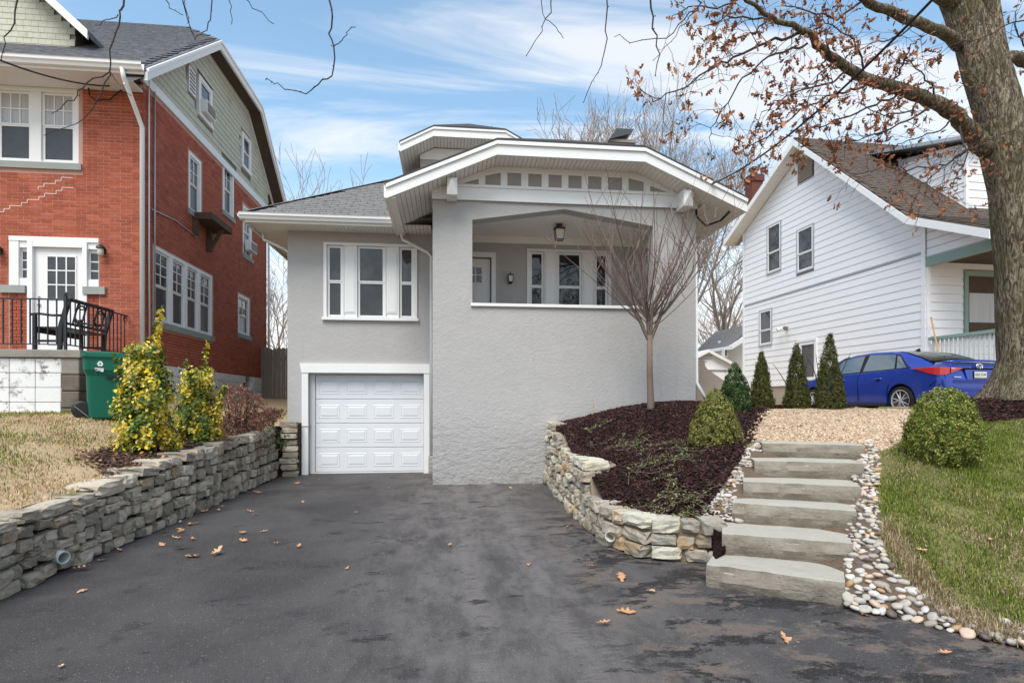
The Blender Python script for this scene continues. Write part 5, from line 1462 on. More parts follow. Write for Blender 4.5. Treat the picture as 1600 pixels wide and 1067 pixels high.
MB().prism([Vector((xw, dyf, 8.9)), Vector((xw, dyf, zw - .14)), Vector((dapex, dyf, zA - .14)), Vector((2 * dapex - xw, dyf, zw - .14)), Vector((2 * dapex - xw, dyf, 8.9))], [Vector((xw, 17, 8.9)), Vector((xw, 17, zw - .14)), Vector((dapex, 17, zA - .14)), Vector((2 * dapex - xw, 17, zw - .14)), Vector((2 * dapex - xw, 17, 8.9))]).build('dormer_wall', M['shake_back'], red)
items = []; z = 8.95; row = 0
while z < zA - .3:
    x = xw - (.1 if row % 2 else 0)
    while x > dapex:
        w = rr.uniform(.12, .17); m = x - w / 2
        if z + .17 < zA - .16 - k_ * abs(m - dapex): items.append((Vector((m, dyf - .02, z + .085)), [(1, 0, 0), (0, math.cos(.06), -math.sin(.06)), (0, math.sin(.06), math.cos(.06))], (w - .004, .010, .15)))
        x -= w
    z += .125; row += 1
pieces('dormer_shake', 'dormer_shakes', items, M['shake'], red, 0)
# entrance: casing, sidelights, glazed door
D0, D1, DZ0, DZ1 = F_DOOR
vx = lambda px: UY(px, 420, RY).x
c = MB(); c.fbox(fRF, D0, D1, DZ1 - .09, DZ1, -.12, .03); c.fbox(fRF, D0, vx(30), 3.93, DZ1 - .09, -.12, .02); c.fbox(fRF, vx(155) - .005, D1, 3.93, DZ1 - .09, -.12, .02)
c.fbox(fRF, vx(44), vx(52), DZ0, DZ1 - .0905, -.12, .035); c.fbox(fRF, vx(130), vx(137), DZ0, DZ1 - .0905, -.12, .035); c.fbox(fRF, vx(52) + .0005, vx(130) - .0005, DZ1 - .2, DZ1 - .0905, -.12, .03)
c.fbox(fRF, vx(30) + .0005, vx(44) - .0005, 3.93, 4.08, -.12, .0); c.fbox(fRF, vx(137) + .0005, vx(155) - .0055, 3.93, 4.08, -.12, .0); c.fbox(fRF, vx(30) + .0005, vx(44) - .0005, DZ1 - .22, DZ1 - .0905, -.12, .0); c.fbox(fRF, vx(137) + .0005, vx(155) - .0055, DZ1 - .22, DZ1 - .0905, -.12, .0)
c.build('door_casing', M['white'], red)
for a, b in ((30, 44), (137, 155)):
    a_, b_ = vx(a) + .03, vx(b) - .03; slo = MB().fbox(fRF, vx(a) + .001, vx(b) - .006, 4.081, DZ1 - .221, -.12, -.06).build('sidelight', M['white'], red)
    for k in range(3):
        h = (DZ1 - .221 - 4.081 - .06) / 3; z = 4.10 + k * h; MB().fbox(fRF, a_, b_, z, z + h - .03, -.0598, -.054).build('pane', M['screen'], slo)
    p0, p1 = (vx(2), vx(42)) if a < 100 else (vx(129) + .03, vx(166))
    MB().fbox(fRF, p0, p1, 3.775, 3.929, -.1, .06).build('sidelight_sill', M['limestone'], red)
for a, b in ((D0 + .0, vx(44)), (vx(137), D1)):
    it = bricks(fRF, a, b - .001, DZ0, 3.78, []); MB().fbox(fRF, a, b, DZ0, 3.774, -.13, -.02).build('brick_backing', M['mortar'], red)
    scatter('brickwork', UBOX, UBOXF, np.array([tuple(i[0]) for i in it]), np.array([[tuple(r) for r in i[1]] for i in it]), np.array([i[2] for i in it]), M['brick'], parent=red, kind='stuff', origin=tuple(it[0][0]))
dr = MB().fbox(fRF, vx(52) + .003, vx(130) - .003, DZ0 + .01, DZ1 - .205, -.09, -.045).build('entrance_door', M['white'], red)
g0, g1, gz0, gz1 = vx(71.7), vx(117), UY(95, 467, RY).z, UY(95, 400, RY).z
for i in range(3):
    for j in range(3):
        w = (g1 - g0) / 3; h = (gz1 - gz0) / 3
        MB().fbox(fRF, g0 + w * i + .013, g0 + w * (i + 1) - .013, gz0 + h * j + .013, gz0 + h * (j + 1) - .013, -.0448, -.040).build('pane', M['screen'], dr)
mu = MB()
for i in range(4): mu.fbox(fRF, g0 + (g1 - g0) * i / 3 - .012, g0 + (g1 - g0) * i / 3 + .012, gz0 - .012, gz1 + .012, -.0449, -.028)
for j in range(4): mu.fbox(fRF, g0 - .012, g1 + .012, gz0 + (gz1 - gz0) * j / 3 - .012, gz0 + (gz1 - gz0) * j / 3 + .012, -.0447, -.030)
mu.build('muntins', M['white'], dr)
for k in range(2): MB().fbox(fRF, g0 + k * (g1 - g0) * .54, g0 + (g1 - g0) * (.46 + .54 * k), DZ0 + .25, gz0 - .28, -.0449, -.036).build('door_panel', M['white'], dr, bevel=.006)
MB().ball(fRF.p(vx(59), UY(59, 475, RY).z, -.02), .032).build('door_knob', M['alloy'], dr, smooth=True); MB().ball(fRF.p(vx(59), UY(59, 463, RY).z, -.03), .022).build('dead_bolt', M['alloy'], dr, smooth=True)
for px, lb in ((163, 'small dark wall lamp right of the brick house entrance'), (2, 'small dark wall lamp left of the brick house entrance at the photo edge')):
    b = UY(px, 395, RY); wl_ = thing('wall_lamp', (b.x, RY, b.z - .12), lb, 'wall lamp')
    MB().lathe((b.x, RY - .13, b.z + .02), [(.03, .11), (.075, .07), (.085, .04), (.07, .035)], 12).build('shade', M['lamp_black'], wl_, smooth=False)
    MB().lathe((b.x, RY - .13, b.z - .10), [(.035, 0), (.055, .04), (.055, .13), (.05, .15)], 12).build('jar', M['lampglass'], wl_, smooth=True)
    MB().tube([(b.x, RY + .0, b.z + .03), (b.x, RY - .08, b.z + .10), (b.x, RY - .13, b.z + .13)], .014, 6).build('arm', M['lamp_black'], wl_)
    MB().fbox(fRF, b.x - .04, b.x + .04, b.z - .03, b.z + .09, .012, .03).build('back_plate', M['lamp_black'], wl_)

# ---------------------------------------------------------------- stoop, railing, bench, bin
SX, SY, SZ = -6.27, 10.62, 2.47
stoop = thing('block_stoop', (-9, 11.6, 1.4), 'white painted block stoop with worn concrete cap before the brick house', 'porch')
MB().box(-13, SX - .04, SY + .05, RY - .02, 1.2, SZ - .14).build('core', M['concrete_dark'], stoop)
mb = MB(); cap = MB()
capw = [(-13, -9.1), (-9.09, -7.75), (-7.74, SX + .04)]
for a, b in capw: MB().box(a, b, SY - .05, RY - .03, SZ - .135, SZ).build('cap_slab', M['concrete'], stoop, bevel=.012)
rr = random.Random(3)
for r_ in range(4):
    x = SX - .30 + (.2 if r_ % 2 else 0); z = 1.33 + r_ * .25
    if r_ % 2: MB().box(x - .19, SX - .30, SY + .0, SY + .09, z, z + .242).build('block', M['block'], stoop, bevel=.008); x = x - .2
    while x > -12.5:
        MB().box(x - .395, x, SY + rr.uniform(-.004, .004), SY + .09, z, z + .242).build('block', M['block'], stoop, bevel=.008); x -= .405
for r_ in range(4): MB().box(SX - .29, SX, SY - .015 + rr.uniform(-.01, .01), SY + .5, 1.2 + r_ * .285, 1.2 + (r_ + 1) * .285 - .01).build('corner_pier', M['concrete_dark'] if r_ < 3 else M['concrete'], stoop, bevel=.02)
rail = thing('iron_railing', (SX - .12, SY + .1, SZ), 'black wrought iron railing around the white block stoop', 'railing')
rxx, ryy, zt = SX - .26, SY + .06, SZ + .87
mb = MB(); mb.box(-12.5, rxx - .021, ryy - .014, ryy + .014, zt - .012, zt + .012); mb.box(-12.5, rxx - .021, ryy - .011, ryy + .011, SZ + .09, SZ + .108); mb.build('front_rail', M['iron'], rail)
mb = MB(); mb.box(rxx - .014, rxx + .014, ryy + .021, RY - .03, zt - .012, zt + .012); mb.box(rxx - .011, rxx + .011, ryy + .021, RY - .03, SZ + .09, SZ + .108); mb.build('side_rail', M['iron'], rail)
po = MB().box(rxx - .02, rxx + .02, ryy - .02, ryy + .02, SZ, zt + .06).build('post', M['iron'], rail); MB().lathe((rxx, ryy, zt + .061), [(.028, 0), (.016, .015), (.032, .035), (.012, .07)], 10).build('finial', M['iron'], po, smooth=True)
x = rxx - .14
while x > -10.2: MB().box(x - .009, x + .009, ryy - .009, ryy + .009, SZ + .109, zt - .013).build('baluster', M['iron'], rail); x -= .14
y = ryy + .13
while y < RY - .1: MB().box(rxx - .008, rxx + .008, y - .008, y + .008, SZ + .109, zt - .013).build('baluster', M['iron'], rail); y += .13
sc_ = MB(); sc_.tube([(rxx, RY - .12 + .07 * math.cos(a * .5), zt - .08 + .07 * math.sin(a * .5) * (1 - a * .04)) for a in range(0, 18)], .008, 5); sc_.build('scroll', M['iron'], rail)
bench = thing('garden_bench', (-6.95, 11.5, SZ), 'black garden bench with ornate openwork back on the stoop', 'bench')
bx0, bx1, by0, by1 = -7.20, -6.74, 10.92, 12.2
mb = MB()
for k in range(6): MB().box(bx0 + .03 + k * .08, bx0 + .10 + k * .08, by0 + .03, by1 - .03, SZ + .41, SZ + .435).build('seat_slat', M['iron'], bench)
for y in (by0, by1):
    MB().box(bx0, bx0 + .055, y - .03, y + .03, SZ, SZ + .63).build('leg', M['iron'], bench, bevel=.008)
    a = [(bx1 - .06, SZ), (bx1, SZ), (bx1 + .03, SZ + .45), (bx1 + .16, SZ + .93), (bx1 + .09, SZ + .93), (bx1 - .04, SZ + .45)]
    MB().prism([Vector((x, y - .03, z)) for x, z in a], [Vector((x, y + .03, z)) for x, z in a]).build('leg', M['iron'], bench)
    MB().tube([(bx0 - .05, y, SZ + .64), (bx0 + .1, y, SZ + .655), (bx0 + .3, y, SZ + .63), (bx1 + .03, y, SZ + .63)], .022, 6).build('armrest', M['iron'], bench, smooth=True)
    MB().box(bx0 + .056, bx1 - .04, y - .02, y + .02, SZ + .16, SZ + .20).build('stretcher', M['iron'], bench)
MB().box(bx0 + .01, bx0 + .04, by0 + .031, by1 - .031, SZ + .33, SZ + .409).build('apron', M['iron'], bench)
def bk(y, z): return Vector((bx1 + .03 + (z - .45) * .27, y, SZ + z))
mb = MB(); mb.tube([bk(by0 + .03, .91), bk(by1 - .03, .91)], .032, 6); mb.build('top_rail', M['iron'], bench)
mb = MB(); mb.tube([bk(by0 + .03, .50), bk(by1 - .03, .50)], .026, 6); mb.build('lower_rail', M['iron'], bench)
for yc in (by0 + .22, by0 + .46, by0 + .80, by0 + 1.05):
    MB().tube([bk(yc, .52), bk(yc, .89)], .016, 5).build('back_bar', M['iron'], bench)
for yc in (by0 + .34, by0 + .92):
    MB().tube([bk(yc + .13 * math.cos(t * math.pi / 8), .70 + .15 * math.sin(t * math.pi / 8)) for t in range(17)], .017, 5).build('back_ring', M['iron'], bench)
    for zz in (.60, .80): MB().tube([bk(yc - .13, zz + .02), bk(yc, zz - .02), bk(yc + .13, zz + .02)], .013, 5).build('back_scroll', M['iron'], bench)

bin_c = UD(164, 650, 9.6); bz = zL1(bin_c.x, bin_c.y); bin_c.z = bz
wbin = thing('wheeled_bin', tuple(bin_c), 'green wheeled recycling bin standing against the stoop', 'bin')
def bp(x, y, z): return bin_c + Vector((x, y, z))
def ring(w, d, z, r=.06, n=3):
    pts = []
    for cx, cy, a0 in ((w / 2 - r, d / 2 - r, 0), (-w / 2 + r, d / 2 - r, 90), (-w / 2 + r, -d / 2 + r, 180), (w / 2 - r, -d / 2 + r, 270)):
        for k in range(n + 1): a = R(a0 + 90 * k / n); pts.append(bp(cx + r * math.cos(a), cy + r * math.sin(a), z))
    return pts
def loft(rings):
    mb = MB()
    for r0, r1 in zip(rings, rings[1:]):
        n = len(r0)
        for k in range(n): mb.face([r0[k], r0[(k + 1) % n], r1[(k + 1) % n], r1[k]])
    mb.face(rings[-1]); mb.face(rings[0][::-1]); return mb
loft([ring(.50, .56, .0), ring(.51, .58, .02), ring(.555, .64, .70), ring(.60, .68, .76), ring(.635, .72, .80), ring(.65, .74, 1.0)]).build('body', M['green_plastic'], wbin)
loft([ring(.69, .78, 1.0), ring(.70, .79, 1.02), ring(.69, .78, 1.075), ring(.60, .68, 1.085), ring(.4, .45, 1.115), ring(.1, .1, 1.12)]).build('lid', M['green_plastic'], wbin)
MB().box(bin_c.x + .02, bin_c.x + .26, bin_c.y - .352, bin_c.y - .322, bz + .66, bz + .70).build('grab_bar', M['black_plastic'], wbin)
for sg in (-1,):
    wc = bp(-.31, -.20, .145)
    w_ = MB().lathe(wc - Vector((.035, 0, 0)), [(.10, 0), (.14, .01), (.148, .03), (.148, .05), (.14, .07), (.10, .075)], 20, (0, -1, 0)).build('wheel', M['black_plastic'], wbin, smooth=True)
    MB().tube([wc + Vector((-.135, -.082, .06)), wc + Vector((.06, -.082, -.11))], .008, 5).build('spoke', M['concrete'], w_)
MB().lathe(bp(.31, .20, .145), [(.14, 0), (.148, .03), (.148, .05), (.10, .075)], 20, (0, -1, 0)).build('wheel', M['black_plastic'], wbin, smooth=True)
# recycling mark and print on the front
mk = MB(); mc = bp(-.07, -.372, .90)
for k in range(3):
    a = R(90 + 120 * k); a2 = R(90 + 120 * (k + 1)); p0 = Vector((math.cos(a) * .05, 0, math.sin(a) * .05)); p1 = Vector((math.cos(a2) * .05, 0, math.sin(a2) * .05))
    d_ = (p1 - p0); n_ = Vector((-d_.z, 0, d_.x)).normalized() * .012; s0 = p0 + d_ * .12; s1 = p0 + d_ * .66; tp = p0 + d_ * .92
    mk.prism([mc + s0 + n_, mc + s1 + n_, mc + s1 - n_, mc + s0 - n_], [mc + s0 + n_ + Vector((0, .01, 0)), mc + s1 + n_ + Vector((0, .01, 0)), mc + s1 - n_ + Vector((0, .01, 0)), mc + s0 - n_ + Vector((0, .01, 0))])
    mk.prism([mc + s1 + n_ * 2, mc + tp, mc + s1 - n_ * 2], [mc + s1 + n_ * 2 + Vector((0, .01, 0)), mc + tp + Vector((0, .01, 0)), mc + s1 - n_ * 2 + Vector((0, .01, 0))])
mk.build('recycling_mark', M['print_white'], wbin)
mk = MB()
for x0, x1, z0, z1 in ((-.13, -.02, .785, .80), (-.12, -.05, .755, .762), (-.09, -.03, .768, .780), (-.045, .0, .74, .80)): mk.box(mc.x + x0 + .05, mc.x + x1 + .05, mc.y, mc.y + .02, bz + z0 + .03, bz + z1 + .03)
mk.build('print_block', M['print_white'], wbin)

wbin.rotation_euler = (0, 0, math.atan2(-bin_c.x, bin_c.y)); wbin.scale = (.90, .90, .98)
# fence in the gap
fence = thing('board_fence', (-4.9, 20.2, 1.7), 'weathered vertical board fence between brick house and bungalow', 'fence')
x = -6.3; rr = random.Random(2)
while x < -3.5:
    w = .14; h = rr.uniform(-.02, .03)
    a = [(x, 1.6), (x + w - .008, 1.6), (x + w - .008, 3.36 + h), (x + w - .04, 3.41 + h), (x + .03, 3.41 + h), (x, 3.36 + h)]
    MB().prism([Vector((p, 20.2, z)) for p, z in a], [Vector((p, 20.225, z)) for p, z in a]).build('board', M['fence'], fence); x += w
for z in (2.0, 3.0): MB().box(-6.3, -3.5, 20.23, 20.28, z, z + .09).build('fence_rail', M['fence'], fence)
# slab of the path under the bin
# ================================================================ white sided house on the right (turned a little off the street grid)
AW = R(9.0); WROT = AW - YAW
WX, WY0, WY1 = 13.23, 13.37, 22.1
wh = thing('white_house', (WX + 3, 17, 1.4), 'white house with horizontal siding, brown roof and side gable', 'house', rot=WROT)
fW = Fr((WX, 0, 0), (0, -1, 0), (-1, 0, 0))                 # s runs towards the street
S0, S1 = -WY1, -WY0
def wy(px, py=500): return -UX(px, py, WX, AW).y
def wz(px, py): return UX(px, py, WX, AW).z
WG = [(22.8, 8.48), (18.17, 10.72), (13.5, 6.58), (11.2, 5.54)]     # roof outline (y, z)
WGi = sorted(WG)
und = lambda y: float(np.interp(y, [p[0] for p in WGi], [p[1] for p in WGi])) - .26
zbelt = 5.57; zb = 2.19
wwin = [(wy(1200, 380), wy(1220, 380), wz(1210, 424), wz(1210, 351)), (wy(1246.7, 390), wy(1271, 390), wz(1259, 422), wz(1259, 356)), (wy(1187.8, 510), wy(1206, 510), wz(1197, 538), wz(1197, 485))]
wdoor = (wy(1249, 580), wy(1275.5, 580), 1.45, wz(1262, 533))
vent = (wy(1247.5, 260), wy(1271, 260), wz(1259, 280), wz(1259, 249))
bd = [(S0, zb), (S1, zb), (S1, und(WY0)), (-18.17, und(18.17)), (S0, und(WY1))]
MB().fpoly(fW, bd, -.3, -.02).build('wall_core', M['siding_gap'], wh)
def boards_w(z0, z1, skip, pitch=.228):
    z = z0
    while z < z1 - .01:
        e = min(z + pitch, z1); zm = (z + e) / 2
        # clip to the roof line, at the lower and the upper edge
        def span(zz):
            ya = [y for y in np.linspace(WY0, WY1, 1200) if und(y) > zz - .015]
            return (-max(ya), -min(ya)) if ya else None
        lo_, hi_ = span(z), span(e)
        if not lo_: break
        if not hi_: m_ = -18.17; hi_ = (m_, m_ + .01)
        segs = [(lo_[0], lo_[1])]
        for h in skip:
            if h[2] - .03 < zm < h[3] + .03:
                ns = []
                for a, b in segs:
                    if h[0] > a + .02 and h[1] < b - .02: ns += [(a, h[0] - .05), (h[1] + .05, b)]
                    else: ns.append((a, b))
                segs = ns
        for a, b in segs:
            # lapped clapboard: lower edge proud
            pr = [fW.p(a, z, .014), fW.p(b, z, .014), fW.p(b, z, -.015), fW.p(a, z, -.015)]; a2 = hi_[0] if a == lo_[0] else a; b2 = hi_[1] if b == lo_[1] else b; tp = [fW.p(a2, e - .006, .002), fW.p(b2, e - .006, .002), fW.p(b2, e - .006, -.015), fW.p(a2, e - .006, -.015)]
            MB().hexa([*pr, *tp]).build('siding_board', M['siding'], wh)
        z = e
boards_w(zb, zbelt - .03, [wwin[2], wdoor]); boards_w(zbelt + .03, und(18.17), wwin[:2] + [vent])
MB().fbox(fW, S0, S1, zbelt - .028, zbelt + .028, -.015, .03).build('belt_flashing', M['siding_gap'], wh)
for s, z1 in ((S0, und(WY1)), (S1 - .10, und(WY0))): MB().fbox(fW, s - .012, s + .112, zb - .05, z1, .0225, .04).build('corner_trim', M['siding'], wh)
MB().fbox(fW, S0, S1, 1.0, zb - .001, -.28, -.03).build('foundation', M['tan'], wh)
for w in wwin:
    m = MB(); fw = .045
    m.fbox(fW, w[0] - fw, w[1] + fw, w[3], w[3] + fw, -.1, .035); m.fbox(fW, w[0] - fw, w[0], w[2], w[3], -.1, .035); m.fbox(fW, w[1], w[1] + fw, w[2], w[3], -.1, .035); m.fbox(fW, w[0] - fw, w[1] + fw, w[2] - .05, w[2], -.1, .05)
    wo = m.build('window', M['galv'], wh); sash(wo, fW, w[0] + .004, w[1] - .004, w[2] + .002, w[3] - .002, .02, .05, 'siding', 'glass', 'glass', None, split=.42)
v = MB().fbox(fW, vent[0], vent[1], vent[2], vent[3], -.05, .006).build('gable_vent', M['dark_wood'], wh)
n = 9
for k in range(n):
    z0 = vent[2] + (vent[3] - vent[2]) * k / n; MB().fbox(fW, vent[0] + .03, vent[1] - .03, z0 + .01, z0 + .055, .0062, .03).build('louvre', M['tan'], v)
m = MB(); w = wdoor
m.fbox(fW, w[0] - .06, w[1] + .06, w[3], w[3] + .08, -.1, .04); m.fbox(fW, w[0] - .06, w[0], w[2], w[3], -.1, .04); m.fbox(fW, w[1], w[1] + .06, w[2], w[3], -.1, .04)
dd = m.build('storm_door', M['siding'], wh)
m = MB(); m.fbox(fW, w[0] + .002, w[0] + .10, w[2], w[3] - .002, -.05, .015); m.fbox(fW, w[1] - .10, w[1] - .002, w[2], w[3] - .002, -.05, .015); m.fbox(fW, w[0] + .1005, w[1] - .1005, w[3] - .12, w[3] - .002, -.05, .014); m.fbox(fW, w[0] + .1005, w[1] - .1005, 2.35, 2.45, -.05, .014); m.fbox(fW, w[0] + .1005, w[1] - .1005, w[2], 1.75, -.05, .014)
m.build('door_frame', M['siding'], dd)
MB().fbox(fW, w[0] + .1, w[1] - .1, 1.751, w[3] - .121, -.04, -.02).build('pane', M['screen'], dd)
# roof
ov = .48; xo = WX - ov; xf = 24.0
mb = MB()
def wp(x, i): return Vector((x, WG[i][0], WG[i][1]))
for i in range(3): mb.slab([wp(xo, i), wp(xf, i), wp(xf, i + 1), wp(xo, i + 1)], .05)
wr = mb.build('roof', M['shingle_brown'], wh)
a, b = wp(xo, 2), wp(xo, 1); up = (b - a).normalized(); roof_tabs(wr, a, (1, 0, 0), tuple(up), [(0, 0), (9, 0), (9, (b - a).length), (0, (b - a).length)], 'shingle_brown', limit=0, seed=6, tab=(.32, .14))
a, b = wp(xo, 3), wp(xo, 2); up = (b - a).normalized(); roof_tabs(wr, a, (1, 0, 0), tuple(up), [(0, 0), (6, 0), (6, (b - a).length), (0, (b - a).length)], 'shingle_brown', limit=0, seed=7, tab=(.32, .14))
def rake_w(h, x0, x1, drop, pts=WG):
    mb = MB()
    for (ya, za), (yb, zb_) in zip(pts, pts[1:]):
        p = [(ya, za - drop), (yb, zb_ - drop), (yb, zb_ - drop - h), (ya, za - drop - h)]
        mb.prism([Vector((x0, y, z)) for y, z in p], [Vector((x1, y, z)) for y, z in p])
    return mb
rake_w(.21, xo - .03, xo + .02, .045).build('rake_board', M['white_metal'], wh)
o = MB()
for (ya, za), (yb, zb_) in zip(WG, WG[1:]):
    n = max(1, int(math.hypot(yb - ya, zb_ - za) / .16))
    for k in range(n):
        t0, t1 = k / n, (k + .93) / n; p = [(ya + (yb - ya) * t, za + (zb_ - za) * t) for t in (t0, t1)]
        o.hexa([Vector((xo + .021, p[0][0], p[0][1] - .25)), Vector((WX - .025, p[0][0], p[0][1] - .25)), Vector((WX - .025, p[1][0], p[1][1] - .25)), Vector((xo + .021, p[1][0], p[1][1] - .25)), Vector((xo + .021, p[0][0], p[0][1] - .23)), Vector((WX - .025, p[0][0], p[0][1] - .23)), Vector((WX - .025, p[1][0], p[1][1] - .23)), Vector((xo + .021, p[1][0], p[1][1] - .23))])
o = o.build('soffit_panels', M['soffit'], wh); o['kind'] = 'stuff'
rake_w(.02, xo + .022, WX + .2, .20).build('soffit_backing', M['siding_gap'], wh)
gutter('gutter', (xf, WG[3][0], WG[3][1] - .17), (xo, WG[3][0], WG[3][1] - .17), (0, -1, 0), 'white_metal', wh, .12, .12)
# big dormer on the street slope
dX, dY = 15.15, 14.0; zt = 8.86
zroof = lambda y: float(np.interp(y, [p[0] for p in WGi], [p[1] for p in WGi]))
fDs = Fr((dX, 0, 0), (0, -1, 0), (-1, 0, 0)); fDf = Fr((0, dY, 0), (1, 0, 0), (0, -1, 0))
yk = 16.35
MB().prism([Vector((dX + .02, dY + .02, zroof(dY) - .2)), Vector((dX + .02, dY + .02, zt)), Vector((dX + .02, yk, zroof(yk) + .25)), Vector((dX + .02, yk, zroof(yk) - .2))], [Vector((xf, dY + .02, zroof(dY) - .2)), Vector((xf, dY + .02, zt)), Vector((xf, yk, zroof(yk) + .25)), Vector((xf, yk, zroof(yk) - .2))]).build('dormer_core', M['siding_gap'], wh)
z = 6.9
while z < zt + .2:
    e = z + .222
    def sp2(zz):
        ys = [y for y in np.linspace(dY, yk, 500) if zroof(y) < zz + .01 and zz < zt + (zroof(yk) + .25 - zt) * (y - dY) / (yk - dY)]
        return (min(ys), max(ys)) if ys else None
    lo_, hi_ = sp2(z), sp2(e)
    if hi_:
        if not lo_: lo_ = (hi_[0], hi_[0] + .01)
        MB().hexa([Vector((dX - .012, lo_[0], z)), Vector((dX - .012, lo_[1], z)), Vector((dX + .015, lo_[1], z)), Vector((dX + .015, lo_[0], z)), Vector((dX + .008, hi_[0], e - .004)), Vector((dX + .008, hi_[1], e - .004)), Vector((dX + .015, hi_[1], e - .004)), Vector((dX + .015, hi_[0], e - .004))]).build('siding_board', M['siding'], wh)
    if e < zt + .05: MB().hexa([Vector((dX, dY - .012, z)), Vector((dX + 3.5, dY - .012, z)), Vector((dX + 3.5, dY + .015, z)), Vector((dX, dY + .015, z)), Vector((dX, dY + .006, e)), Vector((dX + 3.5, dY + .006, e)), Vector((dX + 3.5, dY + .015, e)), Vector((dX, dY + .015, e))]).build('siding_board', M['siding'], wh)
    z = e
MB().box(dX - .02, dX + .06, dY - .02, dY + .05, 6.95, zt).build('corner_trim', M['siding'], wh)
MB().slab([(dX - .35, dY - .35, zt + .06), (xf, dY - .35, zt + .06), (xf, 18.0, 10.2), (dX - .35, 18.0, 10.2)], .10).build('dormer_roof', M['galv'], wh)
# porch at the street end
MB().fbox(fW, S1 + .0, 0 - 11.35, 5.17, 5.40, -.12, .02).build('porch_beam', M['sage'], wh)
pz = [(S1 + .02, 5.401), (-11.40, 5.401), (-11.40, und(11.4) - .0), (-13.3, und(13.3))]
MB().fpoly(fW, [(S1 + .02, 5.401), (-11.5, 5.401), (-11.5, und(11.5)), (-13.30, und(13.3)), (S1 + .02, und(WY0))], -.05, .0).build('porch_gable', M['siding'], wh)
z = 5.42
while z < und(13.3):
    y_lo = [y for y in np.linspace(11.5, WY0, 60) if und(y) > z + .03]
    if y_lo: MB().fbox(fW, -max(y_lo), -min(y_lo), z, z + .012, .001, .014).build('siding_edge', M['siding_gap'], wh)
    z += .21
MB().box(WX + .2, 22, 11.4, WY0, 5.30, 5.36).build('porch_ceiling', M['dark_wood'], wh)
fWf = Fr((0, WY0, 0), (1, 0, 0), (0, -1, 0))
z = 2.19
pw0, pw1, pz0, pz1 = UY(1512, 470, WY0 - .02, AW).x, UY(1512, 470, WY0 - .02, AW).x + 1.5, UY(1530, 524, WY0, AW).z, UY(1530, 432, WY0, AW).z
MB().fbox(fWf, WX + .03, 24, 1.4, 5.5, -.3, -.02).build('front_wall', M['siding_gap'], wh)
while z < 5.3:
    for a, b in ((WX + .115, pw0 - .12), (pw1 + .12, 22)) if pz0 - .2 < z < pz1 + .1 else ((WX + .115, 22),):
        MB().hexa([fWf.p(a, z, .02), fWf.p(b, z, .02), fWf.p(b, z, -.015), fWf.p(a, z, -.015), fWf.p(a, z + .222, .002), fWf.p(b, z + .222, .002), fWf.p(b, z + .222, -.015), fWf.p(a, z + .222, -.015)]).build('siding_board', M['siding'], wh)
    z += .228
MB().fbox(fWf, WX + .0, WX + .11, 1.6, 5.2, -.01, .042).build('corner_trim', M['siding'], wh)
m = MB(); m.fbox(fWf, pw0 - .11, pw1 + .11, pz1, pz1 + .12, -.05, .05); m.fbox(fWf, pw0 - .11, pw0, pz0, pz1, -.05, .05); m.fbox(fWf, pw1, pw1 + .11, pz0, pz1, -.05, .05); m.fbox(fWf, pw0 - .13, pw1 + .13, pz0 - .08, pz0, -.05, .07)
wo = m.build('porch_window', M['sage'], wh); MB().fbox(fWf, pw0, pw1, pz0, pz1, -.04, -.01).build('pane', M['dark_wood'], wo); MB().fbox(fWf, pw0 + .08, pw1 - .08, pz0 + .35, pz1 - .45, -.0098, -.005).build('lace_panel', M['lace'], wo)
MB().fbox(fW, S1, -11.3, 1.6, 2.3, -8, -.02).build('porch_base', M['tan'], wh)
rl = MB(); ztop = UX(1500, 523, WX, AW).z; rl.fbox(fW, S1 + .1, -11.35, ztop - .05, ztop + .03, -.07, .03); rl.build('porch_rail', M['sage'], wh)
s = S1 + .18
while s < -11.4: MB().fbox(fW, s, s + .055, 2.31, ztop - .051, -.05, -.01).build('picket', M['porch_white'], wh); s += .125
# twin floodlight
b = UX(1231, 513, WX, AW); fl = thing('flood_light', (WX - .05, b.y, b.z - .1), 'twin floodlight on the white siding above the side door', 'floodlight', rot=WROT)
MB().box(WX - .08, WX - .024, b.y - .05, b.y + .05, b.z - .06, b.z + .06).build('back_box', M['galv'], fl)
for dy in (-.18, .16): MB().lathe((WX - .14, b.y + dy, b.z + .02), [(.04, 0), (.085, .16), (.08, .165)], 12, (-.8, dy * 2, -.35)).build('lamp_head', M['concrete'] if dy < 0 else M['white'], fl, smooth=False)
# pole leaning on the porch
p0, p1 = UX(1455, 497, WX - .06, AW), UX(1480, 560, WX - .35, AW)
po = thing('wooden_pole', tuple(p1), 'thin wooden pole leaning against the white house corner', 'pole', rot=WROT)
MB().tube([p0, p1 + Vector((0, 0, -.9))], .022, 6).build('shaft', M['wood_pole'], po)
MB().ball(p0, .028).build('knob', M['wood_pole'], po)
# brick chimney beyond the ridge
cc = UD(1178, 285, 27.0, AW)
chm = MB().box(cc.x - .27, cc.x + .27, cc.y - .3, cc.y + .3, 8.6, UD(1178, 278, 27.0, AW).z).build('chimney', M['chimney_brick'], wh)
zc_ = UD(1178, 278, 27, AW).z
MB().box(cc.x - .32, cc.x + .32, cc.y - .35, cc.y + .35, zc_ - .25, zc_ + .06).build('chimney_crown', M['chimney_brick'], chm)
MB().lathe((cc.x, cc.y, zc_ + .06), [(.16, 0), (.16, .3)], 12).build('flue', M['chimney_brick'], chm); MB().lathe((cc.x, cc.y, zc_ + .36), [(.26, 0), (.24, .05), (.12, .14)], 12).build('flue_cap', M['iron'], chm)

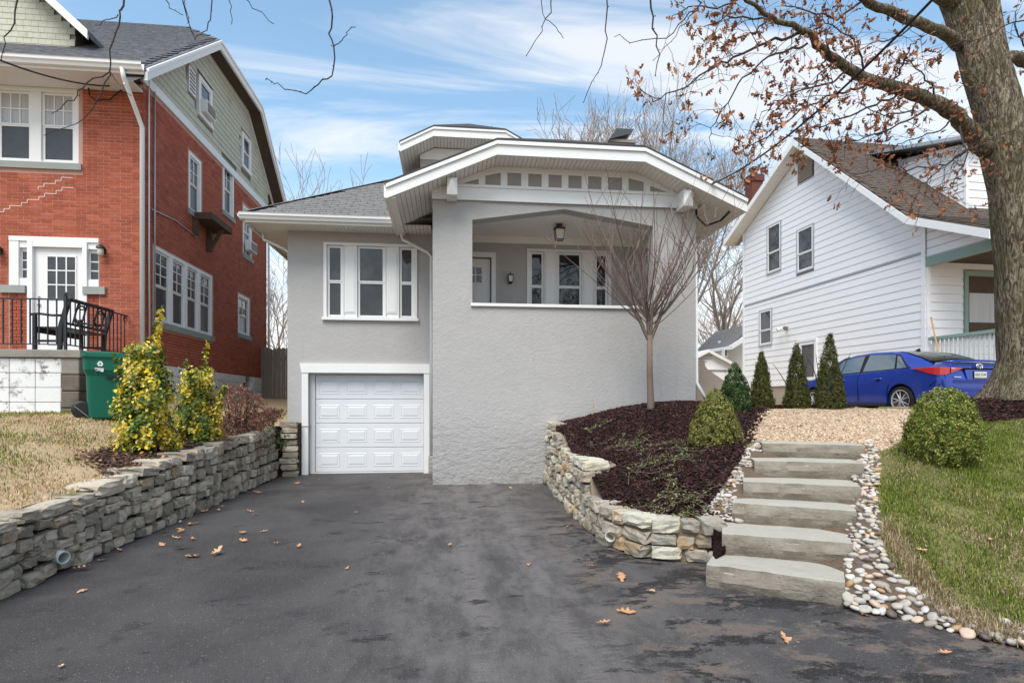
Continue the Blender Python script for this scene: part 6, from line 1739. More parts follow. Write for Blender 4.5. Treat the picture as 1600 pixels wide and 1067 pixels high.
# ---------------------------------------------------------------- things between and behind the houses
# stepped tan wall beside the bungalow
tw = [UY(px, py, 13.3) for px, py in ((1088, 563), (1101, 563), (1102, 572), (1106, 577), (1142, 602), (1164, 614), (1164, 640), (1088, 640))]
tag(MB().prism(tw, [p + Vector((0, .22, 0)) for p in tw]).build('cheek_wall', M['tan'], None), 'tan parged wall with sloping top at the bungalow corner', 'wall')
a, b = UY(1166, 605, 12.9), UY(1184, 640, 12.9)
tag(MB().box(a.x, b.x, 12.9, 13.9, b.z - .2, a.z).build('parged_pier', M['tan'], None, bevel=.01), 'low tan block pier beside the narrow conifers', 'pier')
# far beige house
fd = 38.0
def FP(px, py, d): return UD(px, py, d)
bh = thing('beige_house', tuple(FP(1150, 600, fd)[:2]) + (1.4,), 'distant beige house with grey roof behind the bungalow', 'house')
e0, e1 = FP(1085, 550, fd), FP(1140, 541, fd - 3)
r0, r1 = FP(1118, 518, fd + 5), FP(1180, 504, fd + 1)
g1 = FP(1186, 516, fd - 1.5)
MB().slab([e0, e1, r1, r0], .12).build('roof', M['shingle_grey'], bh)
wl_pts = [e0 + Vector((.2, .5, -.1)), e1 + Vector((-.3, .5, -.1))]
MB().prism([Vector((wl_pts[0].x, wl_pts[0].y, 1)), Vector((wl_pts[1].x, wl_pts[1].y, 1)), wl_pts[1] + Vector((0, 0, -.1)), wl_pts[0] + Vector((0, 0, -.1))], [Vector((wl_pts[0].x, wl_pts[0].y + 6, 1)), Vector((wl_pts[1].x, wl_pts[1].y + 6, 1)), wl_pts[1] + Vector((0, 6, -.1)), wl_pts[0] + Vector((0, 6, -.1))]).build('front_wall', M['tan'], bh)
ga = [Vector((e1.x - .3, e1.y + .5, 1)), Vector((r1.x + 1.5, r1.y, 1)), r1 + Vector((1.5, 0, .2)), e1 + Vector((-.3, .5, -.12))]
MB().prism(ga, [p + Vector((.3, 1, 0)) for p in ga]).build('gable_wall', M['beige'], bh)
MB().tube([e1 + Vector((0, -.05, -.1)), r1 + Vector((.8, -.1, -.1))], .16, 4).build('rake_board', M['white'], bh); MB().tube([e0 + Vector((0, -.1, -.1)), e1 + Vector((0, -.1, -.1))], .14, 4).build('gutter', M['white'], bh)
w0, w1 = FP(1129, 558, fd - 2.6), FP(1134.5, 545.5, fd - 2.6)
wo = MB().box(w0.x, w1.x, w0.y - .2, w0.y + .6, w0.z, w1.z).build('window', M['white'], bh); MB().box(w0.x + .05, w1.x - .05, w0.y - .23, w0.y - .201, w0.z + .07, w1.z - .06).build('pane', M['screen'], wo)
vp = FP(1124, 541, fd - .5); MB().tube([vp + Vector((0, 0, -.3)), vp + Vector((0, 0, .35))], .09, 6).build('roof_vent', M['white'], bh)
# white garage in front of it
gd_ = 31.0
gr = thing('white_garage', tuple(FP(1112, 610, gd_)[:2]) + (1.4,), 'small white gabled garage in the gap right of the bungalow', 'garage')
pts = [FP(1075, 620, gd_), FP(1143, 620, gd_), FP(1143, 572, gd_), FP(1104, 551, gd_), FP(1070, 569, gd_)]
MB().prism(pts, [p + Vector((.6, 6, 0)) for p in pts]).build('wall', M['siding'], gr)
for k in range(9):
    py = 556 + k * 4.6; half_ = min(38, (py - 551) / 21 * 39); a, b = FP(1104 - half_ + 4, py, gd_ - .06), FP(min(1142, 1104 + half_), py, gd_ - .06)
    MB().box(a.x, b.x, a.y - .03, a.y + .0, a.z - .02, a.z + .02).build('siding_edge', M['siding_gap'], gr)
mb = MB()
for p, q in ((pts[2], pts[3]), (pts[3], pts[4])): mb.prism([p + Vector((0, -.3, .0)), q + Vector((0, -.3, .0)), q + Vector((0, -.3, .16)), p + Vector((0, -.3, .16))], [p + Vector((.6, 6.2, .0)), q + Vector((.6, 6.2, .0)), q + Vector((.6, 6.2, .16)), p + Vector((.6, 6.2, .16))])
mb.build('roof', M['white'], gr)
a, b = FP(1110, 618, gd_ - .1), FP(1133, 580, gd_ - .1); MB().box(a.x, b.x, a.y - .03, a.y + .02, a.z, b.z).build('garage_door', M['white'], gr); MB().box(a.x - .1, b.x + .1, a.y - .06, a.y + .02, b.z + .001, b.z + .08).build('door_head', M['concrete'], gr)

# ---------------------------------------------------------------- cables
def sag(a, b, dz, n=24):
    a, b = Vector(a), Vector(b); return [a.lerp(b, k / n) - Vector((0, 0, dz * 4 * (k / n) * (1 - k / n))) for k in range(n + 1)]
hook = Vector((5.25, py0 + .0, 5.80))
hook = UY(1112, 288, py0 - .03)
far_end = UD(1395, 0, 6.0); dirv = (far_end - hook); top = hook + dirv * 1.6
cb = thing('service_cable', tuple(hook), 'black overhead cable running from the bungalow eave up past the oak', 'cable')
MB().tube(sag(hook, top, .45), .014, 5, cap=False).build('line', M['cable'], cb, smooth=True)
MB().tube([hook + Vector((0, .05, 0)), hook + Vector((0, -.06, .0)), hook + Vector((.02, -.10, .04))], .02, 6).build('insulator', M['galv'], cb)
for k, (zz, rr_) in enumerate(((0, .0), (.04, .05))):
    pts = [(1138 + k * 4, 290), (1141 + k * 4, 310), (1139 + k * 3, 330), (1125 + k * 2, 345), (1103, 352 + k * 2), (1090 - k, 340), (1088 - k * 2, 325), (1090, 312)]
    MB().tube([UY(x, y, py0 + .1 + .08 * i) for i, (x, y) in enumerate(pts)], .013, 5, cap=False).build('loop', M['cable'], cb, smooth=True)
MB().tube([UY(1120, 308, 10.8), UY(1119, 325, 10.85), UY(1117, 340, 10.9)], .012, 5).build('loop', M['white'], cb); MB().tube([UY(1098, 318, 11.0), UY(1101, 335, 11.0), UY(1107, 350, 11.0)], .012, 5).build('loop', M['white'], cb)
b = UX(1100, 315, 5.25); MB().box(5.05, 5.35, 11.0, 11.25, 5.50, 5.56).build('mast_plate', M['soffit'], cb)
a, b = UD(-40, 78, 8.0), Vector((RX - .35, RY - .3, 7.35)); b = UY(176, 135, RY - .06)
c1 = thing('service_cable', tuple(b), 'dark cable slanting from the upper left edge to the brick house', 'cable')
MB().tube(sag(a, b, .12), .015, 5, cap=False).build('line', M['cable'], c1, smooth=True); MB().tube([b, b + Vector((.05, 0, .05)), b + Vector((.12, .02, .02))], .03, 6).build('clamp', M['galv'], c1)
pts = [(138, 135), (140, 150), (150, 157), (172, 156), (184, 145), (196, 138)]; MB().tube([UY(x, y, RY - .08) for x, y in pts], .014, 5).build('loop', M['cable'], c1, smooth=True)
# ================================================================ blue saloon car
rw_ = UD(1406, 640, 12.4); fw_ = UD(1272, 640, 15.0)
zc0 = 1.30
hd = Vector((fw_.x - rw_.x, fw_.y - rw_.y, 0)).normalized(); ang = math.atan2(-hd.x, hd.y)
left_rear = Vector((rw_.x, rw_.y, zc0))
HWD = .888
right = Vector((hd.y, -hd.x, 0))
car_o = left_rear + right * HWD + hd * 1.30
car = bpy.data.objects.new('parked_car', None); COL.objects.link(car); BASE[car.name] = Vector((0, 0, 0))
car.location = car_o; car.rotation_euler = (0, 0, ang)
tag(car, 'shiny blue four-door saloon parked beside the white house behind the oak', 'car')
ST_ = [(-2.29, .70, .42, .66, .68), (-2.27, .78, .34, .86, .90), (-2.20, .83, .26, .98, 1.07), (-2.05, .862, .23, 1.0, 1.105), (-1.75, .876, .21, .995, 1.095), (-1.3, .888, .19, .985, 1.06), (-.7, .888, .18, .955, 1.0),
       (0, .886, .18, .935, .97), (.7, .884, .18, .92, .96), (1.15, .88, .18, .90, .985), (1.6, .87, .19, .86, .93), (2.0, .82, .21, .78, .85), (2.25, .70, .24, .68, .72), (2.36, .50, .32, .55, .57)]
rows = []
for y, hw, zb_, zs, zt_ in ST_:
    half_ = [(0, zb_), (hw * .80, zb_), (hw * .955, zb_ + .05), (hw * .985, zb_ + .16), (hw * .99, zb_ + (zs - zb_) * .42), (hw, zb_ + (zs - zb_) * .66), (hw * .985, zb_ + (zs - zb_) * .85), (hw * .955, zs - .012), (hw * .90, zs + .012), (hw * .72, zt_ - .01), (hw * .4, zt_ + .008), (0, zt_ + .012)]
    rows.append([Vector((-x, y, z)) for x, z in half_] + [Vector((x, y, z)) for x, z in half_[::-1][1:]])
mb = MB().grid(rows); mb.face(rows[0][::-1]); mb.face(rows[-1])
body = mb.build('body', M['paint'], car, smooth=True, origin=(0, 0, 0))
# wheel arches cut from the shell
dgm = MB()
cut = None
for y in (-1.30, 1.40):
    cm_ = MB().lathe((-1.2, y, .315), [(.365, 0), (.365, 2.4)], 32, (1, 0, 0)).build('cutter', M['black_plastic'])
    md = body.modifiers.new('arch', 'BOOLEAN'); md.object = cm_; md.operation = 'DIFFERENCE'; md.solver = 'EXACT'
    bpy.context.view_layer.update()
    cm_.parent = car; cm_.location = BASE[cm_.name]
    bpy.context.view_layer.update()
    new = bpy.data.meshes.new_from_object(body.evaluated_get(bpy.context.evaluated_depsgraph_get()))
    body.modifiers.clear(); body.data = new; bpy.data.objects.remove(cm_)
body.data.polygons.foreach_set('use_smooth', [True] * len(body.data.polygons))
try: body.data.set_sharp_from_angle(angle=R(38))
except Exception: pass
# inner wells and underbody
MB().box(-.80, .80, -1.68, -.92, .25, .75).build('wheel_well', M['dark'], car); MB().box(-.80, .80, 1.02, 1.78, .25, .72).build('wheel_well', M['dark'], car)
# cabin
cab = [(-1.92, 1.07, .70), (-1.55, 1.235, .645), (-1.15, 1.365, .605), (-.75, 1.425, .59), (-.2, 1.45, .585), (.3, 1.425, .585), (.65, 1.355, .60), (1.0, 1.18, .66), (1.32, .985, .74)]
bz_ = lambda y: float(np.interp(y, [-2.05, -1.3, -.7, 0, .7, 1.15, 1.6], [.99, .975, .945, .925, .91, .895, .85]))
bxx = .815
rows = []
for y, zt_, hx in cab:
    b_ = bz_(y); row = []
    side = [(bxx, b_ - .03), (bxx - .02, b_ + .02)] + [(bxx - .02 + (hx - bxx + .02) * t, b_ + .02 + (zt_ - .03 - b_ - .02) * (t ** .92)) for t in (.25, .5, .75, 1)] + [(hx - .05, zt_ - .005), (hx * .5, zt_ + .015), (0, zt_ + .02)]
    row = [Vector((-x, y, z)) for x, z in side] + [Vector((x, y, z)) for x, z in side[::-1][1:]]
    rows.append(row)
MB().grid(rows).build('cabin', M['paint'], car, smooth=True)
def side_pt(y, t, off=.006, sgn=-1):
    ys = [c[0] for c in cab]; zt_ = float(np.interp(y, ys, [c[1] for c in cab])); hx = float(np.interp(y, ys, [c[2] for c in cab])); b_ = bz_(y)
    x = bxx - .02 + (hx - bxx + .02) * t; z = b_ + .02 + (zt_ - .03 - b_ - .02) * (t ** .92)
    return Vector((sgn * (x + off), y, z + off * .5))
def win(name, y0, y1, t0, t1f, t1b, mat, sgn, n=8, slant0=0, slant1=0, off=.006):
    rows = []
    for k in range(n + 1):
        f = k / n; r_ = []
        for j in range(5):
            g = j / 4; y = (y0 + slant0 * g) * (1 - f) + (y1 + slant1 * g) * f
            zt0 = t0; tt = t0 + ((t1f * (1 - f) + t1b * f) - t0) * g
            r_.append(side_pt(y, tt, off, sgn))
        rows.append(r_)
    return MB().grid(rows).build(name, M[mat], car, smooth=True)
for sg in (-1, 1):
    win('window_surround', -1.47, 1.12, .03, .93, .93, 'black_plastic', sg, 18, .42, -.40, .004)
    win('side_window', -1.06, -.17, .06, .88, .9, 'carglass', sg, 8, .12, -.03, .010)
    win('side_window', -.08, .98, .06, .9, .88, 'carglass', sg, 8, .02, -.36, .010)
    win('quarter_window', -1.38, -1.12, .06, .80, .85, 'carglass', sg, 4, .30, .13, .010)
    # chrome-free belt strip, seams, handles
    for y in (-.13, 1.02):
        MB().tube([Vector((sg * (HWD + .001), y, .30)), Vector((sg * (HWD + .003), y + .01, .6)), Vector((sg * (HWD - .01), y + .02, .82)), Vector((sg * (HWD - .045), y + .02, .93))], .006, 4).build('door_seam', M['dark'], car)
    MB().tube([Vector((sg * (HWD - .005), -.93, .42)), Vector((sg * (HWD + .0), -.98, .62)), Vector((sg * (HWD - .01), -1.12, .80)), Vector((sg * (HWD - .04), -1.2, .95))], .006, 4).build('door_seam', M['dark'], car)
    for y in (-.80, .28):
        MB().tube([Vector((sg * (HWD - .012), y - .02, .80)), Vector((sg * (HWD + .022), y + .02, .805)), Vector((sg * (HWD + .022), y + .16, .805)), Vector((sg * (HWD - .012), y + .2, .80))], .016, 6).build('door_handle', M['paint'], car, smooth=True)
        MB().ball(Vector((sg * (HWD - .008), y + .09, .785)), .035, 8, 5).build('handle_recess', M['dark'], car)
    MB().tube([Vector((sg * (HWD - .01), -.95, .22)), Vector((sg * (HWD - .01), 1.0, .22))], .04, 6).build('sill_trim', M['black_plastic'], car)
    MB().ball((sg * .95, .98, .98), .095, 10, 7).build('door_mirror', M['paint'], car, smooth=True)
# rear window and windscreen
def sheet(name, ya, yb, hxa, hxb, za, zb__, mat, off=.012, n=6, dark=None):
    rows = []
    for i in range(n + 1):
        f = i / n; y = ya + (yb - ya) * f; z = float(np.interp(y, [c[0] for c in cab], [c[1] for c in cab])); hx = hxa + (hxb - hxa) * f; rows.append([Vector((hx * (j / 4 - 1), y, z + off + .02 * (1 - abs(j / 4 - 1)))) for j in range(9)])
    return MB().grid(rows).build(name, M[mat], car, smooth=True)
sheet('rear_window', -1.88, -.85, .66, .52, 0, 0, 'carglass2'); sheet('windscreen', .52, 1.28, .54, .70, 0, 0, 'carglass2')
sheet('rear_glint', -1.70, -1.30, .50, .44, 0, 0, 'carglass', .016)
fin = MB(); fin.prism([Vector((-.02, -.95, 1.40)), Vector((-.02, -.75, 1.425)), Vector((-.008, -.92, 1.49))], [Vector((.02, -.95, 1.40)), Vector((.02, -.75, 1.425)), Vector((.008, -.92, 1.49))]); fin.build('roof_aerial', M['black_plastic'], car)
# boot lid lip, light clusters, plate panel
MB().tube([Vector((-.74, -2.17, 1.085)), Vector((-.4, -2.235, 1.112)), Vector((0, -2.25, 1.118)), Vector((.4, -2.235, 1.112)), Vector((.74, -2.17, 1.085))], .022, 6).build('boot_lip', M['paint'], car, smooth=True)
MB().tube([Vector((-.62, -2.262, 1.05)), Vector((0, -2.275, 1.068)), Vector((.62, -2.262, 1.05))], .010, 5).build('boot_shadow_line', M['dark'], car)
for sg in (-1, 1):
    cols = [(.868, -1.62, .972, .985), (.874, -1.80, .93, .985), (.872, -1.95, .875, .985), (.858, -2.08, .84, .985), (.825, -2.19, .825, .985), (.765, -2.262, .83, .98), (.66, -2.292, .87, .972), (.54, -2.302, .915, .965), (.42, -2.304, .945, .955)]
    rows = [[Vector((sg * (x + .016), y - .014, z0 + (z1 - z0) * j / 3)) for j in range(4)] for x, y, z0, z1 in cols]
    bk_ = [[Vector((sg * (x - .05), y + .06, z0 + (z1 - z0) * j / 3)) for j in (3, 0)] for x, y, z0, z1 in cols]
    MB().grid([r_ + [b_[0], b_[1], r_[0]] for r_, b_ in zip(rows, bk_)]).build('tail_light', M['redlamp'], car, smooth=False)
    MB().tube([Vector((sg * .705, -2.302, .85)), Vector((sg * .70, -2.306, .975))], .007, 4).build('lamp_seam', M['dark'], car)
    MB().box(min(sg * .60, sg * .70), max(sg * .60, sg * .70), -2.316, -2.306, .945, .96).build('reverse_lamp', M['white'], car)
pan = MB().prism([Vector((-.36, -2.30, .93)), Vector((.36, -2.30, .93)), Vector((.30, -2.30, .74)), Vector((-.30, -2.30, .74))], [Vector((-.36, -2.2, .93)), Vector((.36, -2.2, .93)), Vector((.30, -2.2, .74)), Vector((-.30, -2.2, .74))]).build('plate_recess', M['paint'], car)
pl = MB().box(-.16, .16, -2.315, -2.3005, .755, .905).build('number_plate', M['black_plastic'], car); MB().box(-.148, .148, -2.319, -2.3155, .767, .893).build('plate_face', M['plate'], pl)
def text_mesh(txt, size, mat, name, parent, c, rot):
    cu = bpy.data.curves.new(name, 'FONT'); cu.body = txt; cu.size = size; cu.align_x = 'CENTER'; cu.align_y = 'CENTER'; cu.extrude = .001
    to = bpy.data.objects.new(name, cu); COL.objects.link(to); bpy.context.view_layer.update()
    me = bpy.data.meshes.new_from_object(to.evaluated_get(bpy.context.evaluated_depsgraph_get())); bpy.data.objects.remove(to)
    me.materials.clear(); me.materials.append(mat)
    o = bpy.data.objects.new(name, me); COL.objects.link(o); place(o, c, parent); o.rotation_euler = rot; return o
text_mesh('EAG 2539', .062, M['plate_ink'], 'plate_number', pl, (0, -2.3205, .828), (R(90), 0, 0))
MB().box(-.40, .40, -2.302, -2.27, .935, .965).build('garnish', M['dark'], car)
em = MB(); em.tube([Vector((.075 * math.cos(a * math.pi / 12), -2.292, 1.0 + .052 * math.sin(a * math.pi / 12))) for a in range(25)], .011, 6); em.tube([Vector((.03 * math.cos(a * math.pi / 8), -2.296, 1.0 + .05 * math.sin(a * math.pi / 8))) for a in range(17)], .008, 5); em.tube([Vector((.058 * math.cos(a * math.pi / 8), -2.296, 1.02 + .024 * math.sin(a * math.pi / 8))) for a in range(17)], .008, 5)
em.build('badge', M['chrome'], car, smooth=True)
MB().box(-.62, -.46, -2.312, -2.30, .775, .79).build('model_script', M['chrome'], car)
MB().tube([Vector((-.80, -2.20, .68)), Vector((-.6, -2.30, .685)), Vector((0, -2.318, .69)), Vector((.6, -2.30, .685)), Vector((.80, -2.20, .68))], .020, 6).build('bumper_crease', M['paint'], car, smooth=True)
MB().tube([Vector((-.78, -2.24, .715)), Vector((-.6, -2.29, .715)), Vector((.6, -2.29, .715)), Vector((.78, -2.24, .715))], .008, 4).build('bumper_gap', M['dark'], car)
MB().box(-.62, .62, -2.30, -2.1, .25, .40).build('rear_diffuser', M['black_plastic'], car, bevel=.02)
for sg in (-1, 1): MB().tube([Vector((sg * (HWD - .02), -1.98, .60)), Vector((sg * (HWD - .03), -2.12, .70))], .006, 4).build('bumper_gap', M['dark'], car)
# wheels
for x, y in ((-1, -1.30), (-1, 1.40), (1, -1.30), (1, 1.40)):
    cxw = x * .78; ax_ = (x, 0, 0)
    w_ = MB().lathe((cxw - x * .10, y, .3125), [(.22, .0), (.30, .005), (.3125, .03), (.3125, .17), (.30, .195), (.235, .205), (.225, .19)], 28, ax_).build('wheel', M['tyre'], car, smooth=True)
    rim = MB().lathe((cxw + x * .02, y, .3125), [(.05, .0), (.21, .0), (.226, .075), (.236, .086), (.228, .088), (.212, .07)], 28, ax_).build('rim', M['alloy'], w_, smooth=True)
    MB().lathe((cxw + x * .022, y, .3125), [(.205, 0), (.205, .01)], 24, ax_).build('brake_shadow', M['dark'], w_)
    sp = MB()
    for k in range(10):
        a = 2 * math.pi * (k // 2) / 5 + (.13 if k % 2 else -.13); a2 = 2 * math.pi * (k // 2) / 5 + (.24 if k % 2 else -.24)
        c0 = Vector((cxw + x * .092, y, .3125))
        sp.tube([c0 + Vector((0, .03 * math.cos(a), .03 * math.sin(a))), c0 + Vector((-x * .012, .222 * math.cos(a2), .222 * math.sin(a2)))], [.016, .013], 5)
    sp.lathe((cxw + x * .05, y, .3125), [(.05, 0), (.045, .05), (.02, .056)], 12, ax_)
    sp.build('spokes', M['alloy'], w_)
# ================================================================ plants
def perp(v):
    v = Vector(v).normalized(); return v.orthogonal().normalized()
def wander(p, d, L, n, r, jit, bend=(0, 0, 0)):
    pts = [Vector(p)]; d = Vector(d).normalized()
    for k in range(n):
        d = (d + Vector((r.gauss(0, jit), r.gauss(0, jit), r.gauss(0, jit))) + Vector(bend)).normalized(); pts.append(pts[-1] + d * (L / n))
    return pts
def grow(mb, p, d, L, rad, depth, r, jit=.12, bend=(0, 0, .04), spread=.7, nsub=4, tips=None, thick=5, shrink=.68, min_r=.002):
    n = 5 if depth > 0 else 3
    pts = wander(p, d, L, n, r, jit, bend)
    rads = [max(min_r, rad * (1 - .55 * k / n)) for k in range(n + 1)]
    mb.tube(pts, rads, thick if depth > 1 else 3, cap=False)
    if tips is not None: tips.append((pts, depth))
    if depth <= 0: return
    for i in range(nsub):
        t = r.uniform(.3, 1.0) if i < nsub - 1 else 1.0
        k = min(n - 1, int(t * n)); q = pts[k].lerp(pts[k + 1], t * n - k) if t < 1 else pts[-1]
        dd = (pts[k + 1] - pts[k]).normalized(); o = perp(dd); o.rotate(Matrix.Rotation(r.uniform(0, 6.28), 3, dd))
        nd = (dd + o * (spread * r.uniform(.6, 1.3))).normalized()
        grow(mb, q, nd, L * shrink * r.uniform(.75, 1.15), max(min_r, rads[k] * .62), depth - 1, r, jit, bend, spread, nsub, tips, thick, shrink, min_r)

# ---- leafy shrubs: many small leaf faces in the crown's volume
LEAF = [(0, 0, 0), (.5, .32, .06), (1, 0, -.05), (.5, -.32, .06)]; LEAFF = [(0, 1, 2, 3)]
def foliage(name, pts, nrm, size, cols, prob, mat, parent, spread=.8, aspect=.9, shade=.25):
    n = len(pts); z = nrm + nrg.normal(size=(n, 3)) * spread; z /= np.linalg.norm(z, axis=1, keepdims=True)
    x = np.cross(nrg.normal(size=(n, 3)), z); x /= np.linalg.norm(x, axis=1, keepdims=True)
    ax = np.stack([x, np.cross(z, x), z], 1); s = nrg.uniform(.7, 1.3, (n, 1)) * size * np.array([[1, aspect, 1]])
    return scatter(name, LEAF, LEAFF, pts, ax, s, mat, col=pick(cols, n, prob, shade), parent=parent, origin=tuple(pts.mean(0)))
def shell(n, prof, lump, seed, thick=.25, clumps=420, sig=.045):
    """leaf points gathered in clumps over a lumpy body of revolution, plus a sparser fill inside; unit height and half width"""
    r = np.random.default_rng(seed)
    def body(m):
        h = r.uniform(0, 1, m * 4); w = np.array([prof(x) for x in h]); k = r.uniform(0, w.max(), m * 4) < w; h, w = h[k][:m], w[k][:m]
        a = r.uniform(0, 2 * np.pi, len(h)); l = 1 + lump * (np.sin(a * 3 + h * 7 + seed) * .4 + np.sin(a * 5 - h * 11 + seed * 2) * .35 + np.sin(a * 9 + h * 19) * .25)
        return a, h, w * l
    a, h, w = body(clumps); w = w * r.uniform(.86, 1.03, len(w)); ctr = np.column_stack([np.cos(a) * w, np.sin(a) * w, h])
    m = int(n * .78); i = r.integers(0, len(ctr), m); s = r.normal(size=(m, 3)) * sig * r.uniform(.5, 1.2, (m, 1)); P1 = ctr[i] + s * np.array([[1, 1, .55]])
    N1 = np.column_stack([np.cos(a[i]), np.sin(a[i]), np.full(m, .55)]) + s / sig * .5
    a, h, w = body(n - m); k = np.clip(1 - thick * 1.6 * r.uniform(0, 1, len(w)), .1, 1) * .92; P2 = np.column_stack([np.cos(a) * w * k, np.sin(a) * w * k, h]); N2 = np.column_stack([np.cos(a), np.sin(a), np.full(len(a), .3)])
    P = np.concatenate([P1, P2]); P[:, 2] = np.clip(P[:, 2], .0, 1.06); return P, np.concatenate([N1, N2])
def bush(name, base, w, H, n, label, cols, prob, prof, lump=.10, size=.024, seed=1, cat='shrub', mat='leaf', spread=.8, thick=.28, aspect=.9, stems=6, group=None):
    root = thing(name, tuple(base), label, cat, group); P, N = shell(n, prof, lump, seed, thick); P = P * np.array([[w / 2, w / 2, H]]) + np.array(base)[None]
    foliage('crown', P, N, size, cols, prob, M[mat], root, spread, aspect)
    mb = MB(); r = random.Random(seed)
    for k in range(stems):
        a = r.uniform(0, 6.28); q = Vector(base) + Vector((math.cos(a) * w * .06, math.sin(a) * w * .06, -.03)); mb.tube(wander(q, (math.cos(a) * .3, math.sin(a) * .3, 1), H * .8, 5, r, .1), [.014, .012, .01, .008, .006, .003], 4)
    mb.build('stems', M['twig'], root)
    return root
dome = lambda h: math.sqrt(max(0, 1 - (max(0, h - .28) / .72) ** 2.0)) * (1 if h > .2 else .80 + h)
cone = lambda h: (1 - h) ** .75 * (1 if h > .12 else .8 + h * 1.6) + .02
bell = lambda h: (math.cos(min(1, max(0, (h - .1) / .9)) * math.pi / 2) ** .85) * (1 if h > .12 else .82 + h * 1.5)
BOX = [(.15, .21, .028), (.23, .29, .045), (.09, .13, .02), (.40, .36, .09), (.34, .22, .06)]
b = hitR(1117, 695); b = Vector((*UD(1117, 692, 7.75)[:2], 0)); b.z = zR1(b.x, b.y) - .02
bush('boxwood', b, .66, .78, 15000, 'rounded yellow green boxwood on the mulch bed left of the steps', [(.20, .22, .04), (.27, .27, .06), (.12, .15, .03), (.33, .28, .10), (.26, .17, .05)], [.3, .25, .2, .15, .1], bell, .09, .026, 3)
b = Vector((*UD(1474, 716, 6.3)[:2], 0)); b.z = zR1(b.x, b.y) - .03
bush('boxwood', b, .70, .80, 18000, 'big dense green boxwood on the lawn right of the steps', BOX, [.3, .3, .18, .14, .08], dome, .07, .025, 4)
b = Vector((*UD(1148, 645, 9.6)[:2], 0)); b.z = zR1(b.x, b.y) - .03
bush('boxwood', b, .50, .84, 9000, 'dark green cone shaped boxwood behind the yellow green one', [(.045, .10, .018), (.075, .15, .025), (.025, .06, .012), (.13, .18, .05)], [.35, .3, .25, .1], bell, .08, .03, 5)
for px, py, top, w, d, lb in ((1190, 637, 550, .40, 9.9, 'smallest of three narrow conifers, nearest the tan pier'), (1245, 637, 536, .44, 9.9, 'middle one of three narrow conifers, in front of the side door'), (1296, 636, 522, .50, 9.7, 'tallest of three narrow conifers, beside the blue car')):
    b = Vector((*UD(px, py, d)[:2], 0)); b.z = zR1(b.x, b.y) - .02; H = EYE + d * (HZ - top) / FPX - b.z
    bush('arborvitae', b, w, H, 12000, lb, [(.10, .115, .03), (.15, .16, .04), (.06, .068, .018), (.20, .15, .06), (.26, .25, .12)], [.34, .3, .2, .1, .06], cone, .13, .038, int(px), 'conifer', 'dull_leaf', 1.0, .35, .55, 3, 'narrow conifers in a row along the gravel')
# variegated shrubs: separate upright sprays of leaves
def euonymus(base, label, stems, seed, n_leaf, yel, masses=()):
    root = thing('variegated_shrub', tuple(base), label, 'shrub'); r = random.Random(seed); tips = []; mb = MB(); P, N, Yw = [], [], []
    for (ox, oy, H, lx, ly, w, y0) in stems:
        q = Vector(base) + Vector((ox, oy, -.03)); pts = wander(q, (lx, ly, 1), H, 9, r, .05); mb.tube(pts, [max(.004, .014 * (1 - k / 10)) for k in range(10)], 4, cap=False)
        for k in range(n_leaf):
            t = r.uniform(.06, 1.0) ** .85; f = t * 9; i = min(8, int(f)); c = pts[i].lerp(pts[i + 1], f - i)
            rad = w * (math.sin(min(1, t * 1.12 + .1) * math.pi) ** .6 * .9 + .10) * math.sqrt(r.random()); a = r.uniform(0, 6.28)
            o = Vector((math.cos(a) * rad, math.sin(a) * rad, r.gauss(0, .03))); P.append(tuple(c + o)); N.append((o.x / (rad + .01), o.y / (rad + .01), .9))
            Yw.append(y0 + (.35 if rad > w * .55 else -.1) + r.gauss(0, .2) + .25 * math.sin(c.x * 9 + c.z * 6 + seed))
    for (bw, bh, bn, bx) in masses:                       # leafy mass between the sprays, gathered in clumps
        q = np.random.default_rng(seed + 3); ctr = []
        while len(ctr) < bn:
            h = q.uniform(.04, 1); a = q.uniform(0, 6.28); w = bw / 2 * (1.0 - .45 * h) * math.sqrt(q.uniform(.15, 1)) * (1 + .25 * math.sin(a * 3 + h * 9 + seed)); ctr.append((bx + math.cos(a) * w, math.sin(a) * w, h * bh, q.uniform(-.35, 1.05) + (.35 if h < .25 or h > .8 else 0), a))
        for cx, cy, cz, yy, a in ctr:
            for _ in range(34):
                o = q.normal(0, .045, 3); P.append((base.x + cx + o[0], base.y + cy + o[1], base.z + max(.02, cz + o[2] * 1.2))); N.append((math.cos(a) + o[0] * 9, math.sin(a) + o[1] * 9, .8)); Yw.append(yy + q.normal(0, .12))
    P = np.array(P); N = np.array(N); Yw = np.array(Yw); n = len(P)
    z = N + nrg.normal(size=(n, 3)) * .7; z /= np.linalg.norm(z, axis=1, keepdims=True); x = np.cross(nrg.normal(size=(n, 3)), z); x /= np.linalg.norm(x, axis=1, keepdims=True)
    g = pick([(.12, .19, .025), (.19, .25, .04), (.07, .12, .02)], n, s=.2); y = pick([(.74, .56, .03), (.82, .66, .07), (.66, .50, .05), (.80, .70, .25)], n, s=.12)
    col = np.where((Yw > yel)[:, None], y, g)
    scatter('crown', LEAF, LEAFF, P, np.stack([x, np.cross(z, x), z], 1), nrg.uniform(.75, 1.25, (n, 1)) * np.array([[.062, .058, .062]]), M['leaf'], col=col, parent=root, origin=tuple(P.mean(0)))
    mb.build('stems', M['bark_young'], root); return root
b = Vector((*UD(232, 700, 8.0)[:2], 0)); b.z = zL1(b.x, b.y)
